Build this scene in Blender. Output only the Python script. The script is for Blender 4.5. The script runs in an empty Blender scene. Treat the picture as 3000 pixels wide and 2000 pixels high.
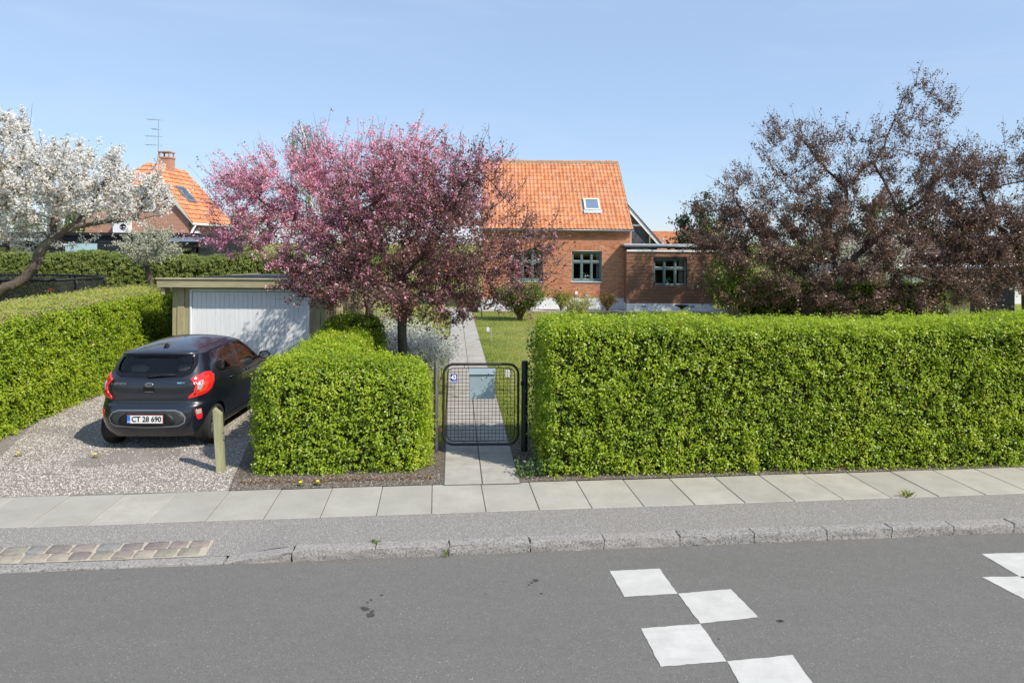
import bpy, bmesh, math, random
import numpy as np
from mathutils import Vector, Matrix, noise

R = math.radians
rng = np.random.default_rng(7)
random.seed(7)
SC = bpy.context.scene
COL = SC.collection

# ------------------------------------------------------------------ camera, sky, sun, exposure
CAM_H, FPX, HOR = 3.0, 2000.0, 712.0            # camera height, focal length in photo pixels, horizon row
cam_d = bpy.data.cameras.new('camera')
cam = bpy.data.objects.new('camera', cam_d); COL.objects.link(cam)
cam.location = (0, 0, CAM_H)
cam.rotation_euler = (R(90), -0.006, 0)
cam_d.sensor_width = 36.0
cam_d.lens = 36.0 * FPX / 3000.0
cam_d.shift_y = -(1000.0 - HOR) / 3000.0
cam_d.clip_start = 0.1
cam_d.clip_end = 3000
SC.camera = cam

SUN_EL, SUN_AZ = R(44), math.atan2(0.66, -0.47)   # azimuth from +Y towards +X: behind the camera to the right
world = bpy.data.worlds.new('World'); SC.world = world
world.use_nodes = True
wn = world.node_tree
bgn = wn.nodes.get('Background')
sky = wn.nodes.new('ShaderNodeTexSky')
sky.sky_type = 'NISHITA'; sky.sun_disc = False
sky.sun_elevation = SUN_EL; sky.sun_rotation = SUN_AZ
sky.altitude = 0; sky.air_density = 1.0; sky.dust_density = 0.1; sky.ozone_density = 1.6
hz = wn.nodes.new('ShaderNodeMix'); hz.data_type = 'RGBA'; hz.inputs[0].default_value = 0.62     # thin bright spring haze over the clear sky
hz.inputs[7].default_value = (3.25, 4.5, 6.6, 1)
tc = wn.nodes.new('ShaderNodeTexCoord'); mp = wn.nodes.new('ShaderNodeMapping'); mp.inputs['Scale'].default_value = (1.2, 1.2, 7.0); mp.inputs['Rotation'].default_value = (0.05, 0.12, 0.4)
ci = wn.nodes.new('ShaderNodeTexNoise'); ci.inputs['Scale'].default_value = 2.2; ci.inputs['Detail'].default_value = 6; ci.inputs['Roughness'].default_value = 0.6; ci.inputs['Distortion'].default_value = 0.5
cr_ = wn.nodes.new('ShaderNodeValToRGB'); cr_.color_ramp.elements[0].position = 0.45; cr_.color_ramp.elements[0].color = (0, 0, 0, 1); cr_.color_ramp.elements[1].position = 0.8; cr_.color_ramp.elements[1].color = (0.16, 0.16, 0.16, 1)
cm = wn.nodes.new('ShaderNodeMix'); cm.data_type = 'RGBA'; cm.inputs[7].default_value = (5.4, 6.0, 6.8, 1)     # faint cirrus all round the sky
wn.links.new(tc.outputs['Generated'], mp.inputs['Vector']); wn.links.new(mp.outputs['Vector'], ci.inputs['Vector']); wn.links.new(ci.outputs['Fac'], cr_.inputs['Fac']); wn.links.new(cr_.outputs['Color'], cm.inputs[0])
wn.links.new(sky.outputs[0], hz.inputs[6]); wn.links.new(hz.outputs[2], cm.inputs[6]); wn.links.new(cm.outputs[2], bgn.inputs[0])
bgn.inputs[1].default_value = 0.10

sun_d = bpy.data.lights.new('sun', 'SUN'); sun_d.energy = 3.7; sun_d.angle = R(0.5); sun_d.color = (1.0, 0.93, 0.82)
sun = bpy.data.objects.new('sun', sun_d); COL.objects.link(sun)
sd = Vector((math.sin(SUN_AZ) * math.cos(SUN_EL), math.cos(SUN_AZ) * math.cos(SUN_EL), math.sin(SUN_EL)))
sun.rotation_euler = sd.to_track_quat('Z', 'Y').to_euler()
sun.location = (20, -15, 30)
SC.view_settings.view_transform = 'Standard'; SC.view_settings.look = 'None'
SC.view_settings.exposure = 0.6; SC.view_settings.gamma = 1.0
SC.view_settings.use_curve_mapping = False
SC.render.engine = 'CYCLES'
SC.cycles.max_bounces = 8; SC.cycles.transparent_max_bounces = 12
SC.cycles.use_denoising = True

# ------------------------------------------------------------------ survey helpers
def at(px, py, Y):
    """world point of a photo pixel at depth Y"""
    r = 0.006; dx, dy = px - 1500, py - HOR
    x = dx * math.cos(r) + dy * math.sin(r); y = -dx * math.sin(r) + dy * math.cos(r)
    return Vector((x * Y / FPX, Y, CAM_H - y * Y / FPX))
def gp(px, py, z=0.0):
    """world point of a photo pixel on the level z"""
    r = 0.006; dx, dy = px - 1500, py - HOR
    x = dx * math.cos(r) + dy * math.sin(r); y = -dx * math.sin(r) + dy * math.cos(r)
    d = (CAM_H - z) * FPX / y
    return Vector((x * d / FPX, d, z))
def zg(Y):
    t = min(max((Y - 12.0) / 20.0, 0), 1)
    return -0.2 * t
SY = R(5.8)                                     # the street runs a little across the view
S_O = Vector((-0.875, 7.568, 0))
def st(s, t, z=0.0):
    """street frame: s along the kerb, t away from the road"""
    return Vector((S_O.x + s * math.cos(SY) - t * math.sin(SY), S_O.y + s * math.sin(SY) + t * math.cos(SY), z))

# ------------------------------------------------------------------ object helpers
def tag(o, label=None, cat=None, group=None, kind=None):
    if label: o['label'] = label
    if cat: o['category'] = cat
    if group: o['group'] = group
    if kind: o['kind'] = kind
    return o
def empty(name, loc=(0, 0, 0), rz=0.0, label=None, cat=None, group=None):
    o = bpy.data.objects.new(name, None); COL.objects.link(o)
    o.location = loc; o.rotation_euler = (0, 0, rz); o.empty_display_size = 0.2
    return tag(o, label, cat, group)
def link(name, me, mat, parent=None, loc=None, rot=None, scale=None):
    o = bpy.data.objects.new(name, me); COL.objects.link(o)
    if mat is not None and not me.materials: me.materials.append(mat)
    if parent: o.parent = parent
    if loc is not None: o.location = loc
    if rot is not None: o.rotation_euler = rot
    if scale is not None: o.scale = scale
    return o
def copy_tree(o, parent=None):
    c = o.copy(); COL.objects.link(c); c.parent = parent
    for ch in list(o.children): copy_tree(ch, c)
    return c

class MB:
    """collects shapes and links them as one mesh object"""
    def __init__(s): s.v = []; s.f = []
    def add(s, vs, fs):
        n = len(s.v); s.v.extend([tuple(v) for v in vs]); s.f.extend([tuple(i + n for i in f) for f in fs]); return s
    def box(s, x0, x1, y0, y1, z0, z1):
        return s.add([(x0,y0,z0),(x1,y0,z0),(x1,y1,z0),(x0,y1,z0),(x0,y0,z1),(x1,y0,z1),(x1,y1,z1),(x0,y1,z1)],
                     [(0,3,2,1),(4,5,6,7),(0,1,5,4),(1,2,6,5),(2,3,7,6),(3,0,4,7)])
    def cbox(s, x0, x1, y0, y1, z0, z1, c=0.01):
        """box with chamfered edges"""
        vs = []
        for (dx, dy, dz) in ((c,c,0),(0,c,c),(c,0,c)):
            for X in (0,1):
                for Y in (0,1):
                    for Z in (0,1):
                        vs.append((x0+dx if X==0 else x1-dx, y0+dy if Y==0 else y1-dy, z0+dz if Z==0 else z1-dz))
        bm = bmesh.new()
        for v in vs: bm.verts.new(v)
        r = bmesh.ops.convex_hull(bm, input=bm.verts[:])
        bm.verts.index_update()
        n = len(s.v); s.v.extend([tuple(v.co) for v in bm.verts]); s.f.extend([tuple(v.index + n for v in f.verts) for f in bm.faces]); bm.free()
        return s
    def quad(s, a, b, c, d): return s.add([a, b, c, d], [(0,1,2,3)])
    def poly(s, pts): return s.add(pts, [tuple(range(len(pts)))])
    def prism(s, pts, d):
        """polygon pts extruded by vector d"""
        n = len(pts); d = Vector(d); P = [Vector(p) for p in pts]
        return s.add(P + [p + d for p in P], [tuple(range(n))[::-1], tuple(range(n, 2*n))] + [(i, (i+1) % n, n+(i+1) % n, n+i) for i in range(n)])
    def tube(s, path, rad, n=8, caps=True, closed=False):
        P = [Vector(p) for p in path]; m = len(P)
        rr = rad if isinstance(rad, (list, tuple)) else [rad] * m
        base = len(s.v); up = None; rings = []
        for i in range(m):
            if closed: d = P[(i+1) % m] - P[i-1]
            else: d = P[min(i+1, m-1)] - P[max(i-1, 0)]
            d = d.normalized() if d.length > 1e-9 else Vector((0,0,1))
            if up is None: up = Vector((0,0,1)) if abs(d.z) < 0.9 else Vector((1,0,0))
            a = d.cross(up)
            if a.length < 1e-6: a = d.orthogonal()
            a.normalize(); b = a.cross(d).normalized(); up = b
            rings.append([P[i] + (a * math.cos(2*math.pi*k/n) + b * math.sin(2*math.pi*k/n)) * rr[i] for k in range(n)])
        for r in rings: s.v.extend([tuple(v) for v in r])
        for i in range(m if closed else m - 1):
            j = (i + 1) % m
            for k in range(n): s.f.append((base+i*n+k, base+i*n+(k+1)%n, base+j*n+(k+1)%n, base+j*n+k))
        if caps and not closed:
            s.f.append(tuple(base + k for k in range(n))[::-1]); s.f.append(tuple(base + (m-1)*n + k for k in range(n)))
        return s
    def lathe(s, prof, n=16, c=(0,0,0), axis='z'):
        base = len(s.v)
        for (r, h) in prof:
            for k in range(n):
                a = 2*math.pi*k/n; x, y = r*math.cos(a), r*math.sin(a)
                p = (c[0]+x, c[1]+y, c[2]+h) if axis == 'z' else ((c[0]+h, c[1]+x, c[2]+y) if axis == 'x' else (c[0]+x, c[1]+h, c[2]+y))
                s.v.append(p)
        for i in range(len(prof)-1):
            for k in range(n): s.f.append((base+i*n+k, base+i*n+(k+1)%n, base+(i+1)*n+(k+1)%n, base+(i+1)*n+k))
        return s
    def mesh(s, name, smooth=False):
        me = bpy.data.meshes.new(name); me.from_pydata(s.v, [], s.f); me.validate()
        bm = bmesh.new(); bm.from_mesh(me); bmesh.ops.recalc_face_normals(bm, faces=bm.faces[:]); bm.to_mesh(me); bm.free()
        if smooth:
            me.polygons.foreach_set('use_smooth', [True] * len(me.polygons))
        return me
    def build(s, name, mat, parent=None, smooth=False, loc=None, rot=None):
        me = s.mesh(name, smooth); return link(name, me, mat, parent, loc, rot)
def sharp(o, ang=35):
    """smooth faces with edges sharper than ang kept"""
    me = o.data
    me.polygons.foreach_set('use_smooth', [True] * len(me.polygons))
    try: me.set_sharp_from_angle(angle=R(ang))
    except Exception: pass
    return o
def quads_mesh(name, V, tint=None):
    """V (N,4,3) -> one mesh of N quads with a face attribute tint"""
    N = len(V); me = bpy.data.meshes.new(name)
    me.vertices.add(4*N); me.vertices.foreach_set('co', np.ascontiguousarray(V, dtype=np.float32).reshape(-1))
    me.loops.add(4*N); me.loops.foreach_set('vertex_index', np.arange(4*N, dtype=np.int32))
    me.polygons.add(N); me.polygons.foreach_set('loop_start', np.arange(0, 4*N, 4, dtype=np.int32))
    me.update(calc_edges=True)
    if tint is not None:
        a = me.attributes.new('tint', 'FLOAT', 'FACE'); a.data.foreach_set('value', np.asarray(tint, dtype=np.float32))
    return me

# ------------------------------------------------------------------ materials
class NT:
    def __init__(s, name):
        s.m = bpy.data.materials.new(name); s.m.use_nodes = True
        s.t = s.m.node_tree; s.b = s.t.nodes['Principled BSDF']; s.out = s.t.nodes['Material Output']
    def n(s, typ, **kw):
        x = s.t.nodes.new(typ)
        for k, v in kw.items(): setattr(x, k, v)
        return x
    def l(s, a, b): s.t.links.new(a, b)
    def coord(s, world=True):
        if world: return s.n('ShaderNodeNewGeometry').outputs['Position']
        return s.n('ShaderNodeTexCoord').outputs['Object']
    def noise(s, scale, detail=4, rough=0.55, vec=None, dist=0.0):
        x = s.n('ShaderNodeTexNoise'); x.inputs['Scale'].default_value = scale; x.inputs['Detail'].default_value = detail
        x.inputs['Roughness'].default_value = rough; x.inputs['Distortion'].default_value = dist
        if vec is not None: s.l(vec, x.inputs['Vector'])
        return x.outputs['Fac']
    def voro(s, scale, vec=None, feature='F1'):
        x = s.n('ShaderNodeTexVoronoi', feature=feature); x.inputs['Scale'].default_value = scale
        if vec is not None: s.l(vec, x.inputs['Vector'])
        return x
    def scl(s, vec, v):
        x = s.n('ShaderNodeMapping'); x.inputs['Scale'].default_value = v; s.l(vec, x.inputs['Vector']); return x.outputs['Vector']
    def ramp(s, fac, stops, interp='LINEAR'):
        x = s.n('ShaderNodeValToRGB'); cr = x.color_ramp; cr.interpolation = interp
        while len(cr.elements) < len(stops): cr.elements.new(0.5)
        for e, (p, c) in zip(cr.elements, stops):
            e.position = p; e.color = (c[0], c[1], c[2], 1) if isinstance(c, (tuple, list)) else (c, c, c, 1)
        s.l(fac, x.inputs['Fac']); return x.outputs['Color']
    def mix(s, fac, a, b, mode='MIX'):
        x = s.n('ShaderNodeMix', data_type='RGBA', blend_type=mode)
        for sock, v in ((x.inputs[0], fac), (x.inputs[6], a), (x.inputs[7], b)):
            if isinstance(v, (int, float)): sock.default_value = v
            elif isinstance(v, (tuple, list)): sock.default_value = (v[0], v[1], v[2], 1)
            else: s.l(v, sock)
        return x.outputs[2]
    def math(s, op, a, b=0.0):
        x = s.n('ShaderNodeMath', operation=op)
        for sock, v in ((x.inputs[0], a), (x.inputs[1], b)):
            if isinstance(v, (int, float)): sock.default_value = v
            else: s.l(v, sock)
        return x.outputs[0]
    def bump(s, h, strength=0.3, dist=0.02):
        x = s.n('ShaderNodeBump'); x.inputs['Strength'].default_value = strength; x.inputs['Distance'].default_value = dist
        s.l(h, x.inputs['Height']); s.l(x.outputs['Normal'], s.b.inputs['Normal']); return x.outputs['Normal']
    def set(s, col=None, rough=None, metal=None, spec=None, **kw):
        if col is not None:
            if isinstance(col, (tuple, list)): s.b.inputs['Base Color'].default_value = (col[0], col[1], col[2], 1)
            else: s.l(col, s.b.inputs['Base Color'])
        if rough is not None:
            if isinstance(rough, (int, float)): s.b.inputs['Roughness'].default_value = rough
            else: s.l(rough, s.b.inputs['Roughness'])
        if metal is not None: s.b.inputs['Metallic'].default_value = metal
        if spec is not None: s.b.inputs['Specular IOR Level'].default_value = spec
        for k, v in kw.items(): s.b.inputs[k].default_value = v
        return s.m

def m_plain(name, col, rough=0.6, metal=0.0, var=0.12, scale=6.0, spec=0.4, world=True):
    """paint or metal with slight wear"""
    n = NT(name); p = n.coord(world)
    f = n.noise(scale, 5, 0.6, p)
    c = n.ramp(f, [(0.3, tuple(x * (1 - var) for x in col)), (0.7, tuple(min(1, x * (1 + var)) for x in col))])
    r = n.ramp(f, [(0.3, rough * 0.85), (0.7, min(1, rough * 1.15))])
    return n.set(c, r, metal, spec)
def m_leaf(name, stops, trans=0.3, rough=0.42, spec=0.5):
    """foliage: colour by the leaf's own tint"""
    n = NT(name)
    a = n.n('ShaderNodeAttribute', attribute_name='tint')
    c = n.ramp(a.outputs['Fac'], stops)
    n.set(c, rough, 0, spec)
    tr = n.n('ShaderNodeBsdfTranslucent'); n.l(c, tr.inputs['Color'])
    mx = n.n('ShaderNodeMixShader'); mx.inputs[0].default_value = trans
    n.l(n.b.outputs[0], mx.inputs[1]); n.l(tr.outputs[0], mx.inputs[2]); n.l(mx.outputs[0], n.out.inputs['Surface'])
    return n.m
def m_glass(name, tint=(0.75, 0.8, 0.8), extra=0.04, ior=1.5):
    n = NT(name)
    g = n.n('ShaderNodeBsdfGlossy'); g.inputs['Roughness'].default_value = 0.02
    t = n.n('ShaderNodeBsdfTransparent'); t.inputs['Color'].default_value = (*tint, 1)
    fr = n.n('ShaderNodeFresnel'); fr.inputs['IOR'].default_value = ior
    f = n.math('ADD', fr.outputs[0], extra)
    mx = n.n('ShaderNodeMixShader'); n.l(f, mx.inputs[0]); n.l(t.outputs[0], mx.inputs[1]); n.l(g.outputs[0], mx.inputs[2])
    n.l(mx.outputs[0], n.out.inputs['Surface'])
    return n.m

M = {}
# asphalt of the road: grey binder, pale aggregate, soft stains
n = NT('road_asphalt'); p = n.coord()
f1 = n.noise(220, 3, 0.7, p); f2 = n.noise(1.1, 5, 0.6, n.scl(p, (0.5, 1.6, 1))); f3 = n.noise(9, 4, 0.6, p)
v = n.voro(62, p); f5 = n.noise(75, 2, 0.8, p)
c = n.ramp(n.math('ADD', n.math('MULTIPLY', f1, 0.35), n.math('MULTIPLY', f5, 0.65)), [(0.32, (0.098, 0.092, 0.084)), (0.5, (0.150, 0.142, 0.131)), (0.68, (0.215, 0.204, 0.189))])
c = n.mix(n.math('MULTIPLY', n.ramp(v.outputs['Distance'], [(0.2, 0.8), (0.4, 0.0)]), n.ramp(v.outputs['Color'], [(0.80, 0.0), (0.84, 1.0)])), c, (0.38, 0.365, 0.34))
c = n.mix(n.ramp(f2, [(0.35, 0.0), (0.7, 0.35)]), c, (0.118, 0.112, 0.104))
c = n.mix(n.ramp(f3, [(0.45, 0.0), (0.75, 0.22)]), c, (0.205, 0.195, 0.18))
ox = n.voro(0.55, p); f4 = n.noise(26, 3, 0.7, p)
n.bump(f1, 0.35, 0.006)
M['road'] = n.set(c, 0.86, 0, 0.35)
# pavement tarmac with pale stone chips
n = NT('chip_tarmac'); p = n.coord()
v = n.voro(85, p); f2 = n.noise(2.0, 5, 0.65, p); f1 = n.noise(85, 3, 0.8, p)
chip = n.ramp(v.outputs['Color'], [(0.6, 0.0), (0.66, 1.0)])
near = n.ramp(v.outputs['Distance'], [(0.28, 1.0), (0.5, 0.0)])
c = n.ramp(f1, [(0.32, (0.12, 0.112, 0.103)), (0.68, (0.34, 0.32, 0.295))])
c = n.mix(n.math('MULTIPLY', chip, near), c, (0.50, 0.475, 0.45))
c = n.mix(n.ramp(f2, [(0.35, 0.0), (0.72, 0.4)]), c, (0.26, 0.235, 0.215))
n.bump(f1, 0.5, 0.008)
M['tarmac'] = n.set(c, 0.88, 0, 0.3)
# concrete paving
n = NT('concrete_slab'); p = n.coord()
oi = n.n('ShaderNodeObjectInfo').outputs['Random']
f1 = n.noise(180, 3, 0.7, p); f2 = n.noise(2.3, 6, 0.65, p); f3 = n.noise(14, 4, 0.6, p)
c = n.ramp(f2, [(0.3, (0.36, 0.34, 0.29)), (0.68, (0.48, 0.455, 0.39))])
c = n.mix(n.math('MULTIPLY', oi, 0.6), c, (0.33, 0.315, 0.275))
f6 = n.noise(0.9, 6, 0.75, p)
c = n.mix(n.ramp(f6, [(0.5, 0.0), (0.68, 0.4)]), c, (0.27, 0.245, 0.205))
c = n.mix(n.ramp(f1, [(0.4, 0.0), (0.75, 0.30)]), c, (0.22, 0.21, 0.19))
c = n.mix(n.ramp(f3, [(0.58, 0.0), (0.75, 0.35)]), c, (0.30, 0.27, 0.22))
n.bump(f1, 0.25, 0.004)
M['slab'] = n.set(c, 0.85, 0, 0.3)
n = NT('path_concrete'); p = n.coord()
oi = n.n('ShaderNodeObjectInfo').outputs['Random']
f1 = n.noise(120, 3, 0.7, p); f2 = n.noise(3.0, 6, 0.7, p)
c = n.ramp(f2, [(0.3, (0.30, 0.285, 0.25)), (0.7, (0.47, 0.45, 0.41))])
c = n.mix(n.math('MULTIPLY', oi, 0.5), c, (0.36, 0.33, 0.28))
c = n.mix(n.ramp(f1, [(0.45, 0.0), (0.75, 0.3)]), c, (0.2, 0.19, 0.16))
n.bump(f1, 0.3, 0.005)
M['path'] = n.set(c, 0.9, 0, 0.25)
# soil, sand joints, gravel, lawn
n = NT('soil'); p = n.coord()
f1 = n.noise(60, 5, 0.75, p); f2 = n.noise(5, 4, 0.6, p); v = n.voro(55, p)
c = n.ramp(f1, [(0.3, (0.085, 0.066, 0.05)), (0.7, (0.22, 0.18, 0.145))])
c = n.mix(n.ramp(v.outputs['Color'], [(0.72, 0.0), (0.78, 0.8)]), c, (0.38, 0.34, 0.30))
n.bump(f1, 0.9, 0.03)
M['soil'] = n.set(c, 0.95, 0, 0.2)
M['joint'] = m_plain('joint_sand', (0.14, 0.12, 0.09), 0.95, 0, 0.3, 40)
n = NT('gravel_bed'); p = n.coord()
v = n.voro(70, p); f2 = n.noise(1.3, 5, 0.65, p); f1 = n.noise(90, 4, 0.7, p)
c = n.ramp(v.outputs['Color'], [(0.0, (0.19, 0.17, 0.15)), (0.35, (0.30, 0.27, 0.235)), (0.6, (0.39, 0.355, 0.315)), (1.0, (0.54, 0.505, 0.46))])
c = n.mix(n.ramp(v.outputs['Distance'], [(0.4, 0.0), (0.7, 0.55)]), c, (0.12, 0.10, 0.08))
c = n.mix(n.ramp(f2, [(0.52, 0.0), (0.66, 0.75)]), c, n.ramp(f1, [(0.3, (0.30, 0.275, 0.245)), (0.7, (0.45, 0.42, 0.38))]))
n.bump(n.math('SUBTRACT', 1.0, v.outputs['Distance']), 0.9, 0.02)
M['gravel'] = n.set(c, 0.92, 0, 0.25)
n = NT('lawn'); p = n.coord()
f1 = n.noise(70, 4, 0.75, p); f2 = n.noise(0.9, 5, 0.65, p); f3 = n.noise(6, 4, 0.6, p)
c = n.ramp(f1, [(0.3, (0.12, 0.15, 0.025)), (0.7, (0.28, 0.32, 0.07))])
c = n.mix(n.ramp(f2, [(0.4, 0.0), (0.7, 0.6)]), c, (0.34, 0.31, 0.10))
c = n.mix(n.ramp(f3, [(0.5, 0.0), (0.8, 0.4)]), c, (0.38, 0.32, 0.15))
n.bump(f1, 0.8, 0.03)
M['lawn'] = n.set(c, 0.9, 0, 0.2)
M['grass'] = m_leaf('grass_blade', [(0.0, (0.13, 0.20, 0.02)), (0.5, (0.27, 0.34, 0.05)), (0.85, (0.42, 0.40, 0.11)), (1.0, (0.48, 0.40, 0.18))], 0.25, 0.6, 0.3)
# stone
def m_granite(name, a, b):
    n = NT(name); p = n.coord(); oi = n.n('ShaderNodeObjectInfo').outputs['Random']
    f1 = n.noise(60, 4, 0.8, p); f2 = n.noise(10, 5, 0.7, p); v = n.voro(70, p)
    c = n.ramp(f1, [(0.3, a), (0.7, b)])
    c = n.mix(n.ramp(v.outputs['Color'], [(0.7, 0.0), (0.76, 0.7)]), c, (0.10, 0.09, 0.09))
    c = n.mix(n.ramp(f2, [(0.45, 0.0), (0.7, 0.4)]), c, (0.36, 0.335, 0.31))
    c = n.mix(n.math('MULTIPLY', oi, 0.25), c, (0.40, 0.35, 0.32))
    n.bump(n.math('ADD', f2, f1), 0.7, 0.02)
    return n.set(c, 0.85, 0, 0.35)
M['granite'] = m_granite('kerb_granite', (0.14, 0.132, 0.124), (0.52, 0.495, 0.465))
n = NT('cobble_stone'); p = n.coord(); oi = n.n('ShaderNodeObjectInfo').outputs['Random']
f1 = n.noise(60, 5, 0.75, p)
c = n.ramp(oi, [(0.0, (0.26, 0.24, 0.19)), (0.2, (0.27, 0.22, 0.20)), (0.4, (0.22, 0.22, 0.215)), (0.6, (0.33, 0.29, 0.235)), (0.8, (0.19, 0.165, 0.155)), (1.0, (0.25, 0.25, 0.215))], 'CONSTANT')
c = n.mix(n.ramp(f1, [(0.35, 0.0), (0.7, 0.3)]), c, (0.33, 0.29, 0.25))
c = n.mix(n.ramp(n.noise(14, 5, 0.7, p), [(0.45, 0.0), (0.7, 0.6)]), c, (0.12, 0.10, 0.085))
n.bump(f1, 0.5, 0.01)
M['cobble'] = n.set(c, 0.75, 0, 0.4)
M['mortar_sand'] = m_plain('cobble_joint', (0.40, 0.36, 0.29), 0.95, 0, 0.25, 50)
n = NT('road_paint'); p = n.coord()
f1 = n.noise(90, 4, 0.7, p); f2 = n.noise(5, 4, 0.6, p)
c = n.ramp(f2, [(0.3, (0.47, 0.455, 0.425)), (0.7, (0.57, 0.555, 0.52))])
c = n.mix(n.ramp(f1, [(0.55, 0.0), (0.70, 0.5)]), c, (0.36, 0.35, 0.33))
f3 = n.noise(1.6, 5, 0.7, n.scl(p, (1, 6, 1)))
c = n.mix(n.ramp(f3, [(0.52, 0.0), (0.72, 0.35)]), c, (0.38, 0.37, 0.35))
M['paint'] = n.set(c, 0.7, 0, 0.4)
M['stain'] = m_plain('oil_stain', (0.06, 0.058, 0.055), 0.6, 0, 0.3, 60)
# masonry
def m_brick(name, use_tint, stops):
    n = NT(name); p = n.coord()
    if use_tint: r = n.n('ShaderNodeAttribute', attribute_name='tint').outputs['Fac']
    else: r = n.n('ShaderNodeObjectInfo').outputs['Random']
    f1 = n.noise(40, 5, 0.7, p); f2 = n.noise(1.2, 4, 0.6, p)
    c = n.ramp(r, stops)
    c = n.mix(n.ramp(f1, [(0.4, 0.0), (0.75, 0.35)]), c, (0.58, 0.32, 0.21))
    c = n.mix(n.ramp(f2, [(0.5, 0.0), (0.8, 0.25)]), c, (0.40, 0.18, 0.11))
    n.bump(f1, 0.4, 0.006)
    return n.set(c, 0.88, 0, 0.25)
BR = [(0.0, (0.36, 0.11, 0.052)), (0.3, (0.50, 0.165, 0.07)), (0.6, (0.59, 0.21, 0.085)), (0.85, (0.64, 0.26, 0.12)), (1.0, (0.45, 0.14, 0.075))]
M['brick'] = m_brick('brick_single', False, BR)
M['brick_mass'] = m_brick('brick_course', True, BR)
M['mortar'] = m_plain('lime_mortar', (0.56, 0.49, 0.40), 0.95, 0, 0.12, 20)
M['plinth'] = m_plain('white_plinth', (0.72, 0.73, 0.74), 0.85, 0, 0.08, 3)
n = NT('far_brick'); p = n.coord(True)
b = n.n('ShaderNodeTexBrick'); b.inputs['Scale'].default_value = 1.0; b.inputs['Brick Width'].default_value = 0.24; b.inputs['Row Height'].default_value = 0.067
b.inputs['Mortar Size'].default_value = 0.009; b.inputs['Color1'].default_value = (0.42, 0.16, 0.09, 1); b.inputs['Color2'].default_value = (0.50, 0.22, 0.13, 1); b.inputs['Mortar'].default_value = (0.5, 0.42, 0.35, 1)
sx = n.n('ShaderNodeSeparateXYZ'); n.l(p, sx.inputs[0]); cx = n.n('ShaderNodeCombineXYZ')
n.l(n.math('ADD', sx.outputs[0], sx.outputs[1]), cx.inputs[0]); n.l(sx.outputs[2], cx.inputs[1]); n.l(cx.outputs[0], b.inputs['Vector'])
M['far_brick'] = n.set(n.mix(n.ramp(n.noise(1.5, 4, 0.6, p), [(0.4, 0.0), (0.75, 0.35)]), b.outputs['Color'], (0.36, 0.15, 0.1)), 0.9, 0, 0.2)
def m_tile(name, use_tint, lichen=0.8):
    n = NT(name); p = n.coord()
    if use_tint: r = n.n('ShaderNodeAttribute', attribute_name='tint').outputs['Fac']
    else: r = n.n('ShaderNodeObjectInfo').outputs['Random']
    f1 = n.noise(18, 5, 0.7, p); f2 = n.noise(0.55, 4, 0.6, p); f3 = n.noise(3.2, 4, 0.65, n.scl(p, (4, 1, 1)))
    c = n.ramp(r, [(0.0, (0.48, 0.17, 0.075)), (0.4, (0.58, 0.225, 0.10)), (0.8, (0.66, 0.28, 0.135)), (1.0, (0.55, 0.26, 0.16))])
    c = n.mix(n.ramp(f1, [(0.45, 0.0), (0.75, 0.3)]), c, (0.70, 0.36, 0.20))
    c = n.mix(n.math('MULTIPLY', n.ramp(f3, [(0.52, 0.0), (0.66, lichen)]), n.ramp(f2, [(0.38, 0.15), (0.62, 1.0)])), c, (0.17, 0.15, 0.13))
    n.bump(f1, 0.3, 0.01)
    return n.set(c, 0.8, 0, 0.3)
M['tile'] = m_tile('clay_tile', False)
M['tile_mass'] = m_tile('clay_tile_course', True)
M['tile_far'] = m_tile('clay_tile_far', True, 0.12)
M['ridge_mortar'] = m_plain('ridge_mortar', (0.36, 0.33, 0.27), 0.95, 0, 0.25, 12)
M['zinc'] = m_plain('zinc', (0.30, 0.33, 0.36), 0.45, 0.7, 0.15, 4)
M['zinc_light'] = m_plain('zinc_pale', (0.52, 0.55, 0.58), 0.5, 0.3, 0.12, 4)
M['greenpaint'] = m_plain('grey_green_paint', (0.15, 0.205, 0.205), 0.4, 0, 0.15, 8)
M['darkframe'] = m_plain('black_green_paint', (0.02, 0.03, 0.03), 0.4, 0, 0.2, 8)
M['white'] = m_plain('white_paint', (0.78, 0.79, 0.8), 0.55, 0, 0.06, 5)
M['cream'] = m_plain('cream_paint', (0.72, 0.68, 0.52), 0.55, 0, 0.08, 5)
M['room'] = m_plain('room_interior', (0.10, 0.09, 0.08), 0.9)
M['curtain'] = m_plain('curtain_cloth', (0.6, 0.6, 0.58), 0.9)
M['pot'] = m_plain('white_pot', (0.75, 0.75, 0.75), 0.3)
M['glass'] = m_glass('window_glass')
M['skyglass'] = m_glass('skylight_glass', (0.35, 0.4, 0.5), 0.25)
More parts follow.
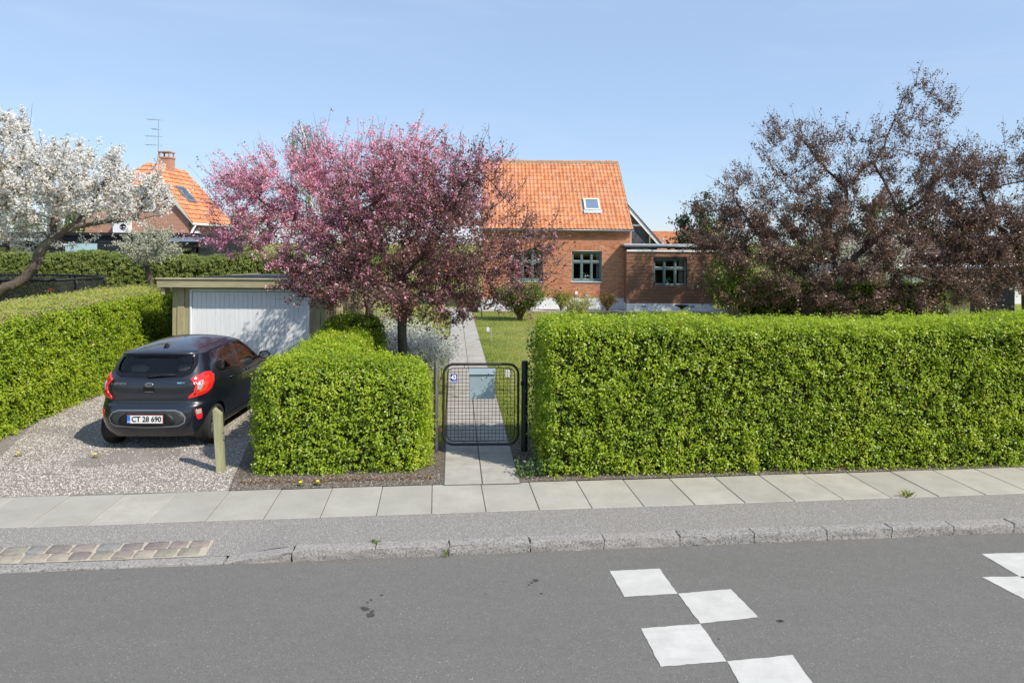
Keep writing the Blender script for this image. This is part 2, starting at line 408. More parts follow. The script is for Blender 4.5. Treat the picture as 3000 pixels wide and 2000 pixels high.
# timber
def m_wood(name, cols, axis='x', rough=0.7, knots=True, dirt=(0.1, 0.1, 0.06), amount=0.3):
    n = NT(name); p = n.coord(); oi = n.n('ShaderNodeObjectInfo').outputs['Random']
    sc = {'x': (1.2, 14, 14), 'z': (14, 14, 1.2), 'y': (14, 1.2, 14)}[axis]
    cx = n.n('ShaderNodeCombineXYZ'); n.l(n.math('MULTIPLY', oi, 37.0), cx.inputs[0]); n.l(n.math('MULTIPLY', oi, 19.0), cx.inputs[1])
    va = n.n('ShaderNodeVectorMath', operation='ADD'); n.l(n.scl(p, sc), va.inputs[0]); n.l(cx.outputs[0], va.inputs[1])
    f = n.noise(2.2, 6, 0.65, va.outputs[0], 0.6); g = n.noise(1.3, 4, 0.6, p)
    c = n.ramp(f, [(0.28, cols[0]), (0.55, cols[1]), (0.75, cols[2])])
    c = n.mix(n.math('MULTIPLY', oi, 0.55), c, cols[3])
    c = n.mix(n.ramp(g, [(0.48, 0.0), (0.75, amount)]), c, dirt)
    n.bump(f, 0.3, 0.006)
    return n.set(c, rough, 0, 0.3)
M['cedar'] = m_wood('stained_board', [(0.17, 0.082, 0.05), (0.27, 0.14, 0.088), (0.34, 0.19, 0.125), (0.21, 0.11, 0.072)], 'x', 0.6, dirt=(0.23, 0.14, 0.10))
M['green_wood'] = m_wood('weathered_green_timber', [(0.22, 0.19, 0.10), (0.40, 0.35, 0.20), (0.50, 0.44, 0.27), (0.34, 0.30, 0.175)], 'z', 0.8)
M['green_wood_x'] = m_wood('weathered_green_fascia', [(0.26, 0.23, 0.13), (0.41, 0.365, 0.22), (0.49, 0.44, 0.28), (0.37, 0.33, 0.20)], 'x', 0.8)
M['white_wood'] = m_wood('white_painted_plank', [(0.66, 0.67, 0.68), (0.76, 0.77, 0.78), (0.8, 0.81, 0.82), (0.72, 0.73, 0.74)], 'z', 0.6, dirt=(0.6, 0.61, 0.62), amount=0.4)
M['black_wood'] = m_wood('black_cladding', [(0.012, 0.014, 0.018), (0.022, 0.025, 0.032), (0.035, 0.04, 0.05), (0.02, 0.024, 0.03)], 'x', 0.6, dirt=(0.03, 0.033, 0.04))
M['post_wood'] = m_wood('pressure_treated_post', [(0.21, 0.21, 0.11), (0.34, 0.335, 0.19), (0.43, 0.42, 0.26), (0.33, 0.32, 0.19)], 'z', 0.8)
M['felt'] = m_plain('roof_felt', (0.06, 0.06, 0.065), 0.85, 0, 0.25, 30)
M['bark'] = m_wood('tree_bark', [(0.035, 0.027, 0.022), (0.095, 0.075, 0.06), (0.20, 0.165, 0.13), (0.08, 0.065, 0.055)], 'z', 0.95, dirt=(0.22, 0.21, 0.17), amount=0.5)
M['bark_light'] = m_wood('lichen_bark', [(0.055, 0.04, 0.032), (0.15, 0.12, 0.09), (0.34, 0.30, 0.23), (0.12, 0.09, 0.07)], 'z', 0.95, dirt=(0.36, 0.34, 0.27), amount=0.6)
M['twig'] = m_plain('twig', (0.16, 0.115, 0.09), 0.9, 0, 0.4, 20)
M['core'] = m_plain('hedge_twigs', (0.035, 0.032, 0.014), 1.0, 0, 0.5, 30, 0.0)
M['slate'] = m_plain('slate', (0.075, 0.08, 0.095), 0.6, 0, 0.5, 5)
M['rust'] = m_plain('rusty_metal', (0.18, 0.07, 0.035), 0.8, 0.3, 0.4, 60)
M['steel'] = m_plain('steel', (0.45, 0.45, 0.45), 0.35, 0.9, 0.1, 30)
M['gate_metal'] = m_plain('dark_gate_metal', (0.035, 0.032, 0.032), 0.45, 0.35, 0.35, 14)
M['post_black'] = m_plain('black_coated_post', (0.014, 0.013, 0.013), 0.5, 0.0, 0.3, 10)
M['post_grey'] = m_plain('grey_tube', (0.10, 0.095, 0.095), 0.5, 0.4, 0.3, 10)
M['mailbox'] = m_plain('blue_grey_enamel', (0.27, 0.345, 0.375), 0.4, 0.0, 0.06, 4)
M['enamel_blue'] = m_plain('blue_enamel', (0.02, 0.02, 0.30), 0.25, 0, 0.08, 40)
M['white_print'] = m_plain('white_print', (0.85, 0.85, 0.85), 0.4, 0, 0.02)
M['black'] = m_plain('black_plastic', (0.012, 0.012, 0.013), 0.5, 0, 0.15, 20)
M['net'] = m_glass('net_mesh', (0.35, 0.35, 0.35), 0.0)

print('materials ready')
def m_net(name, col=(0.02, 0.022, 0.024), cover=0.62):
    n = NT(name); n.set(col, 0.8)
    t = n.n('ShaderNodeBsdfTransparent'); mx = n.n('ShaderNodeMixShader'); mx.inputs[0].default_value = cover
    n.l(t.outputs[0], mx.inputs[1]); n.l(n.b.outputs[0], mx.inputs[2]); n.l(mx.outputs[0], n.out.inputs['Surface'])
    return n.m
M['net'] = m_net('net_mesh')

# ================================================================== THE SETTING
def strip(name, pts_near, pts_far, z, mat, kind='structure', parent=None, div=1, zfun=None):
    """sheet between two lines of points, gridded along depth"""
    mb = MB(); n = len(pts_near); rows = []
    for k in range(div + 1):
        t = k / div
        row = []
        for a, b in zip(pts_near, pts_far):
            p = Vector(a).lerp(Vector(b), t); p.z = z + (zfun(p.y) if zfun else 0); row.append(p)
        rows.append(row)
    for k in range(div):
        for i in range(n - 1): mb.quad(rows[k][i], rows[k][i+1], rows[k+1][i+1], rows[k+1][i])
    o = mb.build(name, mat, parent)
    if kind: o['kind'] = kind
    return o

# ground to the horizon; behind the street it falls away a little towards the houses
mb = MB()
ts = [-900, -40, -9.0, -0.84, 0.3, 0.95, 3.5, 8, 12, 16, 20, 24.6, 60, 1500]
ss = [-900, -60, -20, -8, 0, 8, 20, 60, 900]
def gz(t, Y): return -0.13 if t < 0.5 else (-0.012 if t < 1 else zg(Y) - 0.012)
vs = []
for t in ts:
    for s in ss:
        p = st(s, t); p.z = gz(t, p.y); vs.append(p)
W_ = len(ss)
mb.add(vs, [(i*W_+j, i*W_+j+1, (i+1)*W_+j+1, (i+1)*W_+j) for i in range(len(ts)-1) for j in range(W_-1)])
tag(mb.build('ground', M['lawn']), kind='structure')

ROAD_Z = -0.09
road = strip('road', [st(-70, -8.2), st(70, -8.2)], [st(-70, -0.84), st(70, -0.84)], ROAD_Z, M['road'])
# the far half of the street is behind the camera: a plain pavement and lawn edge
strip('opposite_pavement', [st(-70, -10.4), st(70, -10.4)], [st(-70, -8.2), st(70, -8.2)], 0.0, M['tarmac'])

# road markings: a chequer of half-metre squares
def marking(pts, name='marking'):
    P = [gp(1200 + x / 1.3067, 1300 + y / 1.3067, ROAD_Z + 0.004) for x, y in pts]
    mb = MB(); N = 10; out = []
    for i in range(len(P)):                                     # slightly ragged edge of hand-laid paint
        a, b = P[i], P[(i + 1) % len(P)]
        for k in range(N):
            q = a.lerp(b, k / N); w = 0.004 if k else 0
            out.append(q + Vector((random.uniform(-w, w), random.uniform(-w, w), 0)))
    mb.poly(out)
    return mb.build(name, M['paint'], road)
for q in [[(766,485),(957,476),(1026,572),(822,584)], [(1028,572),(1230,554),(1334,662),(1113,686)], [(886,705),(1112,687),(1213,831),(961,851)],
          [(1216,831),(1466,806),(1612,1012),(1335,1040)], [(2190,420),(2400,414),(2552,502),(2344,512)], [(2190,508),(2392,506),(2552,612),(2352,592)]]:
    marking(q)
# oil drips and small stones on the road
def stain(px, py, r, sq=0.5):
    c = gp(px, py, ROAD_Z + 0.003); mb = MB(); n = 14
    mb.poly([c + Vector((r * math.cos(a) * random.uniform(0.7, 1.2), r * random.uniform(0.8, 1.3) * math.sin(a), 0)) for a in [2*math.pi*k/n for k in range(n)]])
    mb.build('oil_stain', M['stain'], road)
for px, py, r in [(1072,1783,0.03),(1085,1800,0.035),(1063,1778,0.02),(1088,1756,0.014),(1118,1742,0.016),(1077,1763,0.012),(1090,1790,0.02),(1570,1699,0.028),(1558,1705,0.014),(1550,1712,0.01),(1586,1737,0.013),
                  (2283,1818,0.02),(2290,1817,0.018),(1424,1739,0.008),(348,1694,0.010),(2106,1870,0.008)]:
    stain(px, py, r)

# chip tarmac strip between kerb and slabs
verge = strip('pavement_verge', [st(-60, -0.70), st(60, -0.70)], [st(-60, -0.002), st(60, -0.002)], -0.006, M['tarmac'])
# slabs
pave = strip('pavement', [st(-60, -0.004), st(60, -0.004)], [st(-60, 0.905), st(60, 0.905)], -0.010, M['joint'])
SW = 0.604
mb = MB(); mb.cbox(0.004, SW - 0.004, 0.006, 0.894, -0.05, 0.0, 0.005); slab_me = mb.mesh('paving_slab')
for k in range(-15, 18):
    p = st(k * SW, 0)
    tilt = random.uniform(-0.0025, 0.0025)
    link('paving_slab', slab_me, M['slab'], pave, (p.x, p.y, random.uniform(-0.003, 0.003)), (tilt, random.uniform(-0.003, 0.003), SY + R(0.5)))
for s_, nm in ((-60, 'pavement_beyond'), (18 * SW, 'pavement_beyond')):
    e_ = -15 * SW if s_ < 0 else 60
    strip(nm, [st(s_, 0.004), st(e_, 0.004)], [st(s_, 0.894), st(e_, 0.894)], 0.0, M['slab'])

# kerb of rough granite blocks; dropped at the drive
def rough_block(L, Wd, H0, H1, seed, amp=0.012):
    """granite block L long, height H0 at its left end and H1 at its right; top at z=H, bottom -0.2"""
    nx, ny, nz = 14, 3, 4
    bm = bmesh.new(); bmesh.ops.create_cube(bm, size=1)
    bmesh.ops.subdivide_edges(bm, edges=bm.edges[:], cuts=9, use_grid_fill=True)
    for v in bm.verts:
        x, y, z = v.co.x + 0.5, v.co.y + 0.5, v.co.z + 0.5
        H = H0 + (H1 - H0) * x
        q = Vector((x * L, y * Wd, -0.2 + z * (H + 0.2)))
        d = noise.noise_vector(q * 14 + Vector((seed * 7.1, 0, 0))) * amp + noise.noise_vector(q * 40 + Vector((seed, 3, 0))) * amp * 0.5
        ex = min(x, 1 - x); ey = y
        if z > 0.99 and (ey < 0.01): d += Vector((0, 0.004, -0.004))
        if z > 0.99 and ex < 0.01: d += Vector((0.006 if x < 0.5 else -0.006, 0, -0.006))
        if z > 0.99: d.z *= 0.45
        if y > 0.99: d *= 0.3
        if y < 0.01 and z > 0.2: d += Vector((0, (noise.noise(q * 22 + Vector((seed, 0, 9))) + 0.6 * noise.noise(q * 55)) * 0.011, 0))
        v.co = q + d
    me = bpy.data.meshes.new('kerb_stone'); bm.to_mesh(me); bm.free()
    me.polygons.foreach_set('use_smooth', [True] * len(me.polygons)); me.set_sharp_from_angle(angle=R(32))
    return me
kerb = strip('kerb', [st(-60, -0.85), st(60, -0.85)], [st(-60, -0.69), st(60, -0.69)], -0.10, M['joint'])
kx = [gp(x, 1600, 0).x for x in ()]
edges_px = [860, 1101, 1316, 1552, 1766, 1986, 2202, 2414, 2600, 2780, 2955]
es = []
for px in edges_px:
    # where the joint meets the kerb line
    best = min(((gp(px, y, 0), y) for y in range(1480, 1640, 1)), key=lambda q: abs((q[0] - st(0, -0.77)).dot(Vector((-math.sin(SY), math.cos(SY), 0)))))
    es.append((best[0] - S_O).dot(Vector((math.cos(SY), math.sin(SY), 0))))
for k in range(8): es.append(es[-1] + random.uniform(0.85, 1.05))
for k in range(len(es) - 1):
    me = rough_block(es[k+1] - es[k] - 0.008, 0.14, 0.0, 0.0, k)
    link('kerb_stone', me, M['granite'], kerb, st(es[k] + 0.004, -0.84, 0.010 + random.uniform(-0.004, 0.004)), (0, 0, SY))
# ramped stone, then flush stones at the drive
e0 = es[0]
link('kerb_stone', rough_block(0.62, 0.14, ROAD_Z + 0.022, 0.0, 91), M['granite'], kerb, st(e0 - 0.63, -0.84, 0), (0, 0, SY))
x_ = e0 - 0.64
for k in range(7):
    L = random.uniform(0.8, 1.0)
    link('kerb_stone', rough_block(L - 0.006, 0.13, ROAD_Z + 0.022, ROAD_Z + 0.022, 120 + k, 0.006), M['granite'], kerb, st(x_ - L, -0.84, 0), (0, 0, SY)); x_ -= L
# ramp of tarmac down to the flush kerb, and the two rows of cobbles in it
def vz(s, t):
    k = min(max((e0 - 0.05 - s) / 0.6, 0), 1); k = k * k * (3 - 2 * k)
    u = min(max((-0.02 - t) / 0.66, 0), 1)
    return -0.003 * (1 - k) + (-0.003 - 0.066 * u) * k
mb = MB(); SS = [-14, -10, -7] + [e0 - 0.75 + 0.1 * k for k in range(9)] + [2, 8, 20, 60]; TT = [-0.703, -0.55, -0.4, -0.25, -0.1, -0.001]
vs = [st(s, t, vz(s, t)) for t in TT for s in SS]; w = len(SS)
mb.add(vs, [(i*w+j, i*w+j+1, (i+1)*w+j+1, (i+1)*w+j) for i in range(len(TT)-1) for j in range(w-1)])
bpy.data.objects.remove(verge)
verge = tag(mb.build('pavement_verge', M['tarmac'], smooth=True), kind='structure')
s_end = (gp(640, 1570, -0.05) - S_O).dot(Vector((math.cos(SY), math.sin(SY), 0)))
cob = MB()
def cz(t): return vz(-9, t) + 0.004
cob.quad(st(-12, -0.70, cz(-0.70)), st(s_end, -0.70, cz(-0.70)), st(s_end, -0.40, cz(-0.40)), st(-12, -0.40, cz(-0.40)))
cob_o = tag(cob.build('cobbled_crossing', M['mortar_sand']), kind='structure')
def cobble_mesh(seed):
    bm = bmesh.new(); bmesh.ops.create_cube(bm, size=1); bmesh.ops.subdivide_edges(bm, edges=bm.edges[:], cuts=2, use_grid_fill=True)
    for v in bm.verts:
        c = v.co * 2; l = (abs(c.x)**9 + abs(c.y)**9 + abs(c.z)**9) ** (1/9)
        q = c / l; d = noise.noise_vector(q * 1.4 + Vector((seed * 3.3, 0, 0))) * 0.11
        v.co = (q + d) * 0.5
    me = bpy.data.meshes.new('cobblestone'); bm.to_mesh(me); bm.free(); me.polygons.foreach_set('use_smooth', [True]*len(me.polygons)); return me
cms = [cobble_mesh(k) for k in range(6)]
for row, t0 in ((0, -0.62), (1, -0.475)):
    s = s_end - 0.02 - (0.05 if row == 0 else 0)
    while s > -9.0:
        L = random.uniform(0.17, 0.225)
        link('cobblestone', random.choice(cms), M['cobble'], cob_o, st(s - L / 2, t0 + random.uniform(-0.008, 0.008), cz(t0) - 0.012),
             (random.uniform(-0.04, 0.04) + 0.05, random.uniform(-0.05, 0.05), SY + random.uniform(-0.06, 0.06)), (L * 0.98, random.uniform(0.125, 0.142), 0.06))
        s -= L + random.uniform(0.012, 0.025)

# planting beds under the hedges, gravel drive, garden path
bed = strip('planting_bed', [st(-2.45, 0.905), st(0.30, 0.905)], [st(-2.75, 2.9), st(0.24, 2.6)], 0.002, M['soil'], div=4)
bed2 = strip('planting_bed', [st(0.80, 0.905), st(40, 0.905)], [st(0.95, 2.8), st(40, 2.8)], 0.002, M['soil'], div=4)
drive_pts_n = [st(-12, 0.905), st(-2.35, 0.905)]
drive = strip('driveway', drive_pts_n, [Vector((-9.6, 15.6, 0)), Vector((-3.1, 15.6, 0))], -0.004, M['gravel'], div=12, zfun=lambda Y: zg(Y))
# path: two columns of slabs up to the house
PA = Vector((-0.352, 8.47, 0)); PB = Vector((-2.46, 33.2, 0)); pdir = (PB - PA).normalized(); pang = math.atan2(pdir.y, pdir.x) - math.pi / 2
pn = Vector((pdir.y, -pdir.x, 0))
path = strip('garden_path', [PA - pn * 0.485, PA + pn * 0.485], [PB - pn * 0.485, PB + pn * 0.485], 0.004, M['joint'], div=24, zfun=zg)
mb = MB(); mb.cbox(-0.232, 0.232, 0.004, 0.596, -0.05, 0.0, 0.006); pslab = mb.mesh('paving_slab')
dist = 0.02; L_ = (PB - PA).length; k = 0
while dist < L_ - 0.6:
    for sgn in (-1, 1):
        p = PA + pdir * dist + pn * sgn * 0.238
        link('paving_slab', pslab, M['path'], path, (p.x, p.y, zg(p.y) + 0.014 + random.uniform(-0.003, 0.003)), (-0.01 if p.y > 12 else 0, random.uniform(-0.004, 0.004), pang + random.uniform(-0.004, 0.004)))
    dist += 0.603
# paved apron along the house front
strip('house_apron', [Vector((-3.6, 31.9, 0)), Vector((10.4, 32.0, 0))], [Vector((-3.6, 33.6, 0)), Vector((10.4, 33.6, 0))], 0.006, M['path'], zfun=zg)

# gravel stones: real pebbles on the drive
def pebbles(name, N, sampler, mat, smin=0.006, smax=0.017):
    V = []; T = []
    oct_ = np.array([(1,0,0),(0,1,0),(-1,0,0),(0,-1,0),(0,0,1)], float)
    for i in range(N):
        x, y, z = sampler()
        r = random.uniform(smin, smax); a = random.uniform(0, 6.28); ca, sa = math.cos(a), math.sin(a)
        ex, ey, ez = r * random.uniform(0.8, 1.5), r, r * random.uniform(0.5, 0.9)
        P = [(x + (q[0]*ex*ca - q[1]*ey*sa), y + (q[0]*ex*sa + q[1]*ey*ca), z + q[2]*ez) for q in oct_]
        t = random.random()
        for j in range(4): V.append((P[j], P[(j+1) % 4], P[4], P[4])); T.append(t)
    V = np.array(V)
    me = bpy.data.meshes.new(name); n = len(V)
    me.vertices.add(3*n); me.vertices.foreach_set('co', V[:, :3].astype(np.float32).reshape(-1))
    me.loops.add(3*n); me.loops.foreach_set('vertex_index', np.arange(3*n, dtype=np.int32))
    me.polygons.add(n); me.polygons.foreach_set('loop_start', np.arange(0, 3*n, 3, dtype=np.int32)); me.update(calc_edges=True)
    at_ = me.attributes.new('tint', 'FLOAT', 'FACE'); at_.data.foreach_set('value', np.array(T, dtype=np.float32))
    return link(name, me, mat)
n = NT('pebble'); a_ = n.n('ShaderNodeAttribute', attribute_name='tint')
c = n.ramp(a_.outputs['Fac'], [(0.0, (0.15, 0.135, 0.12)), (0.25, (0.29, 0.26, 0.225)), (0.5, (0.40, 0.37, 0.325)), (0.72, (0.48, 0.40, 0.33)), (0.85, (0.56, 0.53, 0.49)), (1.0, (0.66, 0.64, 0.60))])
M['pebble'] = n.set(c, 0.8, 0, 0.3)
def drive_pt():
    while True:
        Y = random.uniform(7.9, 13.5) if random.random() < 0.85 else random.uniform(13, 15.5); X = random.uniform(-9.3, -3.1)
        q = Vector((X, Y, 0)) - S_O; t = q.dot(Vector((-math.sin(SY), math.cos(SY), 0))); s = q.dot(Vector((math.cos(SY), math.sin(SY), 0)))
        if t < 0.93 or s > -2.45 - (t - 0.9) * 0.1: continue
        dens = noise.noise(Vector((X * 0.9, Y * 0.9, 3.0)))
        if dens > 0.12 and random.random() < min(0.9, (dens - 0.12) * 6): continue
        if X < -3.1 - (Y * 0.42): continue
        return X, Y, zg(Y) - 0.003
tag(pebbles('gravel', 42000, drive_pt, M['pebble'], 0.005, 0.012), 'loose grey and tan gravel spread over the driveway', 'gravel', kind='stuff')
def bed_pt():
    if random.random() < 0.35: p = st(random.uniform(-2.5, 0.1), random.uniform(0.92, 1.35))
    else: p = st(random.uniform(1.0, 8.5), random.uniform(0.92, 1.15))
    return p.x, p.y, 0.004
tag(pebbles('soil_crumbs', 2600, bed_pt, M['pebble'], 0.003, 0.008), 'small stones and crumbs on the soil under the street hedge', 'gravel', kind='stuff')

# grass blades over the lawn that shows beside the path
def blades(name, N, sampler, h0, h1, w, mat):
    V = np.zeros((N, 4, 3)); T = np.zeros(N)
    for i in range(N):
        x, y, z = sampler(); h = random.uniform(h0, h1); a = random.uniform(0, 6.28); l = random.uniform(0, 0.8) * h; b = random.uniform(0, 6.28)
        dx, dy = math.cos(a) * w, math.sin(a) * w; tx, ty = math.cos(b) * l, math.sin(b) * l
        V[i] = [(x-dx, y-dy, z), (x+dx, y+dy, z), (x+tx+dx*0.3, y+ty+dy*0.3, z+h), (x+tx-dx*0.3, y+ty-dy*0.3, z+h)]
        T[i] = min(1, max(0, 0.45 + 0.6 * noise.noise(Vector((x*0.7, y*0.7, 0))) + random.uniform(-0.3, 0.3)))
    return link(name, quads_mesh(name, V, T), mat)
def lawn_pt():
    while True:
        Y = 10.2 + 21.6 * random.random() ** 1.3
        lo = PA.x + (Y - PA.y) * pdir.x / pdir.y
        if random.random() < 0.72: X = lo + 0.50 + random.random() ** 1.2 * (1.2 + Y * 0.16)
        else: X = lo - 0.50 - random.random() * 3.0
        if X < -3.5 and Y < 21.5: continue
        return X, Y, zg(Y) - 0.012
tag(blades('lawn_grass', 52000, lawn_pt, 0.025, 0.06, 0.006, M['grass']), 'short mown grass of the front lawn beside the path', 'grass', kind='stuff')
print('setting ready')

# ================================================================== BUILDINGS
def window_set(parent, u0, u1, z0, z1, v, cols=(1/3, 2/3), split=0.36, arch=0.0, frame=M['greenpaint'], sill=True, fw=0.055, name='window', sillmat=None):
    """casement window in the plane v (outer face), looking towards -v; mesh = outer frame with mullions; sashes, panes, sill are sub-parts"""
    mb = MB(); d0, d1 = v, v + 0.09
    mb.cbox(u0, u0+fw, d0, d1, z0, z1, 0.006); mb.cbox(u1-fw, u1, d0, d1, z0, z1, 0.006)
    mb.cbox(u0+fw, u1-fw, d0, d1, z1-fw, z1, 0.006); mb.cbox(u0+fw, u1-fw, d0, d1, z0, z0+fw, 0.006)
    xs = [u0+fw] + [u0 + (u1-u0)*c for c in cols] + [u1-fw]; mw = 0.026
    zs_ = z1 - (z1-z0)*split
    for x in xs[1:-1]: mb.cbox(x-mw, x+mw, d0-0.004, d1-0.004, z0+fw, z1-fw, 0.006)
    for i in range(len(xs)-1):
        a = xs[i] + (mw if i else 0); b = xs[i+1] - (mw if i < len(xs)-2 else 0)
        mb.cbox(a, b, d0-0.002, d1-0.004, zs_-mw, zs_+mw, 0.006)
    w = mb.build(name, frame, parent)
    for i in range(len(xs)-1):
        a = xs[i] + (mw if i else 0) + 0.003; b = xs[i+1] - (mw if i < len(xs)-2 else 0) - 0.003
        for (p, q) in ((z0+fw+0.003, zs_-mw-0.003), (zs_+mw+0.003, z1-fw-0.003)):
            sw = 0.034; sb = MB(); e0_, e1_ = v+0.012, v+0.065
            sb.cbox(a, a+sw, e0_, e1_, p, q, 0.005); sb.cbox(b-sw, b, e0_, e1_, p, q, 0.005)
            sb.cbox(a+sw, b-sw, e0_, e1_, q-sw, q, 0.005); sb.cbox(a+sw, b-sw, e0_, e1_, p, p+sw*1.2, 0.005)
            sb.build('sash', frame, w)
            bead = MB(); bead.quad((a+sw, e0_-0.001, p+sw*1.2+0.001), (b-sw, e0_-0.001, p+sw*1.2+0.001), (b-sw, e1_-0.02, p+sw*1.2+0.018), (a+sw, e1_-0.02, p+sw*1.2+0.018)); bead.build('glazing_bead', M['zinc_light'], w)
            g = MB(); g.quad((a+sw, v+0.04, p+sw*1.2), (b-sw, v+0.04, p+sw*1.2), (b-sw, v+0.04, q-sw), (a+sw, v+0.04, q-sw)); g.build('pane', M['glass'], w)
    if sill:
        mb = MB(); mb.prism([(u0-0.05, v+0.05, z0+0.005), (u0-0.05, v-0.15, z0-0.03), (u0-0.05, v-0.15, z0-0.06), (u0-0.05, v+0.05, z0-0.06)], (u1-u0+0.08, 0, 0)); mb.build('sill', sillmat or M['zinc_light'], w)
    return w
def flower_pot(loc, label, s=1.0, green=(0.03, 0.16, 0.05), white=True):
    t = empty('flower_pot', loc, 0, label, 'potted plant')
    MB().lathe([(0.0, 0.0), (0.055*s, 0.0), (0.075*s, 0.13*s), (0.065*s, 0.13*s), (0.06*s, 0.1*s), (0.0, 0.1*s)], 14).build('pot', M['pot'], t, True)
    V = []; T = []
    for i in range(90):
        a, e, r = random.uniform(0, 6.28), random.uniform(-0.1, 1.4), random.uniform(0.05, 0.17)*s
        c = Vector((math.cos(a)*math.cos(e)*r, math.sin(a)*math.cos(e)*r, 0.16*s + math.sin(e)*r)); k = 0.035*s
        x = Vector((random.uniform(-1,1), random.uniform(-1,1), random.uniform(-1,1))).normalized(); y = x.orthogonal().normalized()
        V.append([c - x*k, c + y*k*0.6, c + x*k, c - y*k*0.6]); T.append(0.97 if (white and random.random() < 0.2) else random.uniform(0, 0.8))
    link('foliage', quads_mesh('foliage', np.array(V), T), m_leaf('pot_leaf', [(0.0, green), (0.85, tuple(min(1, g*1.8) for g in green)), (0.93, (0.8, 0.8, 0.75))]), t)
    return t

# ---- red brick house with pantile roof
HX, HY, HR = -1.46, 33.3, R(1.4)
house = empty('brick_house', (HX, HY, 0), HR, 'small red brick house with orange pantile roof and green casement windows', 'house')
HW, HZ0, HZP, HZT, HD = 7.29, -0.22, 0.34, 3.62, 8.2
wins = [(1.49, 2.97), (4.39, 5.87)]; WZ0, WZ1 = 1.135, 2.62
EZ = 3.70; SL = math.atan2(7.42 - EZ, 4.25); RLEN = math.hypot(7.42 - EZ, 4.25)
mb = MB()
xs = [0.0, wins[0][0], wins[0][1], wins[1][0], wins[1][1], HW]
mb.box(0, HW, 0, 0.3, HZP, WZ0); mb.box(0, HW, 0, 0.3, WZ1, HZT)
for a, b in ((xs[0], xs[1]), (xs[2], xs[3]), (xs[4], xs[5])): mb.box(a, b, 0, 0.3, WZ0, WZ1)
mb.box(0, HW, HD-0.3, HD, HZP, HZT)
mb.prism([(0, 0.3, HZP), (0, HD-0.3, HZP), (0, HD-0.3, HZT), (0, HD/2, 7.2), (0, 0.3, HZT)], (0.3, 0, 0))
mb.prism([(HW-0.3, 0.3, HZP), (HW-0.3, HD-0.3, HZP), (HW-0.3, HD-0.3, HZT), (HW-0.3, HD/2, 7.2), (HW-0.3, 0.3, HZT)], (0.3, 0, 0))
wall = mb.build('wall', M['mortar'], house)
mb = MB(); mb.box(-0.03, HW+0.03, -0.03, HD+0.03, HZ0, HZP-0.004); mb.build('plinth', M['plinth'], house)
mb = MB(); mb.box(0.32, HW-0.32, 0.34, HD-0.32, HZP, HZP+0.05); mb.box(0.32, HW-0.32, 3.4, 3.5, HZP+0.05, 3.3); mb.box(0.32, HW-0.32, 0.34, HD-0.32, 3.3, 3.35); mb.build('interior', M['room'], house)
# bricks: each its own edges, proud of the mortar; the 300 round the clear part of the wall as pieces, the rest joined
def brick_mesh(L):
    mb = MB(); mb.cbox(0, L, -0.009, 0.02, 0, 0.0505, 0.003); return mb.mesh('brick')
bm_s, bm_h = brick_mesh(0.228), brick_mesh(0.108)
CH = 0.0667; cand = []
ncourse = int((HZT - 0.02 - HZP) / CH)
def in_open(a, b, z):
    for w0, w1 in wins:
        if b > w0 - 0.002 and a < w1 + 0.002 and WZ0 - 0.04 < z + 0.03 and z < WZ1 + 0.29 and b > w0 + 0.0 and a < w1: return (w0, w1)
    return None
for k in range(ncourse):
    z = HZP + 0.006 + k * CH
    out = 0.0 if k < ncourse - 4 else 0.018 * (k - ncourse + 5)
    x = 0.002 - (0.12 if k % 2 else 0.0) - (0.06 if k % 4 > 1 else 0); j = k
    while x < HW:
        L = 0.228 if (j % 2 == 0 or random.random() < 0.3) else 0.108; j += 1
        a, b = max(x, 0.002), min(x + L, HW - 0.002); x += L + 0.015
        if b - a < 0.03: continue
        segs = [(a, b)]
        for w0, w1 in wins:
            zt = WZ1 + 0.012 + (0.245 if z < WZ1 + 0.245 else 0)
            if z + 0.055 > WZ0 - 0.06 and z < WZ1 + 0.23:
                e = 0.0 if z < WZ1 - 0.06 else 0.015 + 0.05 * max(0, min(1, (z - WZ1 + 0.06) / 0.28))
                ns = []
                for (p, q) in segs:
                    if q <= w0 - e or p >= w1 + e: ns.append((p, q))
                    else:
                        if p < w0 - e - 0.03: ns.append((p, w0 - e - 0.006))
                        if q > w1 + e + 0.03: ns.append((w1 + e + 0.006, q))
                segs = ns
        for (p, q) in segs: cand.append((p, q - p, z, out))
score = lambda c: (0 if c[0] > 3.55 else 5) + abs(c[0] - 5.2) * 0.35 + abs(c[2] - 1.9) * 0.6 + (9 if (abs(c[1]-0.228) > 1e-6 and abs(c[1]-0.108) > 1e-6) else 0)
cand.sort(key=score)
for (a, L, z, out) in cand[:272]:
    link('brick', bm_s if L > 0.2 else bm_h, M['brick'], wall, (a, -out + random.uniform(-0.002, 0.002), z))
V = []; F = []; T = []
tpl = np.array([(0,0,0),(1,0,0),(1,1,0),(0,1,0),(0,0,1),(1,0,1),(1,1,1),(0,1,1)], float)
qf = [(4,5,6,7),(0,1,5,4),(1,2,6,5),(3,0,4,7),(0,3,2,1)]
for (a, L, z, out) in cand[272:]:
    P = tpl * np.array([L, 0.025, 0.0505]) + np.array([a, -0.009 - out + random.uniform(-0.002, 0.002), z]); t = random.random()
    for f in qf: V.append(P[list(f)]); T.append(t)
o = link('brickwork', quads_mesh('brickwork', np.array(V), T), M['brick_mass'], wall); o['kind'] = 'stuff'
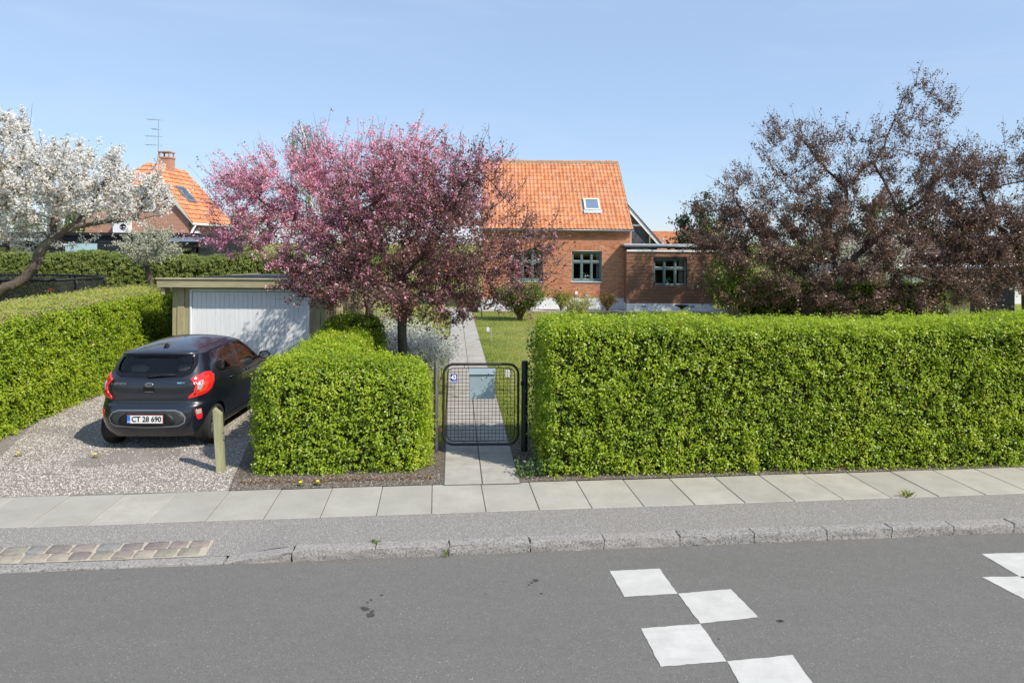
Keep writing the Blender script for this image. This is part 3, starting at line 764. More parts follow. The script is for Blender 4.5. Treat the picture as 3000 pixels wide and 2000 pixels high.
# soldier-course arches over the windows
for w0, w1 in wins:
    nb = 24
    for i in range(nb):
        u = (i + 0.5) / nb * 2 - 1; ang = u * 0.16; cx = (w0 + w1) / 2 + u * ((w1 - w0) / 2 + 0.02); zz = WZ1 + 0.012 + 0.05 * (1 - u * u)
        mb = MB(); mb.cbox(-0.026, 0.026, -0.009, 0.03, 0, 0.205, 0.003)
        if i == 0 and w0 == wins[0][0]: arch_me = mb.mesh('brick')
        link('brick', arch_me, M['brick'], wall, (cx, -0.001, zz), (0, ang, 0))
    # flat lintel piece under the arch
    mb = MB(); n_ = 12; pts = [(w0 + (w1-w0)*k/n_, 0.02, WZ1 + 0.012 + 0.05*(1-(2*k/n_-1)**2) - 0.004) for k in range(n_+1)]
    mb.prism([(w0, 0.02, WZ1-0.02)] + pts + [(w1, 0.02, WZ1-0.02)], (0, 0.2, 0)); mb.build('lintel', M['darkframe'], house)
for i, (w0, w1) in enumerate(wins): window_set(house, w0+0.012, w1-0.012, WZ0+0.02, WZ1-0.01, 0.10)
for w0, w1 in wins:      # curtain inside
    mb = MB(); n_ = 10
    for k in range(n_):
        a, b = w1-0.22+0.018*k, w1-0.22+0.018*(k+1); ya, yb = 0.36+0.02*(k % 2), 0.36+0.02*((k+1) % 2)
        mb.quad((a, ya, WZ0+0.03), (b, yb, WZ0+0.03), (b+0.0, yb, WZ1-0.05), (a, ya, WZ1-0.05))
    mb.build('curtain', M['curtain'], house)
# roof: backing sheet, tiles, ridge tiles
OV = 0.06
rf = MB()
def rp(u, s, off=0.0):
    """roof point: u across, s up the slope from the eave line"""
    return Vector((u, -0.22 + s * math.cos(SL) - off * math.sin(SL), EZ - 0.22 * math.tan(SL) * 0 + s * math.sin(SL) + off * math.cos(SL)))
RL = (HD / 2 + 0.22) / math.cos(SL)
a, b, c_, d_ = rp(-OV, 0), rp(HW+OV, 0), rp(HW+OV, RL), rp(-OV, RL)
rf.prism([a, b, c_, d_], (0, 0, -0.06))
back = lambda p: Vector((p.x, HD - p.y, p.z))
rf.prism([back(d_) + Vector((0, 0.004, 0)), back(c_) + Vector((0, 0.004, 0)), back(b), back(a)], (0, 0, -0.06))
roof = rf.build('roof', M['ridge_mortar'], house)
def pantile(w, l, h=0.032, n=9):
    """S-profile tile, origin lower left, length along +y (upslope), lower edge raised"""
    mb = MB(); prof = []
    for i in range(n + 1):
        u = i / n; z = h * (0.5 - 0.5 * math.cos(2 * math.pi * min(1, max(0, (u - 0.40) / 0.60)))) if u > 0.40 else -0.012 * math.sin(math.pi * u / 0.40)
        prof.append((u * w * 1.06, z))
    vs = [(x, 0, z + 0.030) for x, z in prof] + [(x, l, z + 0.006) for x, z in prof] + [(x, 0, z + 0.012) for x, z in prof]
    m = n + 1
    mb.add(vs, [(i, i+1, m+i+1, m+i) for i in range(n)] + [(2*m+i, 2*m+i+1, i+1, i) for i in range(n)])
    me = bpy.data.meshes.new('roof_tile'); me.from_pydata(mb.v, [], mb.f); me.polygons.foreach_set('use_smooth', [True]*len(me.polygons)); me.set_sharp_from_angle(angle=R(50)); me.update()
    return me
NC, NR = 37, 17; tw = (HW + 2 * OV) / NC; tl = (RL - 0.05) / NR
tile_me = pantile(tw, tl + 0.05)
sky_u0, sky_u1, sky_s0, sky_s1 = 5.12, 5.92, 1.28, 2.32
Vt = []; Tt = []; cnt = 0
tv = np.array([v.co[:] for v in tile_me.vertices]); tf = [tuple(p.vertices) for p in tile_me.polygons]
rot = Matrix.Rotation(SL, 4, 'X')
rotm = np.array(rot.to_3x3())
for r in range(NR):
    for c in range(NC):
        u = -OV + c * tw; s = r * tl - 0.02
        if u + tw > sky_u0 - 0.02 and u < sky_u1 - 0.0 and s + tl > sky_s0 + 0.05 and s < sky_s1 - 0.18: continue
        p = rp(u, s, 0.0); jit = (random.uniform(-0.006, 0.006), random.uniform(-0.006, 0.006), random.uniform(0, 0.004))
        if cnt < 296:
            link('roof_tile', tile_me, M['tile'], roof, p + Vector(jit), (SL, 0, random.uniform(-0.012, 0.012))); cnt += 1
        else:
            P = tv @ rotm.T + np.array(p) + np.array(jit); t = random.random()
            for f in tf: Vt.append(P[list(f)]); Tt.append(t)
o = link('roof_tiling', quads_mesh('roof_tiling', np.array(Vt), Tt), M['tile_mass'], roof); o['kind'] = 'stuff'
mb = MB(); NRT = 22; rl = (HW + 2*OV) / NRT
for k in range(9):
    pass
prof = [(0.125*math.cos(a), 0.095*math.sin(a)) for a in [math.pi*k/8 for k in range(9)]]
vs = []
for (x, sc) in ((0.0, 1.0), (rl*0.93, 0.93), (rl*1.04, 0.92)):
    vs += [(x, y*sc, z*sc) for y, z in prof]
mb.add(vs, [(i*9+j, i*9+j+1, (i+1)*9+j+1, (i+1)*9+j) for i in range(2) for j in range(8)]); ridge_me = mb.mesh('ridge_tile', True)
top = rp(0, RL)
for k in range(NRT):
    link('ridge_tile', ridge_me, M['tile'], roof, (-OV + k*rl, HD/2, top.z - 0.005 + random.uniform(-0.012, 0.012)), (random.uniform(-0.05, 0.05), random.uniform(-0.02, 0.02), random.uniform(-0.02, 0.02)))
mb = MB()
for k in range(60):
    u = -OV + (HW + 2*OV) * k / 60; w_ = (HW + 2*OV)/60
    mb.box(u, u + w_, HD/2 - 0.16 - random.uniform(0, 0.03), HD/2 + 0.14, top.z - 0.12, top.z + 0.012 + random.uniform(-0.01, 0.012))
mb.build('ridge_mortar', M['ridge_mortar'], roof)
mb = MB(); mb.prism([rp(-OV-0.02, -0.02, -0.10), rp(-OV-0.02, RL, -0.10), rp(-OV-0.02, RL, 0.03), rp(-OV-0.02, -0.02, 0.03)], (0.02, 0, 0)); mb.prism([rp(HW+OV, -0.02, -0.10), rp(HW+OV, RL, -0.10), rp(HW+OV, RL, 0.03), rp(HW+OV, -0.02, 0.03)], (0.02, 0, 0)); mb.build('verge_board', M['darkframe'], house)
# skylight
sk = MB()
def rbox(mb, u0, u1, s0, s1, o0, o1):
    P = [rp(u, s, o) for o in (o0, o1) for (u, s) in ((u0, s0), (u1, s0), (u1, s1), (u0, s1))]
    mb.add(P, [(0,3,2,1),(4,5,6,7),(0,1,5,4),(1,2,6,5),(2,3,7,6),(3,0,4,7)]); return mb
fw = 0.085
rbox(sk, sky_u0, sky_u0+fw, sky_s0+0.12, sky_s1, -0.05, 0.12); rbox(sk, sky_u1-fw, sky_u1, sky_s0+0.12, sky_s1, -0.05, 0.12)
rbox(sk, sky_u0+fw, sky_u1-fw, sky_s1-fw, sky_s1, -0.05, 0.12); rbox(sk, sky_u0+fw, sky_u1-fw, sky_s0+0.12, sky_s0+0.12+fw, -0.05, 0.12)
skl = sk.build('skylight', M['cream'], house)
m2 = MB(); m2.quad(rp(sky_u0+fw, sky_s0+0.12+fw, 0.09), rp(sky_u1-fw, sky_s0+0.12+fw, 0.09), rp(sky_u1-fw, sky_s1-fw, 0.09), rp(sky_u0+fw, sky_s1-fw, 0.09)); m2.build('pane', M['skyglass'], skl)
m2 = MB(); m2.quad(rp(sky_u0-0.06, sky_s0-0.12, 0.075), rp(sky_u1+0.06, sky_s0-0.12, 0.075), rp(sky_u1+0.06, sky_s0+0.14, 0.085), rp(sky_u0-0.06, sky_s0+0.14, 0.085)); m2.build('flashing', M['zinc_light'], skl)
m2 = MB(); rbox(m2, sky_u0+fw, sky_u1-fw, sky_s0+0.14, sky_s1-fw, -0.3, 0.02); m2.build('blind', m_plain('skylight_blind', (0.10, 0.11, 0.14), 0.8), skl)
# gutter and downpipe
mb = MB(); n_ = 8
gy, gz_ = rp(0, -0.03).y, rp(0, -0.03).z - 0.02
prof = [(0.065*math.cos(a), 0.065*math.sin(a)) for a in [math.pi + math.pi*k/n_ for k in range(n_+1)]] + [(0.058*math.cos(a), 0.058*math.sin(a)) for a in [2*math.pi - math.pi*k/n_ for k in range(n_+1)]]
mb.prism([(-0.1, gy + x, gz_ + z) for x, z in prof], (HW + 0.2, 0, 0)); mb.build('gutter', M['zinc'], house, True)
for k in range(9): pass
mb = MB(); xd = HW - 0.20
mb.tube([(xd+0.14, -0.06, 2.86), (xd+0.06, -0.075, 2.80), (xd-0.04, -0.075, 2.62), (xd-0.05, -0.075, 1.5), (xd-0.05, -0.075, 0.45), (xd, -0.10, 0.30), (xd+0.03, -0.10, -0.05), (xd+0.12, -0.18, -0.17)], 0.042, 10); mb.build('downpipe', M['zinc'], house, True)
mb = MB(); mb.cbox(4.55, 4.68, -0.06, 0.0, 0.5, 0.66, 0.01); mb.build('meter_box', M['white'], house)
mb = MB(); mb.cbox(5.06, 5.26, -0.02, 0.0, 0.39, 0.50, 0.006); mb.build('air_vent', M['zinc_light'], house)
flower_pot(Vector((HX, HY, 0)) + Matrix.Rotation(HR, 3, 'Z') @ Vector((5.08, 0.24, WZ0 + 0.06)), 'white pot with green plant on the brick house window sill', 1.25)

# ---- timber-clad extension on the right of the house
AX0, AX1, AY = 5.50, 9.66, 32.62
annex = empty('timber_extension', (AX0, AY, 0), R(0.4), 'flat-roofed extension clad in brown horizontal boards beside the brick house', 'extension')
AW = AX1 - AX0; AZ0, AZP, AZT = -0.22, 0.155, 2.70
wx0, wx1, wz0, wz1 = 1.27, 2.88, 0.985, 2.30
mb = MB(); mb.box(0, AW, 0, 5, AZ0, AZP); mb.build('plinth', M['plinth'], annex)
mb = MB()
mb.box(0.02, AW-0.02, 0.025, 0.3, AZP+0.01, wz0); mb.box(0.02, AW-0.02, 0.025, 0.3, wz1, AZT)
mb.box(0.02, wx0, 0.025, 0.3, wz0, wz1); mb.box(wx1, AW-0.02, 0.025, 0.3, wz0, wz1)
mb.box(AW-0.3, AW-0.02, 0.3, 5, AZP+0.01, AZT); mb.box(0.02, 0.3, 0.3, 5, AZP+0.01, AZT); mb.box(0.3, AW-0.3, 4.7, 5, AZP+0.01, AZT)
aw = mb.build('wall', M['darkframe'], annex)
mb = MB(); mb.box(0.32, AW-0.32, 0.32, 3.2, AZP+0.02, AZP+0.06); mb.box(0.32, AW-0.32, 3.1, 3.2, AZP+0.06, AZT-0.1); mb.build('interior', M['room'], annex)
BH = 0.163; nbd = int(round((AZT - AZP) / BH)); BH = (AZT - AZP - 0.01) / nbd
for k in range(nbd):
    z = AZP + 0.012 + k * BH; zt = z + BH - 0.012
    segs = [(0.0, 1.15 if k in (12, 9, 14) else AW), (1.155, AW)] if k in (12, 9, 14) else [(0.0, AW)]
    if zt > wz0 - 0.02 and z < wz1 + 0.02: segs = [(0.0, wx0 - 0.004), (wx1 + 0.004, AW)]
    for a, b in segs:
        za, zb = z, zt
        MB().cbox(a, b, 0.0, 0.024, za, zb, 0.004).build('board', M['cedar'], aw)
    MB().cbox(0.0-0.022, -0.001, 0.0, 0.69, z, zt, 0.004).build('board', M['cedar'], aw)
MB().cbox(-0.025, 0.02, -0.012, -0.001, AZP+0.01, AZT, 0.003).build('corner_trim', M['cedar'], annex)
mb = MB(); mb.cbox(wx0-0.03, wx1+0.03, -0.03, 0.16, wz0-0.055, wz0-0.002, 0.004); mb.build('window_ledge', M['cedar'], annex)
mb = MB(); mb.box(wx0-0.003, wx0+0.012, 0.001, 0.2, wz0, wz1); mb.box(wx1-0.012, wx1+0.003, 0.001, 0.2, wz0, wz1); mb.box(wx0+0.012, wx1-0.012, 0.001, 0.2, wz1-0.012, wz1); mb.build('reveal', M['darkframe'], annex)
window_set(annex, wx0+0.013, wx1-0.013, wz0, wz1-0.013, 0.115, sill=False)
mb = MB(); n_ = 10
for k in range(n_):
    a = wx1-0.32+0.022*k; mb.quad((a, 0.36+0.02*(k % 2), wz0+0.05), (a+0.022, 0.36+0.02*((k+1) % 2), wz0+0.05), (a+0.022, 0.36+0.02*((k+1) % 2), wz1-0.05), (a, 0.36+0.02*(k % 2), wz1-0.05))
mb.build('curtain', M['curtain'], annex)
MB().cbox(-0.02, AW+0.5, -0.05, -0.001, AZT-0.075, AZT+0.015, 0.004).build('trim_board', M['white'], annex)
MB().cbox(-0.10, AW+0.55, -0.03, 5.1, AZT+0.085, AZT+0.20, 0.01).build('fascia', M['darkframe'], annex)
mb = MB(); mb.prism([(-0.12, -0.085 + x, AZT+0.20 + z) for x, z in [(0.06*math.cos(a), 0.06*math.sin(a)) for a in [math.pi + math.pi*k/8 for k in range(9)]] + [(0.052*math.cos(a), 0.052*math.sin(a)) for a in [2*math.pi - math.pi*k/8 for k in range(9)]]], (AW+0.7, 0, 0)); mb.build('gutter', M['zinc'], annex, True)
MB().cbox(-0.16, AW+0.6, -0.05, 5.15, AZT+0.205, AZT+0.30, 0.012).build('roof', M['zinc_light'], annex)
MB().lathe([(0.04, 0), (0.04, 0.22), (0.055, 0.22), (0.055, 0.27), (0.0, 0.27)], 10, (2.05, 1.5, AZT+0.30)).build('vent_pipe', M['zinc_light'], annex, True)
for x in (0.72, 3.05): MB().cbox(x, x+0.2, -0.012, 0.0, -0.02, 0.06, 0.004).build('air_vent', M['zinc'], annex)
flower_pot(annex.location + Vector((2.0, 0.26, wz0 + 0.05)), 'white pot with bright green plant in the timber extension window', 1.2, (0.02, 0.22, 0.06), False)

# ---- slate-hung gable and dark roof behind the house
gab = empty('slate_gable_house', (3.0, 40.0, 0), 0, 'house behind with slate-hung gable edged by a white bargeboard', 'house')
mb = MB(); mb.prism([(0.2, 0, -0.2), (5.5, 0, -0.2), (5.5, 0, 3.1), (2.7, 0, 6.3), (0.2, 0, 3.6)], (0, 7, 0)); gw = mb.build('wall', M['slate'], gab)
sm = MB().cbox(0, 0.2, -0.03, 0.0, 0, 0.14, 0.004).mesh('shingle')
for r in range(22):
    z = 2.9 + r * 0.12
    for c in range(12):
        u = 3.2 + c * 0.21 + (0.1 if r % 2 else 0); lim = 5.5 - (z - 3.1) * (2.8 / 3.2)
        if u + 0.22 < lim: link('shingle', sm, M['slate'], gw, (u, random.uniform(-0.006, 0), z), (R(-3), random.uniform(-0.03, 0.03), 0))
bb = MB(); bb.prism([(2.72, -0.25, 6.38), (5.75, -0.25, 2.92), (5.75, -0.25, 2.66), (2.72, -0.25, 6.08)], (0, 0.05, 0)); bb.build('bargeboard', M['white'], gab)
MB().prism([(2.72, -0.3, 6.44), (5.82, -0.3, 2.95), (5.82, -0.3, 2.88), (2.72, -0.3, 6.385)], (0, 7.4, 0)).build('roof', M['slate'], gab)
MB().cbox(3.6, 4.9, -0.08, -0.035, 4.02, 4.14, 0.01).build('gable_rail', M['white'], gab)
MB().cbox(3.86, 3.98, -0.06, -0.033, 2.8, 3.75, 0.01).build('window_frame', M['white'], gab)
MB().tube([(5.0, -0.3, 2.9), (5.0, -0.3, 3.55)], 0.035, 8).build('flue', M['post_wood'], gab)

# ---- far roofs
def far_house(name, x0, x1, y0, y1, ze, zr, label, wallmat, along='x', win=True):
    t = empty(name, ((x0+x1)/2, y0, 0), 0, label, 'house'); w = (x1-x0)/2; d = y1-y0
    MB().box(-w, w, 0, d, -0.3, ze).build('wall', wallmat, t)
    Vq = []; Tq = []
    n_r, n_c = max(6, int(math.hypot(d/2, zr-ze)/0.33)), max(8, int(2*w/0.22))
    r = MB(); r.prism([(-w-0.3, -0.3, ze-0.2), (w+0.3, -0.3, ze-0.2), (w+0.3, d/2, zr-0.05), (-w-0.3, d/2, zr-0.05)], (0, 0, -0.08)); r.prism([(-w-0.3, d/2, zr-0.05), (w+0.3, d/2, zr-0.05), (w+0.3, d+0.3, ze-0.2), (-w-0.3, d+0.3, ze-0.2)], (0, 0, -0.08))
    ro = r.build('roof', M['ridge_mortar'], t)
    for i in range(n_r):
        for j in range(n_c):
            s0, s1 = i/n_r, (i+1.1)/n_r; a, b = -w-0.3+(2*w+0.6)*j/n_c, -w-0.3+(2*w+0.6)*(j+1)/n_c
            P = lambda u, s, o: (u, -0.3+(d/2+0.3)*s, ze-0.2+(zr-ze+0.15)*s+o)
            tt = random.random(); m_ = (a+b)/2
            Vq.append([P(a, s0, 0.05), P(m_, s0, 0.075), P(m_, s1, 0.035), P(a, s1, 0.01)]); Vq.append([P(m_, s0, 0.075), P(b, s0, 0.05), P(b, s1, 0.01), P(m_, s1, 0.035)]); Tq += [tt, tt]
    o = link('roof_tiling', quads_mesh('roof_tiling', np.array(Vq), Tq), M['tile_far'], ro); o['kind'] = 'stuff'
    return t
fh = far_house('far_house', 12.2, 20.0, 66, 76, 2.6, 4.35, 'distant house whose orange tiled roof shows right of the slate gable', M['far_brick'])
MB().box(1.4, 2.1, 4.6, 5.4, 3.9, 5.0).build('chimney', M['far_brick'], fh)

# ---- brick house far left, gable to the street, half-hipped orange roof
FX0, FX1, FY0, FY1 = -22.5, -17.05, 36.0, 41.0
lh = empty('gabled_brick_house', (-19.78, FY0, 0), 0, 'red brick neighbour house with half-hipped orange tiled roof and chimney', 'house')
w2 = (FX1 - FX0) / 2; ze, zh, zr = 4.1, 5.88, 7.25; xh = w2 * (zr - zh) / (zr - ze)
mb = MB(); mb.prism([(-w2, 0, -0.3), (w2, 0, -0.3), (w2, 0, ze), (xh, 0, zh), (-xh, 0, zh), (-w2, 0, ze)], (0, FY1-FY0, 0)); lw = mb.build('wall', M['far_brick'], lh)
def slope_tiles(quad4, nr, nc, mat, parent):
    """pantiles over a quad a,b (eave) c,d (ridge)"""
    a, b, c, d = [Vector(q) for q in quad4]; nrm = (b-a).cross(d-a).normalized(); Vq = []; Tq = []
    if nrm.z < 0: nrm = -nrm
    for i in range(nr):
        for j in range(nc):
            s0, s1 = i/nr, min(1.0, (i+1.15)/nr); u0, um, u1 = j/nc, (j+0.5)/nc, (j+1)/nc
            P = lambda u, s, o: a.lerp(b, u).lerp(d.lerp(c, u), s) + nrm*o
            t = random.random()
            Vq.append([P(u0, s0, 0.06), P(um, s0, 0.09), P(um, s1, 0.04), P(u0, s1, 0.015)]); Vq.append([P(um, s0, 0.09), P(u1, s0, 0.06), P(u1, s1, 0.015), P(um, s1, 0.04)]); Tq += [t, t]
            Vq.append([P(u0, s0, 0.06), P(u0, s0, 0.02), P(u1, s0, 0.02), P(um, s0, 0.09)]); Tq.append(t)
    o = link('roof_tiling', quads_mesh('roof_tiling', np.array(Vq), Tq), mat, parent); o['kind'] = 'stuff'
    return o
ov = 0.18; D_ = FY1 - FY0; hy = 1.25
r = MB(); e = 0.30
R_e = Vector((w2+e, -ov, ze-0.18)); R_e2 = Vector((w2+e, D_+ov, ze-0.18)); R_h = Vector((xh+0.12, -ov, zh)); pk = Vector((0, hy, zr)); pk2 = Vector((0, D_+ov, zr))
mid = Vector(((w2+xh)/2+0.02, -ov, (ze+zh)/2-0.12)); 
r.poly([R_e, R_e2, pk2, pk, R_h]); r.poly([Vector((-p.x, p.y, p.z)) for p in (R_e, R_h, pk, pk2, R_e2)]); r.poly([R_h, pk, Vector((-R_h.x, R_h.y, R_h.z))])
lr = r.build('roof', M['ridge_mortar'], lh)
slope_tiles([R_e, R_e2, pk2, R_h + (pk - R_h) * 1.0], 13, 22, M['tile_far'], lr)
hipq = [Vector((-R_h.x, -ov-0.02, zh)), Vector((R_h.x, -ov-0.02, zh)), pk + Vector((0.1, 0, 0)), pk + Vector((-0.1, 0, 0))]
slope_tiles(hipq, 6, 8, M['tile_far'], lr)
MB().poly([R_h + Vector((0, -0.005, 0.02)), R_e + Vector((0, -0.005, 0.02)), R_e + Vector((0, -0.005, -0.05)), R_h + Vector((-0.04, -0.005, -0.05))]).build('verge_mortar', M['mortar'], lh)
mb = MB(); mb.box(-0.33, 0.33, 2.7, 3.35, zr-0.7, zr+0.45); mb.box(-0.37, 0.37, 2.66, 3.39, zr+0.45, zr+0.53)
for x, y in ((-0.3, 2.72), (0.23, 2.72), (-0.3, 3.26), (0.23, 3.26)): mb.box(x, x+0.07, y, y+0.07, zr+0.53, zr+0.78)
mb.box(-0.34, 0.34, 2.68, 3.37, zr+0.78, zr+0.84); mb.build('chimney', M['far_brick'], lr)
mb = MB(); mb.tube([(w2+e, -ov, ze-0.2), (w2+e, D_+ov, ze-0.2)], 0.07, 8); mb.tube([(w2+e, 0.1, ze-0.25), (w2+0.1, 0.05, ze-0.7), (w2+0.1, 0.05, 1.0)], 0.06, 8); mb.build('gutter', M['white'], lh, True)
MB().tube([(-xh-0.3, -ov-0.06, zh-0.02), (xh+0.3, -ov-0.06, zh-0.02)], 0.06, 8).build('gutter', M['white'], lh, True)
# roof window on the slope
sl = (pk - R_e).normalized(); nn = (R_e2 - R_e).cross(pk - R_e).normalized(); nn = nn if nn.z > 0 else -nn
c0 = Vector((w2+e, 2.0, ze-0.18)) + (Vector((0, 0, zr)) + Vector((0, 2.0, 0)) - Vector((w2+e, 2.0, ze-0.18))) * 0.36
up_ = (Vector((0, 0, zr)) - Vector((w2+e, 0, ze-0.18))).normalized()
MB().prism([c0 + Vector((0, -0.45, 0)) + nn*0.05, c0 + Vector((0, 0.45, 0)) + nn*0.05, c0 + Vector((0, 0.45, 0)) + up_*1.15 + nn*0.05, c0 + Vector((0, -0.45, 0)) + up_*1.15 + nn*0.05], nn*0.1).build('roof_window', M['zinc'], lh)
q = [c0 + Vector((0, y, 0)) + up_*s + nn*0.155 for y, s in ((-0.36, 0.12), (0.36, 0.12), (0.36, 1.03), (-0.36, 1.03))]
MB().quad(*q).build('roof_window_pane', M['skyglass'], lh)
def simple_window(parent, u0, u1, z0, z1, v, frame, axis='y', name='window'):
    mb = MB(); f = 0.07; m_ = (u0+u1)/2
    for a, b, c, d in ((u0, u0+f, z0, z1), (u1-f, u1, z0, z1), (u0+f, u1-f, z0, z0+f), (u0+f, u1-f, z1-f, z1), (m_-f/2, m_+f/2, z0+f, z1-f)):
        if axis == 'y': mb.box(a, b, v-0.05, v+0.02, c, d)
        else: mb.box(v-0.02, v+0.05, a, b, c, d)
    w = mb.build(name, frame, parent)
    g = MB()
    if axis == 'y': g.quad((u0+f, v-0.01, z0+f), (u1-f, v-0.01, z0+f), (u1-f, v-0.01, z1-f), (u0+f, v-0.01, z1-f))
    else: g.quad((v+0.01, u0+f, z0+f), (v+0.01, u1-f, z0+f), (v+0.01, u1-f, z1-f), (v+0.01, u0+f, z1-f))
    g.build('pane', M['skyglass'], w); return w
simple_window(lh, -0.95, -0.25, 4.6, 5.45, 0.0, M['white']); simple_window(lh, 0.25, 0.95, 4.55, 5.45, 0.0, M['white'])
simple_window(lh, 1.6, 2.4, 2.0, 3.3, w2, M['white'], 'x'); simple_window(lh, 3.4, 4.2, 2.0, 3.3, w2, M['white'], 'x')
mb = MB(); mb.prism([(w2+0.02, 0.55, 2.6), (w2+0.02, 1.15, 2.6)] + [(w2+0.02, 0.85+0.3*math.cos(a), 3.35+0.3*math.sin(a)) for a in [math.pi*k/8 for k in range(9)]], (0.06, 0, 0)); mb.build('arched_door', M['white'], lh)
MB().cbox(-1.05, -0.25, -0.42, -0.02, 3.12, 4.05, 0.02).build('heat_pump', M['white'], lh)
MB().lathe([(0.0, -0.43), (0.16, -0.43), (0.17, -0.425), (0.0, -0.425)], 18, (-0.5, 0, 3.72), 'y').build('fan_grille', M['black'], lh)
# aerial on the chimney
ant = MB(); ax, ay, az = -0.46, 3.0, zr + 0.2
ant.tube([(ax, ay, az), (ax, ay, az+2.5)], 0.014, 6)
for dz, l in ((2.45, 0.6), (1.9, 0.35), (1.5, 0.7), (1.0, 0.7)):
    ant.tube([(ax-l, ay, az+dz+0.03), (ax+0.35*l, ay+0.05, az+dz)], 0.008, 5)
    for j in range(4): ant.tube([(ax-l+0.25*j*l, ay-0.22, az+dz+0.03), (ax-l+0.25*j*l, ay+0.22, az+dz+0.03)], 0.008, 4)
ant.build('aerial', M['zinc'], lh)

# ---- black-clad extension in front of it
bx = empty('black_clad_house', (-20, 30.5, 0), 0, 'low flat-roofed house clad in black horizontal boards with pale window', 'house')
BX0, BX1, BZT = -4.5, 6.0, 3.22
MB().box(BX0+0.03, BX1-0.03, 0.03, 5.0, -0.3, BZT-0.05).build('wall', M['black'], bx)
bw = [o for o in bx.children][0]
for k in range(20):
    z = 0.35 + k * 0.142
    for a, b in ([(BX0, -0.02), (1.53, BX1)] if (z + 0.14 > 1.75 and z < 2.94) else [(BX0, BX1)]):
        if a == BX0 and z > 2.2 - 0.3 and z < 2.95: a = -1.0
        if b > a: MB().add([(a, 0.0, z), (b, 0.0, z), (b, 0.022, z+0.142), (a, 0.022, z+0.142), (a, 0.03, z), (b, 0.03, z)], [(0,1,2,3),(0,4,5,1)]).build('board', M['black_wood'], bw)
MB().cbox(BX0-0.1, BX1+0.1, -0.12, 5.1, BZT-0.02, BZT+0.14, 0.02).build('roof_edge', M['black'], bx)
simple = MB(); simple.box(-0.02, 1.53, 0.0, 0.04, 1.75, 1.80); simple.box(-0.02, 0.03, 0.0, 0.04, 1.80, 2.94); simple.box(1.48, 1.53, 0.0, 0.04, 1.80, 2.94); simple.box(0.03, 1.48, 0.0, 0.04, 2.89, 2.94)
wb = simple.build('window', M['black'], bx)
MB().quad((0.03, 0.02, 1.8), (1.48, 0.02, 1.8), (1.48, 0.02, 2.89), (0.03, 0.02, 2.89)).build('pane', m_plain('pale_blind', (0.42, 0.60, 0.64), 0.25, 0, 0.05, 1), wb)
# porch on its left
MB().cbox(-4.6, -0.75, -1.4, -0.05, 2.95, 3.08, 0.02).build('porch_roof', M['zinc_light'], bx)
MB().cbox(-4.6, -0.75, -1.42, -1.3, 2.72, 2.95, 0.02).build('porch_beam', M['black'], bx)
for k, x in enumerate((-4.3, -3.4, -2.5, -1.6, -0.9)): MB().cbox(x, x+0.1, -1.38, -1.28, -0.2, 2.72, 0.01).build('porch_post', M['black'], bx)
for k, x in enumerate((-4.2, -3.3, -2.4, -1.5)): MB().quad((x, -1.33, 0.3), (x+0.8, -1.33, 0.3), (x+0.8, -1.33, 2.7), (x, -1.33, 2.7)).build('porch_pane', M['skyglass'], bx)
# bay on its right
MB().cbox(4.9, 6.55, -1.2, 1.0, 2.72, 2.98, 0.03).build('bay_roof', M['black'], bx)
MB().prism([(4.85, -1.3, 2.98), (6.6, -1.3, 2.98), (6.3, 0.0, 3.16), (5.0, 0.0, 3.16)], (0, 0.02, 0.03)).build('bay_roof_sheet', M['zinc'], bx)
for x in (4.95, 5.42, 6.22): MB().cbox(x, x+0.12, -1.1, -1.0, -0.2, 2.72, 0.01).build('bay_post', M['black'], bx)
for a, b in ((5.07, 5.42), (5.54, 6.22)):
    MB().quad((a, -1.05, 1.6), (b, -1.05, 1.6), (b, -1.05, 2.7), (a, -1.05, 2.7)).build('bay_pane', M['skyglass'], bx)
MB().quad((5.54, -1.0, 0.3), (6.22, -1.0, 0.3), (6.22, -1.0, 2.12), (5.54, -1.0, 2.12)).build('bay_blind', M['curtain'], bx)
# white garden wall right of it
tag(MB().cbox(-14.2, -8.0, 33.0, 33.2, -0.3, 2.32, 0.02).build('garden_wall', M['plinth']), 'long white rendered garden wall behind the crab apple tree', 'wall')

# ---- shed and low house at far right
sh = empty('garden_shed', (20.6, 32.2, 0), R(-22), 'dark grey garden shed with flat roof at the far right', 'shed')
MB().box(0, 2.6, 0, 2.4, -0.3, 1.72).build('wall', M['black'], sh)
for k in range(12):
    MB().cbox(k*0.216, k*0.216+0.206, -0.03, -0.002, -0.3, 1.70, 0.004).build('board', M['post_wood'] if k < 4 else M['black_wood'], sh)
MB().cbox(-0.35, 2.95, -0.35, 2.7, 1.74, 1.98, 0.015).build('roof', M['zinc'], sh)
fr = far_house('low_house', 19.5, 34, 38, 46, 2.0, 3.6, 'low house with brown roof and pale gutter at far right', M['plinth'])
for o in fr.children:
    if o.name.startswith('roof'):
        for q_ in o.children: q_.data.materials.clear(); q_.data.materials.append(m_plain('brown_roof', (0.12, 0.075, 0.06), 0.85, 0, 0.3, 8))
MB().tube([(-7.6, -0.42, 1.86), (7.6, -0.42, 1.86)], 0.08, 8).build('gutter', M['zinc_light'], fr)

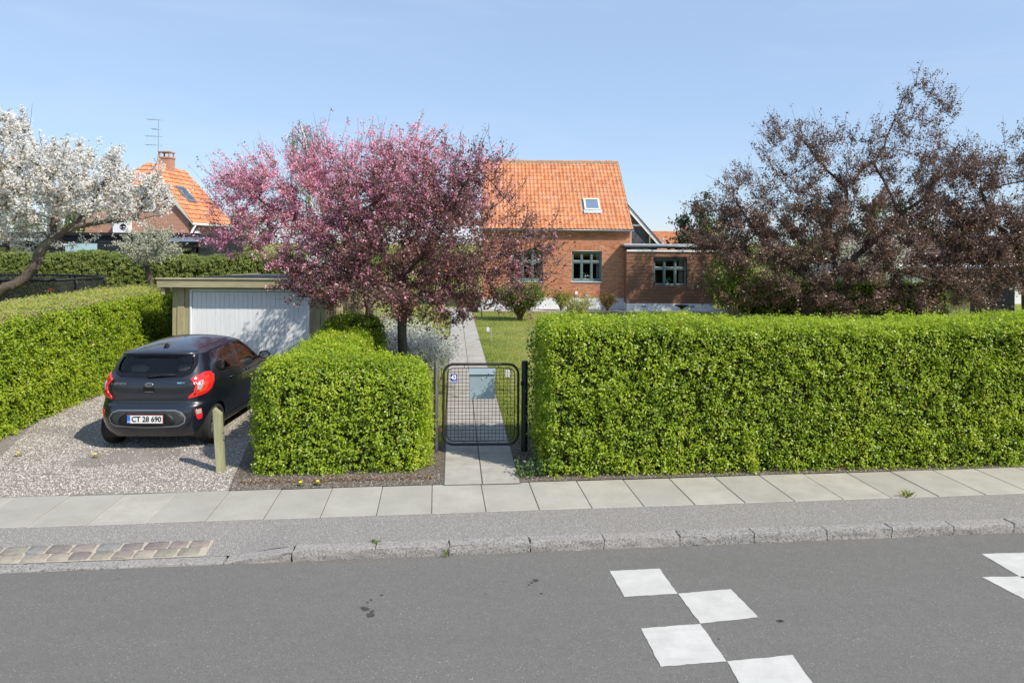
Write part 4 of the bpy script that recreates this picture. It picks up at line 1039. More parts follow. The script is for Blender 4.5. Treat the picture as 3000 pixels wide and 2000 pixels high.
# ---- garage
GX0, GX1, GY = -7.46, -4.11, 15.0
gar = empty('garage', (GX0, GY, 0), R(0.5), 'low flat-roofed garage of greenish timber with white plank door', 'garage')
GW = GX1 - GX0; GD = 5.5; GZ = 2.0; dz0 = zg(GY)
dx0, dx1, dzt = 0.43, 2.97, 1.90
mb = MB(); mb.box(0.02, dx0-0.03, 0.03, 0.12, -0.1, GZ); mb.box(dx1+0.03, GW-0.02, 0.03, 0.12, -0.1, GZ); mb.box(dx0-0.03, dx1+0.03, 0.03, 0.12, dzt+0.03, GZ)
mb.box(0.02, 0.1, 0.12, GD, -0.2, GZ); mb.box(GW-0.1, GW-0.02, 0.12, GD, -0.2, GZ); mb.box(0.1, GW-0.1, GD-0.1, GD, -0.2, GZ)
gwall = mb.build('wall', M['core'], gar)
def vboards(x0, x1, fixed, face, w=0.135, z0=-0.08, z1=GZ-0.01, along='x'):
    n_ = max(1, int(round((x1-x0)/w))); w = (x1-x0)/n_
    for k in range(n_):
        a, b = x0+k*w+0.003, x0+(k+1)*w-0.003; pr = 0.022 if k % 2 else 0.0
        m_ = MB()
        if along == 'x': m_.cbox(a-(0.015 if pr else 0), b+(0.015 if pr else 0), fixed-0.002-pr-0.02, fixed-0.001-pr, z0, z1, 0.004)
        else: m_.cbox(fixed+pr+0.001, fixed+pr+0.022, a-(0.015 if pr else 0), b+(0.015 if pr else 0), z0, z1, 0.004)
        m_.build('board', M['green_wood'], gwall)
vboards(0.0, dx0-0.04, 0.03, -1); vboards(dx1+0.04, GW, 0.03, -1); vboards(0.03, GD, GW-0.02, 1, 0.13, -0.15, GZ-0.01, 'y')
door = MB(); fw = 0.045
door.cbox(dx0-fw, dx0, -0.01, 0.08, dz0-0.03, dzt, 0.004); door.cbox(dx1, dx1+fw, -0.01, 0.08, dz0-0.03, dzt, 0.004); door.cbox(dx0-fw, dx1+fw, -0.01, 0.08, dzt, dzt+fw, 0.004)
gd = door.build('door', M['white'], gar)
npk = 25; pw = (dx1-dx0-0.01)/npk
for k in range(npk):
    a = dx0+0.005+k*pw; pr = random.uniform(-0.002, 0.002)
    MB().cbox(a+0.0015, a+pw-0.0015, 0.02+pr, 0.05+pr, dz0+0.01, dzt-0.012, 0.0035).build('plank', M['white_wood'], gd)
MB().cbox(dx0-0.02, dx1+0.02, -0.02, 0.02, dzt+fw+0.003, dzt+fw+0.045, 0.004).build('drip_board', M['green_wood_x'], gar)
MB().cbox(-0.20, GW+0.20, -0.28, -0.235, GZ+0.0, GZ+0.17, 0.006).build('fascia', M['green_wood_x'], gar)
MB().prism([(GW+0.155, -0.234, GZ), (GW+0.155, GD+0.25, GZ-0.13), (GW+0.155, GD+0.25, GZ+0.04), (GW+0.155, -0.234, GZ+0.17)], (0.045, 0, 0)).build('fascia', M['green_wood_x'], gar)
MB().prism([(-0.20, -0.234, GZ), (-0.20, GD+0.25, GZ-0.13), (-0.20, GD+0.25, GZ+0.04), (-0.20, -0.234, GZ+0.17)], (0.045, 0, 0)).build('fascia', M['green_wood_x'], gar)
MB().cbox(-0.22, GW+0.22, -0.31, -0.20, GZ+0.173, GZ+0.205, 0.005).build('roof_batten', M['green_wood_x'], gar)
MB().prism([(-0.15, -0.23, GZ+0.11), (GW+0.15, -0.23, GZ+0.11), (GW+0.15, GD+0.25, GZ-0.05), (-0.15, GD+0.25, GZ-0.05)], (0, 0, 0.07)).build('roof', M['felt'], gar)
for x in (-0.14, GW+0.06): MB().cbox(x, x+0.08, -0.22, 0.02, GZ-0.16, GZ-0.004, 0.006).build('rafter_end', M['green_wood_x'], gar)
print('buildings ready')

# ================================================================== FOLIAGE
def leaf_quads(C, Nrm, size, aspect=0.62, fold=0.18, axis=None):
    """C centres, Nrm normals (N,3) -> (N,4,3) folded kites"""
    N = len(C); Nrm = Nrm / (np.linalg.norm(Nrm, axis=1, keepdims=True) + 1e-9)
    if axis is None: axis = rng.normal(size=(N, 3))
    a = axis - Nrm * np.sum(axis * Nrm, axis=1, keepdims=True); a /= np.linalg.norm(a, axis=1, keepdims=True) + 1e-9
    b = np.cross(Nrm, a); s = np.asarray(size).reshape(-1, 1)
    V = np.empty((N, 4, 3))
    V[:, 0] = C - a * s * 0.5; V[:, 2] = C + a * s * 0.5
    mid = C - a * s * 0.05
    V[:, 1] = mid + b * s * 0.5 * aspect + Nrm * s * fold; V[:, 3] = mid - b * s * 0.5 * aspect + Nrm * s * fold
    return V
def fbm(P, f, o=0.0):
    return np.array([noise.noise(Vector((p[0]*f + o, p[1]*f, p[2]*f))) for p in P])

LEAF = {
 'hedge': m_leaf('hornbeam_leaf', [(0.0, (0.06, 0.115, 0.010)), (0.3, (0.20, 0.32, 0.016)), (0.6, (0.38, 0.51, 0.026)), (0.92, (0.56, 0.61, 0.055)), (1.0, (0.38, 0.25, 0.07))], 0.48, 0.4, 0.5),
 'yew': m_leaf('yew_needles', [(0.0, (0.05, 0.075, 0.012)), (0.5, (0.14, 0.19, 0.03)), (1.0, (0.30, 0.31, 0.08))], 0.25, 0.5, 0.35),
 'dry': m_leaf('clipped_dry_twig', [(0.0, (0.16, 0.12, 0.07)), (0.6, (0.36, 0.28, 0.17)), (1.0, (0.30, 0.31, 0.08))], 0.1, 0.8, 0.2),
 'purple': m_leaf('purple_leaf', [(0.0, (0.09, 0.042, 0.043)), (0.5, (0.21, 0.10, 0.095)), (0.85, (0.34, 0.175, 0.15)), (1.0, (0.46, 0.14, 0.05))], 0.34, 0.42, 0.5),
 'purple_dark': m_leaf('copper_leaf', [(0.0, (0.075, 0.046, 0.037)), (0.5, (0.185, 0.112, 0.09)), (0.85, (0.31, 0.195, 0.155)), (1.0, (0.38, 0.20, 0.10))], 0.32, 0.38, 0.55),
 'pink': m_leaf('pink_petal', [(0.0, (0.58, 0.13, 0.25)), (0.35, (0.82, 0.28, 0.46)), (0.7, (0.92, 0.47, 0.64)), (1.0, (0.94, 0.72, 0.80))], 0.35, 0.6, 0.3),
 'white': m_leaf('white_petal', [(0.0, (0.74, 0.72, 0.67)), (0.3, (0.86, 0.85, 0.82)), (0.86, (0.90, 0.895, 0.875)), (0.9, (0.34, 0.22, 0.06)), (1.0, (0.26, 0.17, 0.04))], 0.5, 0.8, 0.1),
 'silver': m_leaf('silver_leaf', [(0.0, (0.28, 0.29, 0.19)), (0.5, (0.50, 0.51, 0.40)), (1.0, (0.66, 0.66, 0.56))], 0.3, 0.6, 0.3),
 'spirea': m_leaf('spirea_leaf', [(0.0, (0.05, 0.085, 0.01)), (0.6, (0.13, 0.19, 0.02)), (1.0, (0.25, 0.29, 0.05))], 0.3, 0.5, 0.3),
 'birch': m_leaf('birch_leaf', [(0.0, (0.11, 0.13, 0.03)), (0.6, (0.23, 0.26, 0.06)), (1.0, (0.36, 0.36, 0.12))], 0.4, 0.5, 0.3),
 'conifer': m_leaf('dark_conifer', [(0.0, (0.010, 0.022, 0.010)), (0.6, (0.03, 0.055, 0.022)), (0.9, (0.07, 0.10, 0.03)), (1.0, (0.26, 0.23, 0.05))], 0.15, 0.5, 0.35),
 'green': m_leaf('fresh_green_leaf', [(0.0, (0.04, 0.085, 0.008)), (0.6, (0.12, 0.20, 0.015)), (1.0, (0.24, 0.30, 0.03))], 0.35, 0.45, 0.4),
 'yellow': m_leaf('yellow_green_leaf', [(0.0, (0.12, 0.14, 0.015)), (0.5, (0.29, 0.29, 0.035)), (1.0, (0.46, 0.40, 0.07))], 0.35, 0.5, 0.3),
 'tan': m_leaf('tan_leaf', [(0.0, (0.18, 0.13, 0.03)), (0.5, (0.38, 0.26, 0.07)), (1.0, (0.50, 0.38, 0.13))], 0.3, 0.6, 0.3),
 'ivy': m_leaf('ivy_leaf', [(0.0, (0.02, 0.05, 0.012)), (0.6, (0.05, 0.11, 0.02)), (1.0, (0.20, 0.27, 0.09))], 0.2, 0.5, 0.3),
}

def hedge(name, label, cat, origin, yaw, L, T, H, dens, leaf='hedge', size=(0.026, 0.044), rnd=0.14, lump=0.075, faces=('front', 'top', 'left', 'right', 'back'), hfun=None, tint_shift=0.0, group=None, dry_top=0.0, base=0.0, coreinset=0.13):
    """clipped hedge: local box x 0..L, y 0..T, z 0..H; sprigs of leaves over a lumpy surface, dark twigs inside"""
    t = empty(name, origin, yaw, label, cat, group)
    HH = (lambda x: H + (hfun(x) if hfun else 0))
    C = []; Nn = []
    def put(n, f):
        for _ in range(n): 
            q = f()
            if q: C.append(q[0]); Nn.append(q[1])
    per = 5.0
    A = {'front': L*H, 'back': L*H, 'top': L*T, 'left': T*H, 'right': T*H}
    def fz(): return base + random.random() * 0.999
    F = {'front': lambda: (lambda x, u: ((x, 0, u*HH(x)), (0, -1, 0.1)))(random.uniform(0, L), random.random()),
         'back': lambda: (lambda x, u: ((x, T, u*HH(x)), (0, 1, 0.1)))(random.uniform(0, L), random.random()),
         'top': lambda: (lambda x: ((x, random.uniform(0, T), HH(x)), (0, 0, 1)))(random.uniform(0, L)),
         'left': lambda: (lambda u: ((0, random.uniform(0, T), u*HH(0)), (-1, 0, 0.1)))(random.random()),
         'right': lambda: (lambda u: ((L, random.uniform(0, T), u*HH(L)), (1, 0, 0.1)))(random.random())}
    for f in faces: put(int(A[f] * dens / per), F[f])
    C = np.array(C, float); Nn = np.array(Nn, float)
    # round the arrises
    for i in range(len(C)):
        x, y, z = C[i]; h = HH(x)
        cx = min(max(x, rnd), L - rnd); cy = min(max(y, rnd), T - rnd); cz = min(z, h - rnd)
        d = np.array([x - cx, y - cy, z - cz]); l = np.linalg.norm(d)
        if l > 1e-6:
            C[i] = np.array([cx, cy, cz]) + d / l * rnd; Nn[i] = 0.6 * Nn[i] + 0.6 * d / l
    lum = fbm(C, 3.2, 11.3 + L) * 0.6 + fbm(C, 8.0, 3.1 + L) * 0.5
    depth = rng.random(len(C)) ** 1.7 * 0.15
    C = C + Nn * (lum * lump - depth + 0.02 + 0.03 * (rng.random(len(C)) < 0.06) + 0.07 * (rng.random(len(C)) < 0.015))[:, None]
    m_ = int(per)
    Cs = np.repeat(C, m_, 0) + rng.normal(size=(len(C) * m_, 3)) * 0.022
    Ns = np.repeat(Nn, m_, 0) * 0.6 + rng.normal(size=(len(C) * m_, 3)) * 0.5 + np.array([0.34, -0.25, 0.42])
    sz = rng.uniform(size[0], size[1], len(Cs))
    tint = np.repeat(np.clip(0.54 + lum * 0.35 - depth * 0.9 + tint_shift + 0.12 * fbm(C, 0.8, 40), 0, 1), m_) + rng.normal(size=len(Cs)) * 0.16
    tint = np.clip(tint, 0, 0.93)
    tint[rng.random(len(tint)) < 0.008] = 1.0
    V = leaf_quads(Cs, Ns, sz, 0.28 if leaf == 'yew' else 0.62)
    V[:, :, 2] = np.maximum(V[:, :, 2], 0.004)
    if dry_top > 0:
        topm = (np.repeat(Nn[:, 2], m_) > 0.75) & (rng.random(len(Cs)) < dry_top)
        o = link('clipped_top', quads_mesh('clipped_top', leaf_quads(Cs[topm], Ns[topm], sz[topm] * 1.1, 0.3), np.clip(tint[topm] + 0.1, 0, 1)), LEAF['dry'], t); o['kind'] = 'stuff'
        V = V[~topm]; tint = tint[~topm]
    o = link('foliage', quads_mesh('foliage', V, tint), LEAF[leaf], t); o['kind'] = 'stuff'
    ci = coreinset; n_ = max(2, int(L / 0.5)); mb = MB(); vs = []
    for k in range(n_ + 1):
        x = ci + (L - 2*ci) * k / n_; h = HH(x) - ci
        vs += [(x, ci, 0), (x, T - ci, 0), (x, T - ci, h), (x, ci, h)]
    mb.add(vs, [(i*4+j, i*4+(j+1) % 4, (i+1)*4+(j+1) % 4, (i+1)*4+j) for i in range(n_) for j in range(4)] + [(3, 2, 1, 0), (n_*4, n_*4+1, n_*4+2, n_*4+3)])
    mb.build('inner_twigs', M['core'], t)
    tw = MB()
    for _ in range(int(L * 26)):
        f = random.choice(faces); q = F[f](); p = Vector(q[0]); nr = Vector(q[1])
        p = p - nr * random.uniform(0.05, 0.16); d = (nr * random.uniform(0.2, 1) + Vector((random.uniform(-1, 1), random.uniform(-1, 1), random.uniform(-0.2, 1.2)))).normalized() * random.uniform(0.06, 0.16)
        if p.z < 0.03: continue
        tw.tube([p, p + d * 0.6, p + d + Vector((0, 0, 0.01))], [0.004, 0.003, 0.0015], 3, False)
    o = tw.build('twigs', M['twig'], t); o['kind'] = 'stuff'
    return t

p = gp(1590, 1397); y_r = math.atan2(9.35 - 8.79, 7.03 - 0.41)
hr = hedge('street_hedge', 'long tall clipped green hedge right of the garden gate', 'hedge', (p.x + 0.05, p.y, 0), y_r, 9.6, 1.35, 1.90, 4600, faces=('front', 'top', 'left'), hfun=lambda x: 0.03 * math.sin(x * 1.1) + 0.02 * math.sin(x * 3.7))
hm = hedge('street_hedge', 'low clipped hedge block between the driveway and the garden gate', 'hedge', (-3.36, 8.74, 0), R(5.0), 2.26, 1.12, 1.40, 4800, faces=('front', 'top', 'left', 'right', 'back'), rnd=0.36, hfun=lambda x: 0.03 * math.sin(x * 2.2))
hs = hedge('side_hedge', 'low clipped hedge running back beside the parked car', 'hedge', (-3.30, 9.75, 0), R(3.0), 0.95, 2.6, 1.42, 4200, faces=('top', 'left', 'right', 'back'), rnd=0.24)
hb = hedge('rounded_hedge_end', 'rounded hedge clump tinted for tree shade beside the garage corner', 'hedge', (-3.45, 12.1, 0), R(8.0), 1.15, 1.3, 1.62, 3000, faces=('front', 'top', 'left', 'right'), rnd=0.42, tint_shift=-0.15)  # lowered tint puts the tree's shade into the leaf colour
# long hedge on the left of the drive, running away from the street
lyaw = math.atan2(0.12, 1.0) + math.pi / 2
hl = hedge('boundary_hedge', 'long clipped green boundary hedge left of the driveway', 'hedge', (-9.2, 8.4, 0), math.atan2(0.12, 1.0), 1.72, 9.5, 1.80, 3400, faces=('right', 'top', 'front', 'left'), size=(0.03, 0.05), rnd=0.16, dry_top=0.6)
# taller yew hedge across the neighbour's garden
hy_ = hedge('conifer_hedge', 'tall fuzzy conifer hedge across the back of the left garden', 'hedge', (-24.0, 24.0, -0.15), R(1.0), 16.4, 1.2, 2.62, 2400, leaf='yew', size=(0.06, 0.13), rnd=0.2, lump=0.12, faces=('front', 'top', 'right'), hfun=lambda x: 0.06 * math.sin(x * 0.9) + 0.05 * math.sin(x * 2.3))

# ---- trees by space colonisation inside a crown envelope
def sample_env(ells, N, reject=None):
    P = []; vol = np.array([e[3]*e[4]*e[5]*e[6] for e in ells]); vol = vol / vol.sum()
    while len(P) < N:
        e = ells[rng.choice(len(ells), p=vol)]
        d = rng.normal(size=3); d /= np.linalg.norm(d); r = rng.random() ** (1/2.2)
        p = np.array(e[:3]) + d * r * np.array(e[3:6])
        if p[2] < 0.25 or (reject and reject(p)): continue
        P.append(p)
    return np.array(P)
def grow(limbs, att, step, kill, infl, iters=90):
    pos = []; par = []
    for li, L in enumerate(limbs):
        prev = -1
        if li > 0:
            d = [np.linalg.norm(np.array(q) - np.array(L[0])) for q in pos]; prev = int(np.argmin(d))
        for a, b in zip(L[:-1], L[1:]):
            a, b = np.array(a, float), np.array(b, float); n_ = max(1, int(np.linalg.norm(b - a) / step))
            if prev == -1: pos.append(a); par.append(-1); prev = 0
            for k in range(1, n_ + 1):
                q = a + (b - a) * k / n_ + rng.normal(size=3) * step * 0.08
                pos.append(q); par.append(prev); prev = len(pos) - 1
    att = att.copy(); P = np.array(pos)
    D = np.linalg.norm(att[:, None] - P[None], axis=2); near = D.argmin(1); dist = D.min(1)
    for it in range(iters):
        act = (dist < infl)
        if not act.any(): infl *= 1.5; continue
        nodes = np.unique(near[act]); newp = []
        for i in nodes:
            q = att[act & (near == i)] - pos[i]; d = (q / (np.linalg.norm(q, axis=1, keepdims=True) + 1e-9)).sum(0) + rng.normal(size=3) * 0.25
            l = np.linalg.norm(d)
            if l < 1e-6: continue
            pos.append(pos[i] + d / l * step); par.append(int(i)); newp.append(len(pos) - 1)
        if not newp: break
        NP = np.array([pos[j] for j in newp]); D = np.linalg.norm(att[:, None] - NP[None], axis=2)
        m_ = D.min(1); j = D.argmin(1); upd = m_ < dist
        dist[upd] = m_[upd]; near[upd] = np.array(newp)[j[upd]]
        keep = dist > kill
        att = att[keep]; dist = dist[keep]; near = near[keep]
        if len(att) == 0: break
    return np.array(pos), np.array(par)
def tree(name, label, cat, limbs, ells, natt, step, r0, rmin, leaves, bark, shoots=None, kill=None, infl=None, reject=None, thick=0.045, group=None, pw=2.3, iters=90):
    """leaves: list of (part name, material, count, size range, spread, weight function or None, tint function or None, cluster)"""
    base = Vector(limbs[0][0]); t = empty(name, base, 0, label, cat, group); b0 = np.array(base)
    att = sample_env(ells, natt, reject)
    pos, par = grow(limbs, att, step, kill or step * 1.6, infl or step * 7, iters)
    n_ = len(pos); rad = np.zeros(n_); nch = np.bincount(par[par >= 0], minlength=n_)
    acc = np.zeros(n_)
    for i in range(n_ - 1, -1, -1):
        if acc[i] == 0: acc[i] = 1.0
        if par[i] >= 0: acc[par[i]] += acc[i]
    rad = rmin * acc ** (1 / pw); rad = np.minimum(rad * (r0 / rad[0] if rad[0] > r0 else 1.0) if False else rad, 1e9)
    k = math.log(r0 / rmin) / math.log(max(2, acc[0])); rad = rmin * acc ** k
    big, small = MB(), MB()
    for i in range(1, n_):
        j = par[i]
        if j < 0: continue
        a, b = Vector(pos[j] - b0), Vector(pos[i] - b0); ra, rb = rad[j], rad[i]
        if ra > rb * 1.7: ra = rb * 1.25
        a = a - (b - a).normalized() * ra * 0.45                      # joints overlap, no gaps at bends
        (big if rb > thick else small).tube([a, b], [ra, rb], 8 if rb > thick else (5 if rb > rmin * 2.2 else 3), False)
    big.build('trunk', bark, t, True)
    fine = np.where((rad < rmin * 3.2) & (par >= 0))[0]; ends = np.where((nch == 0) & (par >= 0))[0]
    P = pos
    shoot_pts = []
    if shoots:
        ns, lmin, lmax, upb, wf = shoots
        cand_ = fine if ns > 500 else ends
        ctr = pos[fine].mean(0)
        for _ in range(ns):
            i = rng.choice(cand_); q = pos[i]
            if wf and rng.random() > wf(q): continue
            out = q - ctr; out = out / (np.linalg.norm(out) + 1e-9); d = out * 0.8 + np.array([0, 0, upb]) + rng.normal(size=3) * 0.45; d /= np.linalg.norm(d)
            l = rng.uniform(lmin, lmax); pts = [q, q + d * l * 0.5 + rng.normal(size=3) * 0.03 * l, q + d * l + rng.normal(size=3) * 0.06 * l + np.array([0, 0, 0.06*l])]
            if reject and any(reject(x) for x in pts): continue
            small.tube([Vector(x - b0) for x in pts], [rmin, rmin*0.75, rmin*0.4], 3, False)
            shoot_pts.append(pts)
    small.build('branches', bark, t, True)
    for (pn_, mat, cnt, sz, spread, wf, tf, clus) in leaves:
        C = []; base_pts = []
        while len(C) < cnt:
            if shoot_pts and rng.random() < 0.55:
                s_ = shoot_pts[rng.integers(len(shoot_pts))]; u = rng.random() ** 0.8
                q = (s_[0] + (s_[1]-s_[0])*u*2 if u < 0.5 else s_[1] + (s_[2]-s_[1])*(u*2-1)) + rng.normal(size=3) * spread * 0.45
            else:
                i = fine[rng.integers(len(fine))]; q = pos[i] + (pos[par[i]] - pos[i]) * rng.random() + rng.normal(size=3) * spread
            if reject and reject(q): continue
            if wf and rng.random() > wf(q): continue
            for _ in range(clus): C.append(q + (rng.normal(size=3) * sz[1] * 0.55 if clus > 1 else 0))
        C = np.array(C[:cnt]); 
        Nn = rng.normal(size=(len(C), 3)) * 0.75 + np.array([0.45, -0.34, 0.6])
        tint = np.clip(tf(C) if tf else rng.normal(0.48, 0.24, len(C)), 0, 1)
        V = leaf_quads(C - b0, Nn, rng.uniform(sz[0], sz[1], len(C)), 0.6, 0.14)
        o = link(pn_, quads_mesh(pn_, V, tint), mat, t); o['kind'] = 'stuff'
    return t

# crab apple in the middle: purple leaves, pink blossom mostly up and to the left
def px_of(q): return 1500 + q[0] * FPX / q[1]
in_gar = lambda q: (-7.75 < q[0] < -3.85 and q[1] > 14.6 and q[2] < 2.42) or (-3.5 < q[0] < -2.25 and 9.3 < q[1] < 13.3 and q[2] < 1.7)
tx = -2.09
crab = tree('crab_apple_tree', 'purple-leaved crab apple tree with bare trunk beside the garden path', 'tree',
     [[(tx, 13, zg(13)), (tx+0.02, 13, 0.9), (tx+0.01, 13.0, 1.7), (tx+0.03, 13.02, 2.4)], [(tx+0.03, 13, 2.35), (-1.55, 12.9, 2.9), (-1.15, 12.8, 3.5), (-0.9, 12.75, 4.1), (-0.4, 12.7, 4.6)],
      [(tx, 13, 2.3), (-2.5, 12.8, 2.9), (-2.9, 12.6, 3.4), (-3.0, 12.5, 3.7)], [(tx, 13, 2.2), (-2.9, 13.0, 2.4), (-3.6, 13.0, 2.5), (-4.3, 13.1, 2.6)], [(tx, 13, 2.1), (-1.2, 12.7, 2.4), (-0.4, 12.6, 2.7), (0.4, 12.5, 2.9)], [(tx, 13, 2.5), (-1.9, 13.6, 3.2), (-1.7, 13.9, 3.9)], [(tx, 13, 2.0), (-2.5, 12.2, 2.4), (-2.7, 11.8, 2.7)]],
     [(-1.7, 13.0, 3.4, 1.95, 1.7, 1.35, 1.0), (-0.5, 12.7, 3.0, 1.5, 1.4, 1.15, 0.45), (-1.8, 12.7, 2.2, 2.3, 1.4, 0.75, 1.5), (-3.3, 12.9, 2.45, 1.4, 0.8, 0.65, 1.3), (-2.9, 12.6, 3.1, 1.0, 0.6, 0.6, 0.25), (-0.6, 12.9, 4.4, 0.9, 0.8, 0.5, 0.4), (0.3, 12.6, 2.6, 0.8, 0.8, 0.7, 0.5)],
     2000, 0.15, 0.088, 0.0055,
     [('leaves', LEAF['purple'], 56000, (0.032, 0.066), 0.06, lambda q: (1.0 if q[2] < 3.0 else 0.75) * (1.0 if q[0] < -0.6 else 0.45), None, 4),
      ('blossom', LEAF['pink'], 18000, (0.026, 0.046), 0.05, lambda q: min(1.0, max(0.05, 0.3 + 0.25 * (1150 - px_of(q)) / 200 + 0.3 * (q[2] - 3.1))), lambda C: rng.normal(0.55, 0.26, len(C)), 7)],
     M['bark'], shoots=(1900, 0.15, 0.6, 0.55, None), reject=in_gar, thick=0.03)
tree('crab_apple_tree', 'pink-blossoming crab apple tree with open crown rising over the garage', 'tree',
     [[(-3.35, 16.4, zg(16.4)), (-3.4, 16.4, 1.2), (-3.5, 16.3, 2.2)], [(-3.5, 16.3, 2.1), (-4.4, 16.1, 3.0), (-5.6, 16.0, 3.8), (-6.4, 16.0, 4.3)], [(-3.5, 16.3, 2.2), (-4.2, 16.2, 3.6), (-4.6, 16.2, 4.8)], [(-3.5, 16.3, 2.2), (-3.1, 16.2, 3.6), (-2.8, 16.0, 4.8), (-2.4, 16, 5.5)], [(-3.5, 16.3, 2.2), (-2.4, 16.3, 3.0), (-1.4, 16.3, 3.8)]],
     [(-5.4, 16.0, 3.85, 1.75, 1.2, 1.35, 1.0), (-4.0, 16.0, 4.2, 1.7, 1.2, 1.3, 1.0), (-2.6, 16.0, 4.4, 1.7, 1.2, 1.15, 1.0), (-6.3, 15.8, 2.95, 0.9, 0.8, 0.5, 0.4), (-1.5, 16.2, 4.0, 1.1, 1.0, 0.9, 0.5)],
     1500, 0.17, 0.10, 0.0055,
     [('leaves', LEAF['purple'], 14000, (0.034, 0.066), 0.05, None, lambda C: rng.normal(0.78, 0.24, len(C)), 4),
      ('blossom', LEAF['pink'], 62000, (0.03, 0.056), 0.05, None, lambda C: rng.normal(0.60, 0.26, len(C)), 7)],
     M['bark_light'], shoots=(1500, 0.2, 0.8, 0.8, None), reject=in_gar, thick=0.03)

# copper-leaved trees at the right, beyond the hedge
CY = 1.7                                        # the copper trees stand a little nearer the house
P26 = lambda px, py, Y=26.5: tuple(at(px, py, Y + CY))
g0 = zg(28)
far_ = lambda E: [(x*1.064, y + CY, 3 + (z-3)*1.064, rx*1.064, ry, rz*1.064, w) for x, y, z, rx, ry, rz, w in E]
def clean(q): return q[2] < 0.1 or (q[1] > 31.2 and q[0] < 10.2)
tree('copper_tree', 'spreading copper-leaved tree right of the timber extension', 'tree',
     [[(12.2, 28.2, g0), P26(2372, 880), P26(2400, 850), P26(2450, 800)], [P26(2450, 800), P26(2560, 705), P26(2640, 625, 26.2), P26(2700, 585, 26), P26(2752, 520, 26)], [P26(2450, 800), P26(2440, 690, 27), P26(2425, 640, 27.2), P26(2480, 590, 27.4), P26(2480, 545, 27.4)],
      [P26(2400, 850), P26(2300, 760, 26), P26(2220, 680, 25.8), P26(2160, 600, 25.8)], [P26(2640, 625, 26.2), P26(2560, 480, 26), P26(2600, 400, 26), P26(2640, 300, 26), P26(2700, 230, 26)], [P26(2450, 800), P26(2600, 790, 25.5), P26(2750, 820, 25), P26(2850, 850, 25)], [P26(2372, 860), P26(2250, 860, 25.6), P26(2150, 880, 25.4)], [P26(2480, 560, 27.3), P26(2380, 450, 27), P26(2330, 380, 26.8)]],
     far_([(12.5, 26.5, 4.3, 4.6, 2.8, 3.2, 1.0), (9.4, 26.3, 3.1, 2.6, 2.2, 2.8, 1.5), (15.8, 26.6, 5.0, 3.0, 2.6, 3.2, 0.9), (13.5, 25.8, 1.5, 6.0, 2.2, 1.4, 1.6), (8.7, 26.0, 2.3, 2.1, 1.6, 2.1, 2.2), (12.3, 25.8, 3.0, 4.2, 2.0, 1.7, 1.6), (16.5, 26.0, 3.2, 3.4, 2.0, 1.8, 1.3), (11.6, 26.5, 6.6, 2.2, 1.8, 1.5, 0.7), (15.3, 26.3, 7.2, 1.5, 1.2, 1.2, 0.5), (17.3, 26.3, 5.6, 1.8, 1.6, 1.8, 0.7)]),
     2300, 0.34, 0.24, 0.009,
     [('leaves', LEAF['purple_dark'], 120000, (0.055, 0.115), 0.09, lambda q: 1.0 if q[2] < 4.6 else 0.6, None, 4)], M['bark'], shoots=(2600, 0.3, 1.1, 0.7, None), reject=clean, thick=0.06)
tree('copper_tree', 'second copper-leaved tree cut by the right edge of the photo', 'tree',
     [[(21.8, 28.7, g0), (21.6, 28.7, 1.5), (21.3, 28.7, 3.0)], [(21.3, 28.7, 2.8), (20.0, 28.5, 4.2), (19.4, 28.3, 5.4)], [(21.3, 28.7, 3), (22.3, 28.7, 5), (21.9, 28.7, 7)]],
     far_([(19.0, 27.0, 4.4, 3.0, 2.6, 3.0, 1.0), (20.6, 27, 6.4, 1.6, 1.6, 1.6, 0.7), (18.5, 26.5, 2.6, 2.2, 2.0, 2.0, 1.0)]),
     800, 0.34, 0.2, 0.009, [('leaves', LEAF['purple_dark'], 40000, (0.055, 0.115), 0.09, lambda q: 1.0 if q[2] < 4.6 else 0.6, None, 4)], M['bark'], shoots=(900, 0.3, 1.0, 0.7, None), reject=clean, thick=0.06)

# white cherry at the left, leaning in over the boundary hedge
C16 = lambda px, py, Y=16.0: tuple(at(px, py, Y))
tree('white_cherry_tree', 'white-blossoming cherry tree with crooked lichened trunk at the left edge', 'tree',
     [[(-14.6, 16.0, zg(16)), (-14.0, 16, 0.9), (-13.2, 16, 1.5), C16(0, 852), C16(60, 825), C16(105, 780), C16(115, 740), C16(150, 700), C16(210, 672)],
      [C16(210, 672), C16(270, 655), C16(330, 648), C16(400, 640), C16(470, 632)], [C16(150, 705), C16(200, 722), C16(240, 708), C16(272, 695)], [C16(200, 678), C16(265, 600), C16(300, 540), C16(330, 470)], [C16(150, 700), C16(170, 600), C16(220, 530), C16(180, 520)], [C16(60, 825), C16(110, 815), C16(133, 800), C16(135, 785)],
      [(-13.2, 16, 1.5), (-13.2, 16.2, 2.6), (-12.6, 16.2, 3.8), (-12.2, 16, 4.8)], [(-12.6, 16.2, 3.8), (-11.6, 16.0, 4.6), (-11.4, 16, 5.4)], [C16(400, 640), C16(412, 590), C16(440, 560)]],
     [(-11.2, 16.0, 4.35, 2.1, 1.7, 1.05, 1.0), (-9.3, 16.0, 4.05, 1.4, 1.0, 0.75, 1.3), (-12.9, 16.0, 4.6, 1.5, 1.6, 1.1, 0.7), (-11.8, 16, 3.3, 1.5, 1.2, 0.35, 0.5), (-12.0, 16, 5.5, 0.8, 0.7, 0.6, 0.3), (-9.3, 16, 3.75, 1.4, 0.7, 0.35, 0.6)],
     1300, 0.15, 0.19, 0.0065, [('blossom', LEAF['white'], 64000, (0.045, 0.078), 0.05, lambda q: 1.0 if q[0] < -9.4 else 0.6, lambda C: rng.random(len(C)), 8)], M['bark_light'], shoots=(700, 0.15, 0.55, 1.0, None), thick=0.035, reject=lambda q: q[2] < 2.55 and q[0] > -12.5)

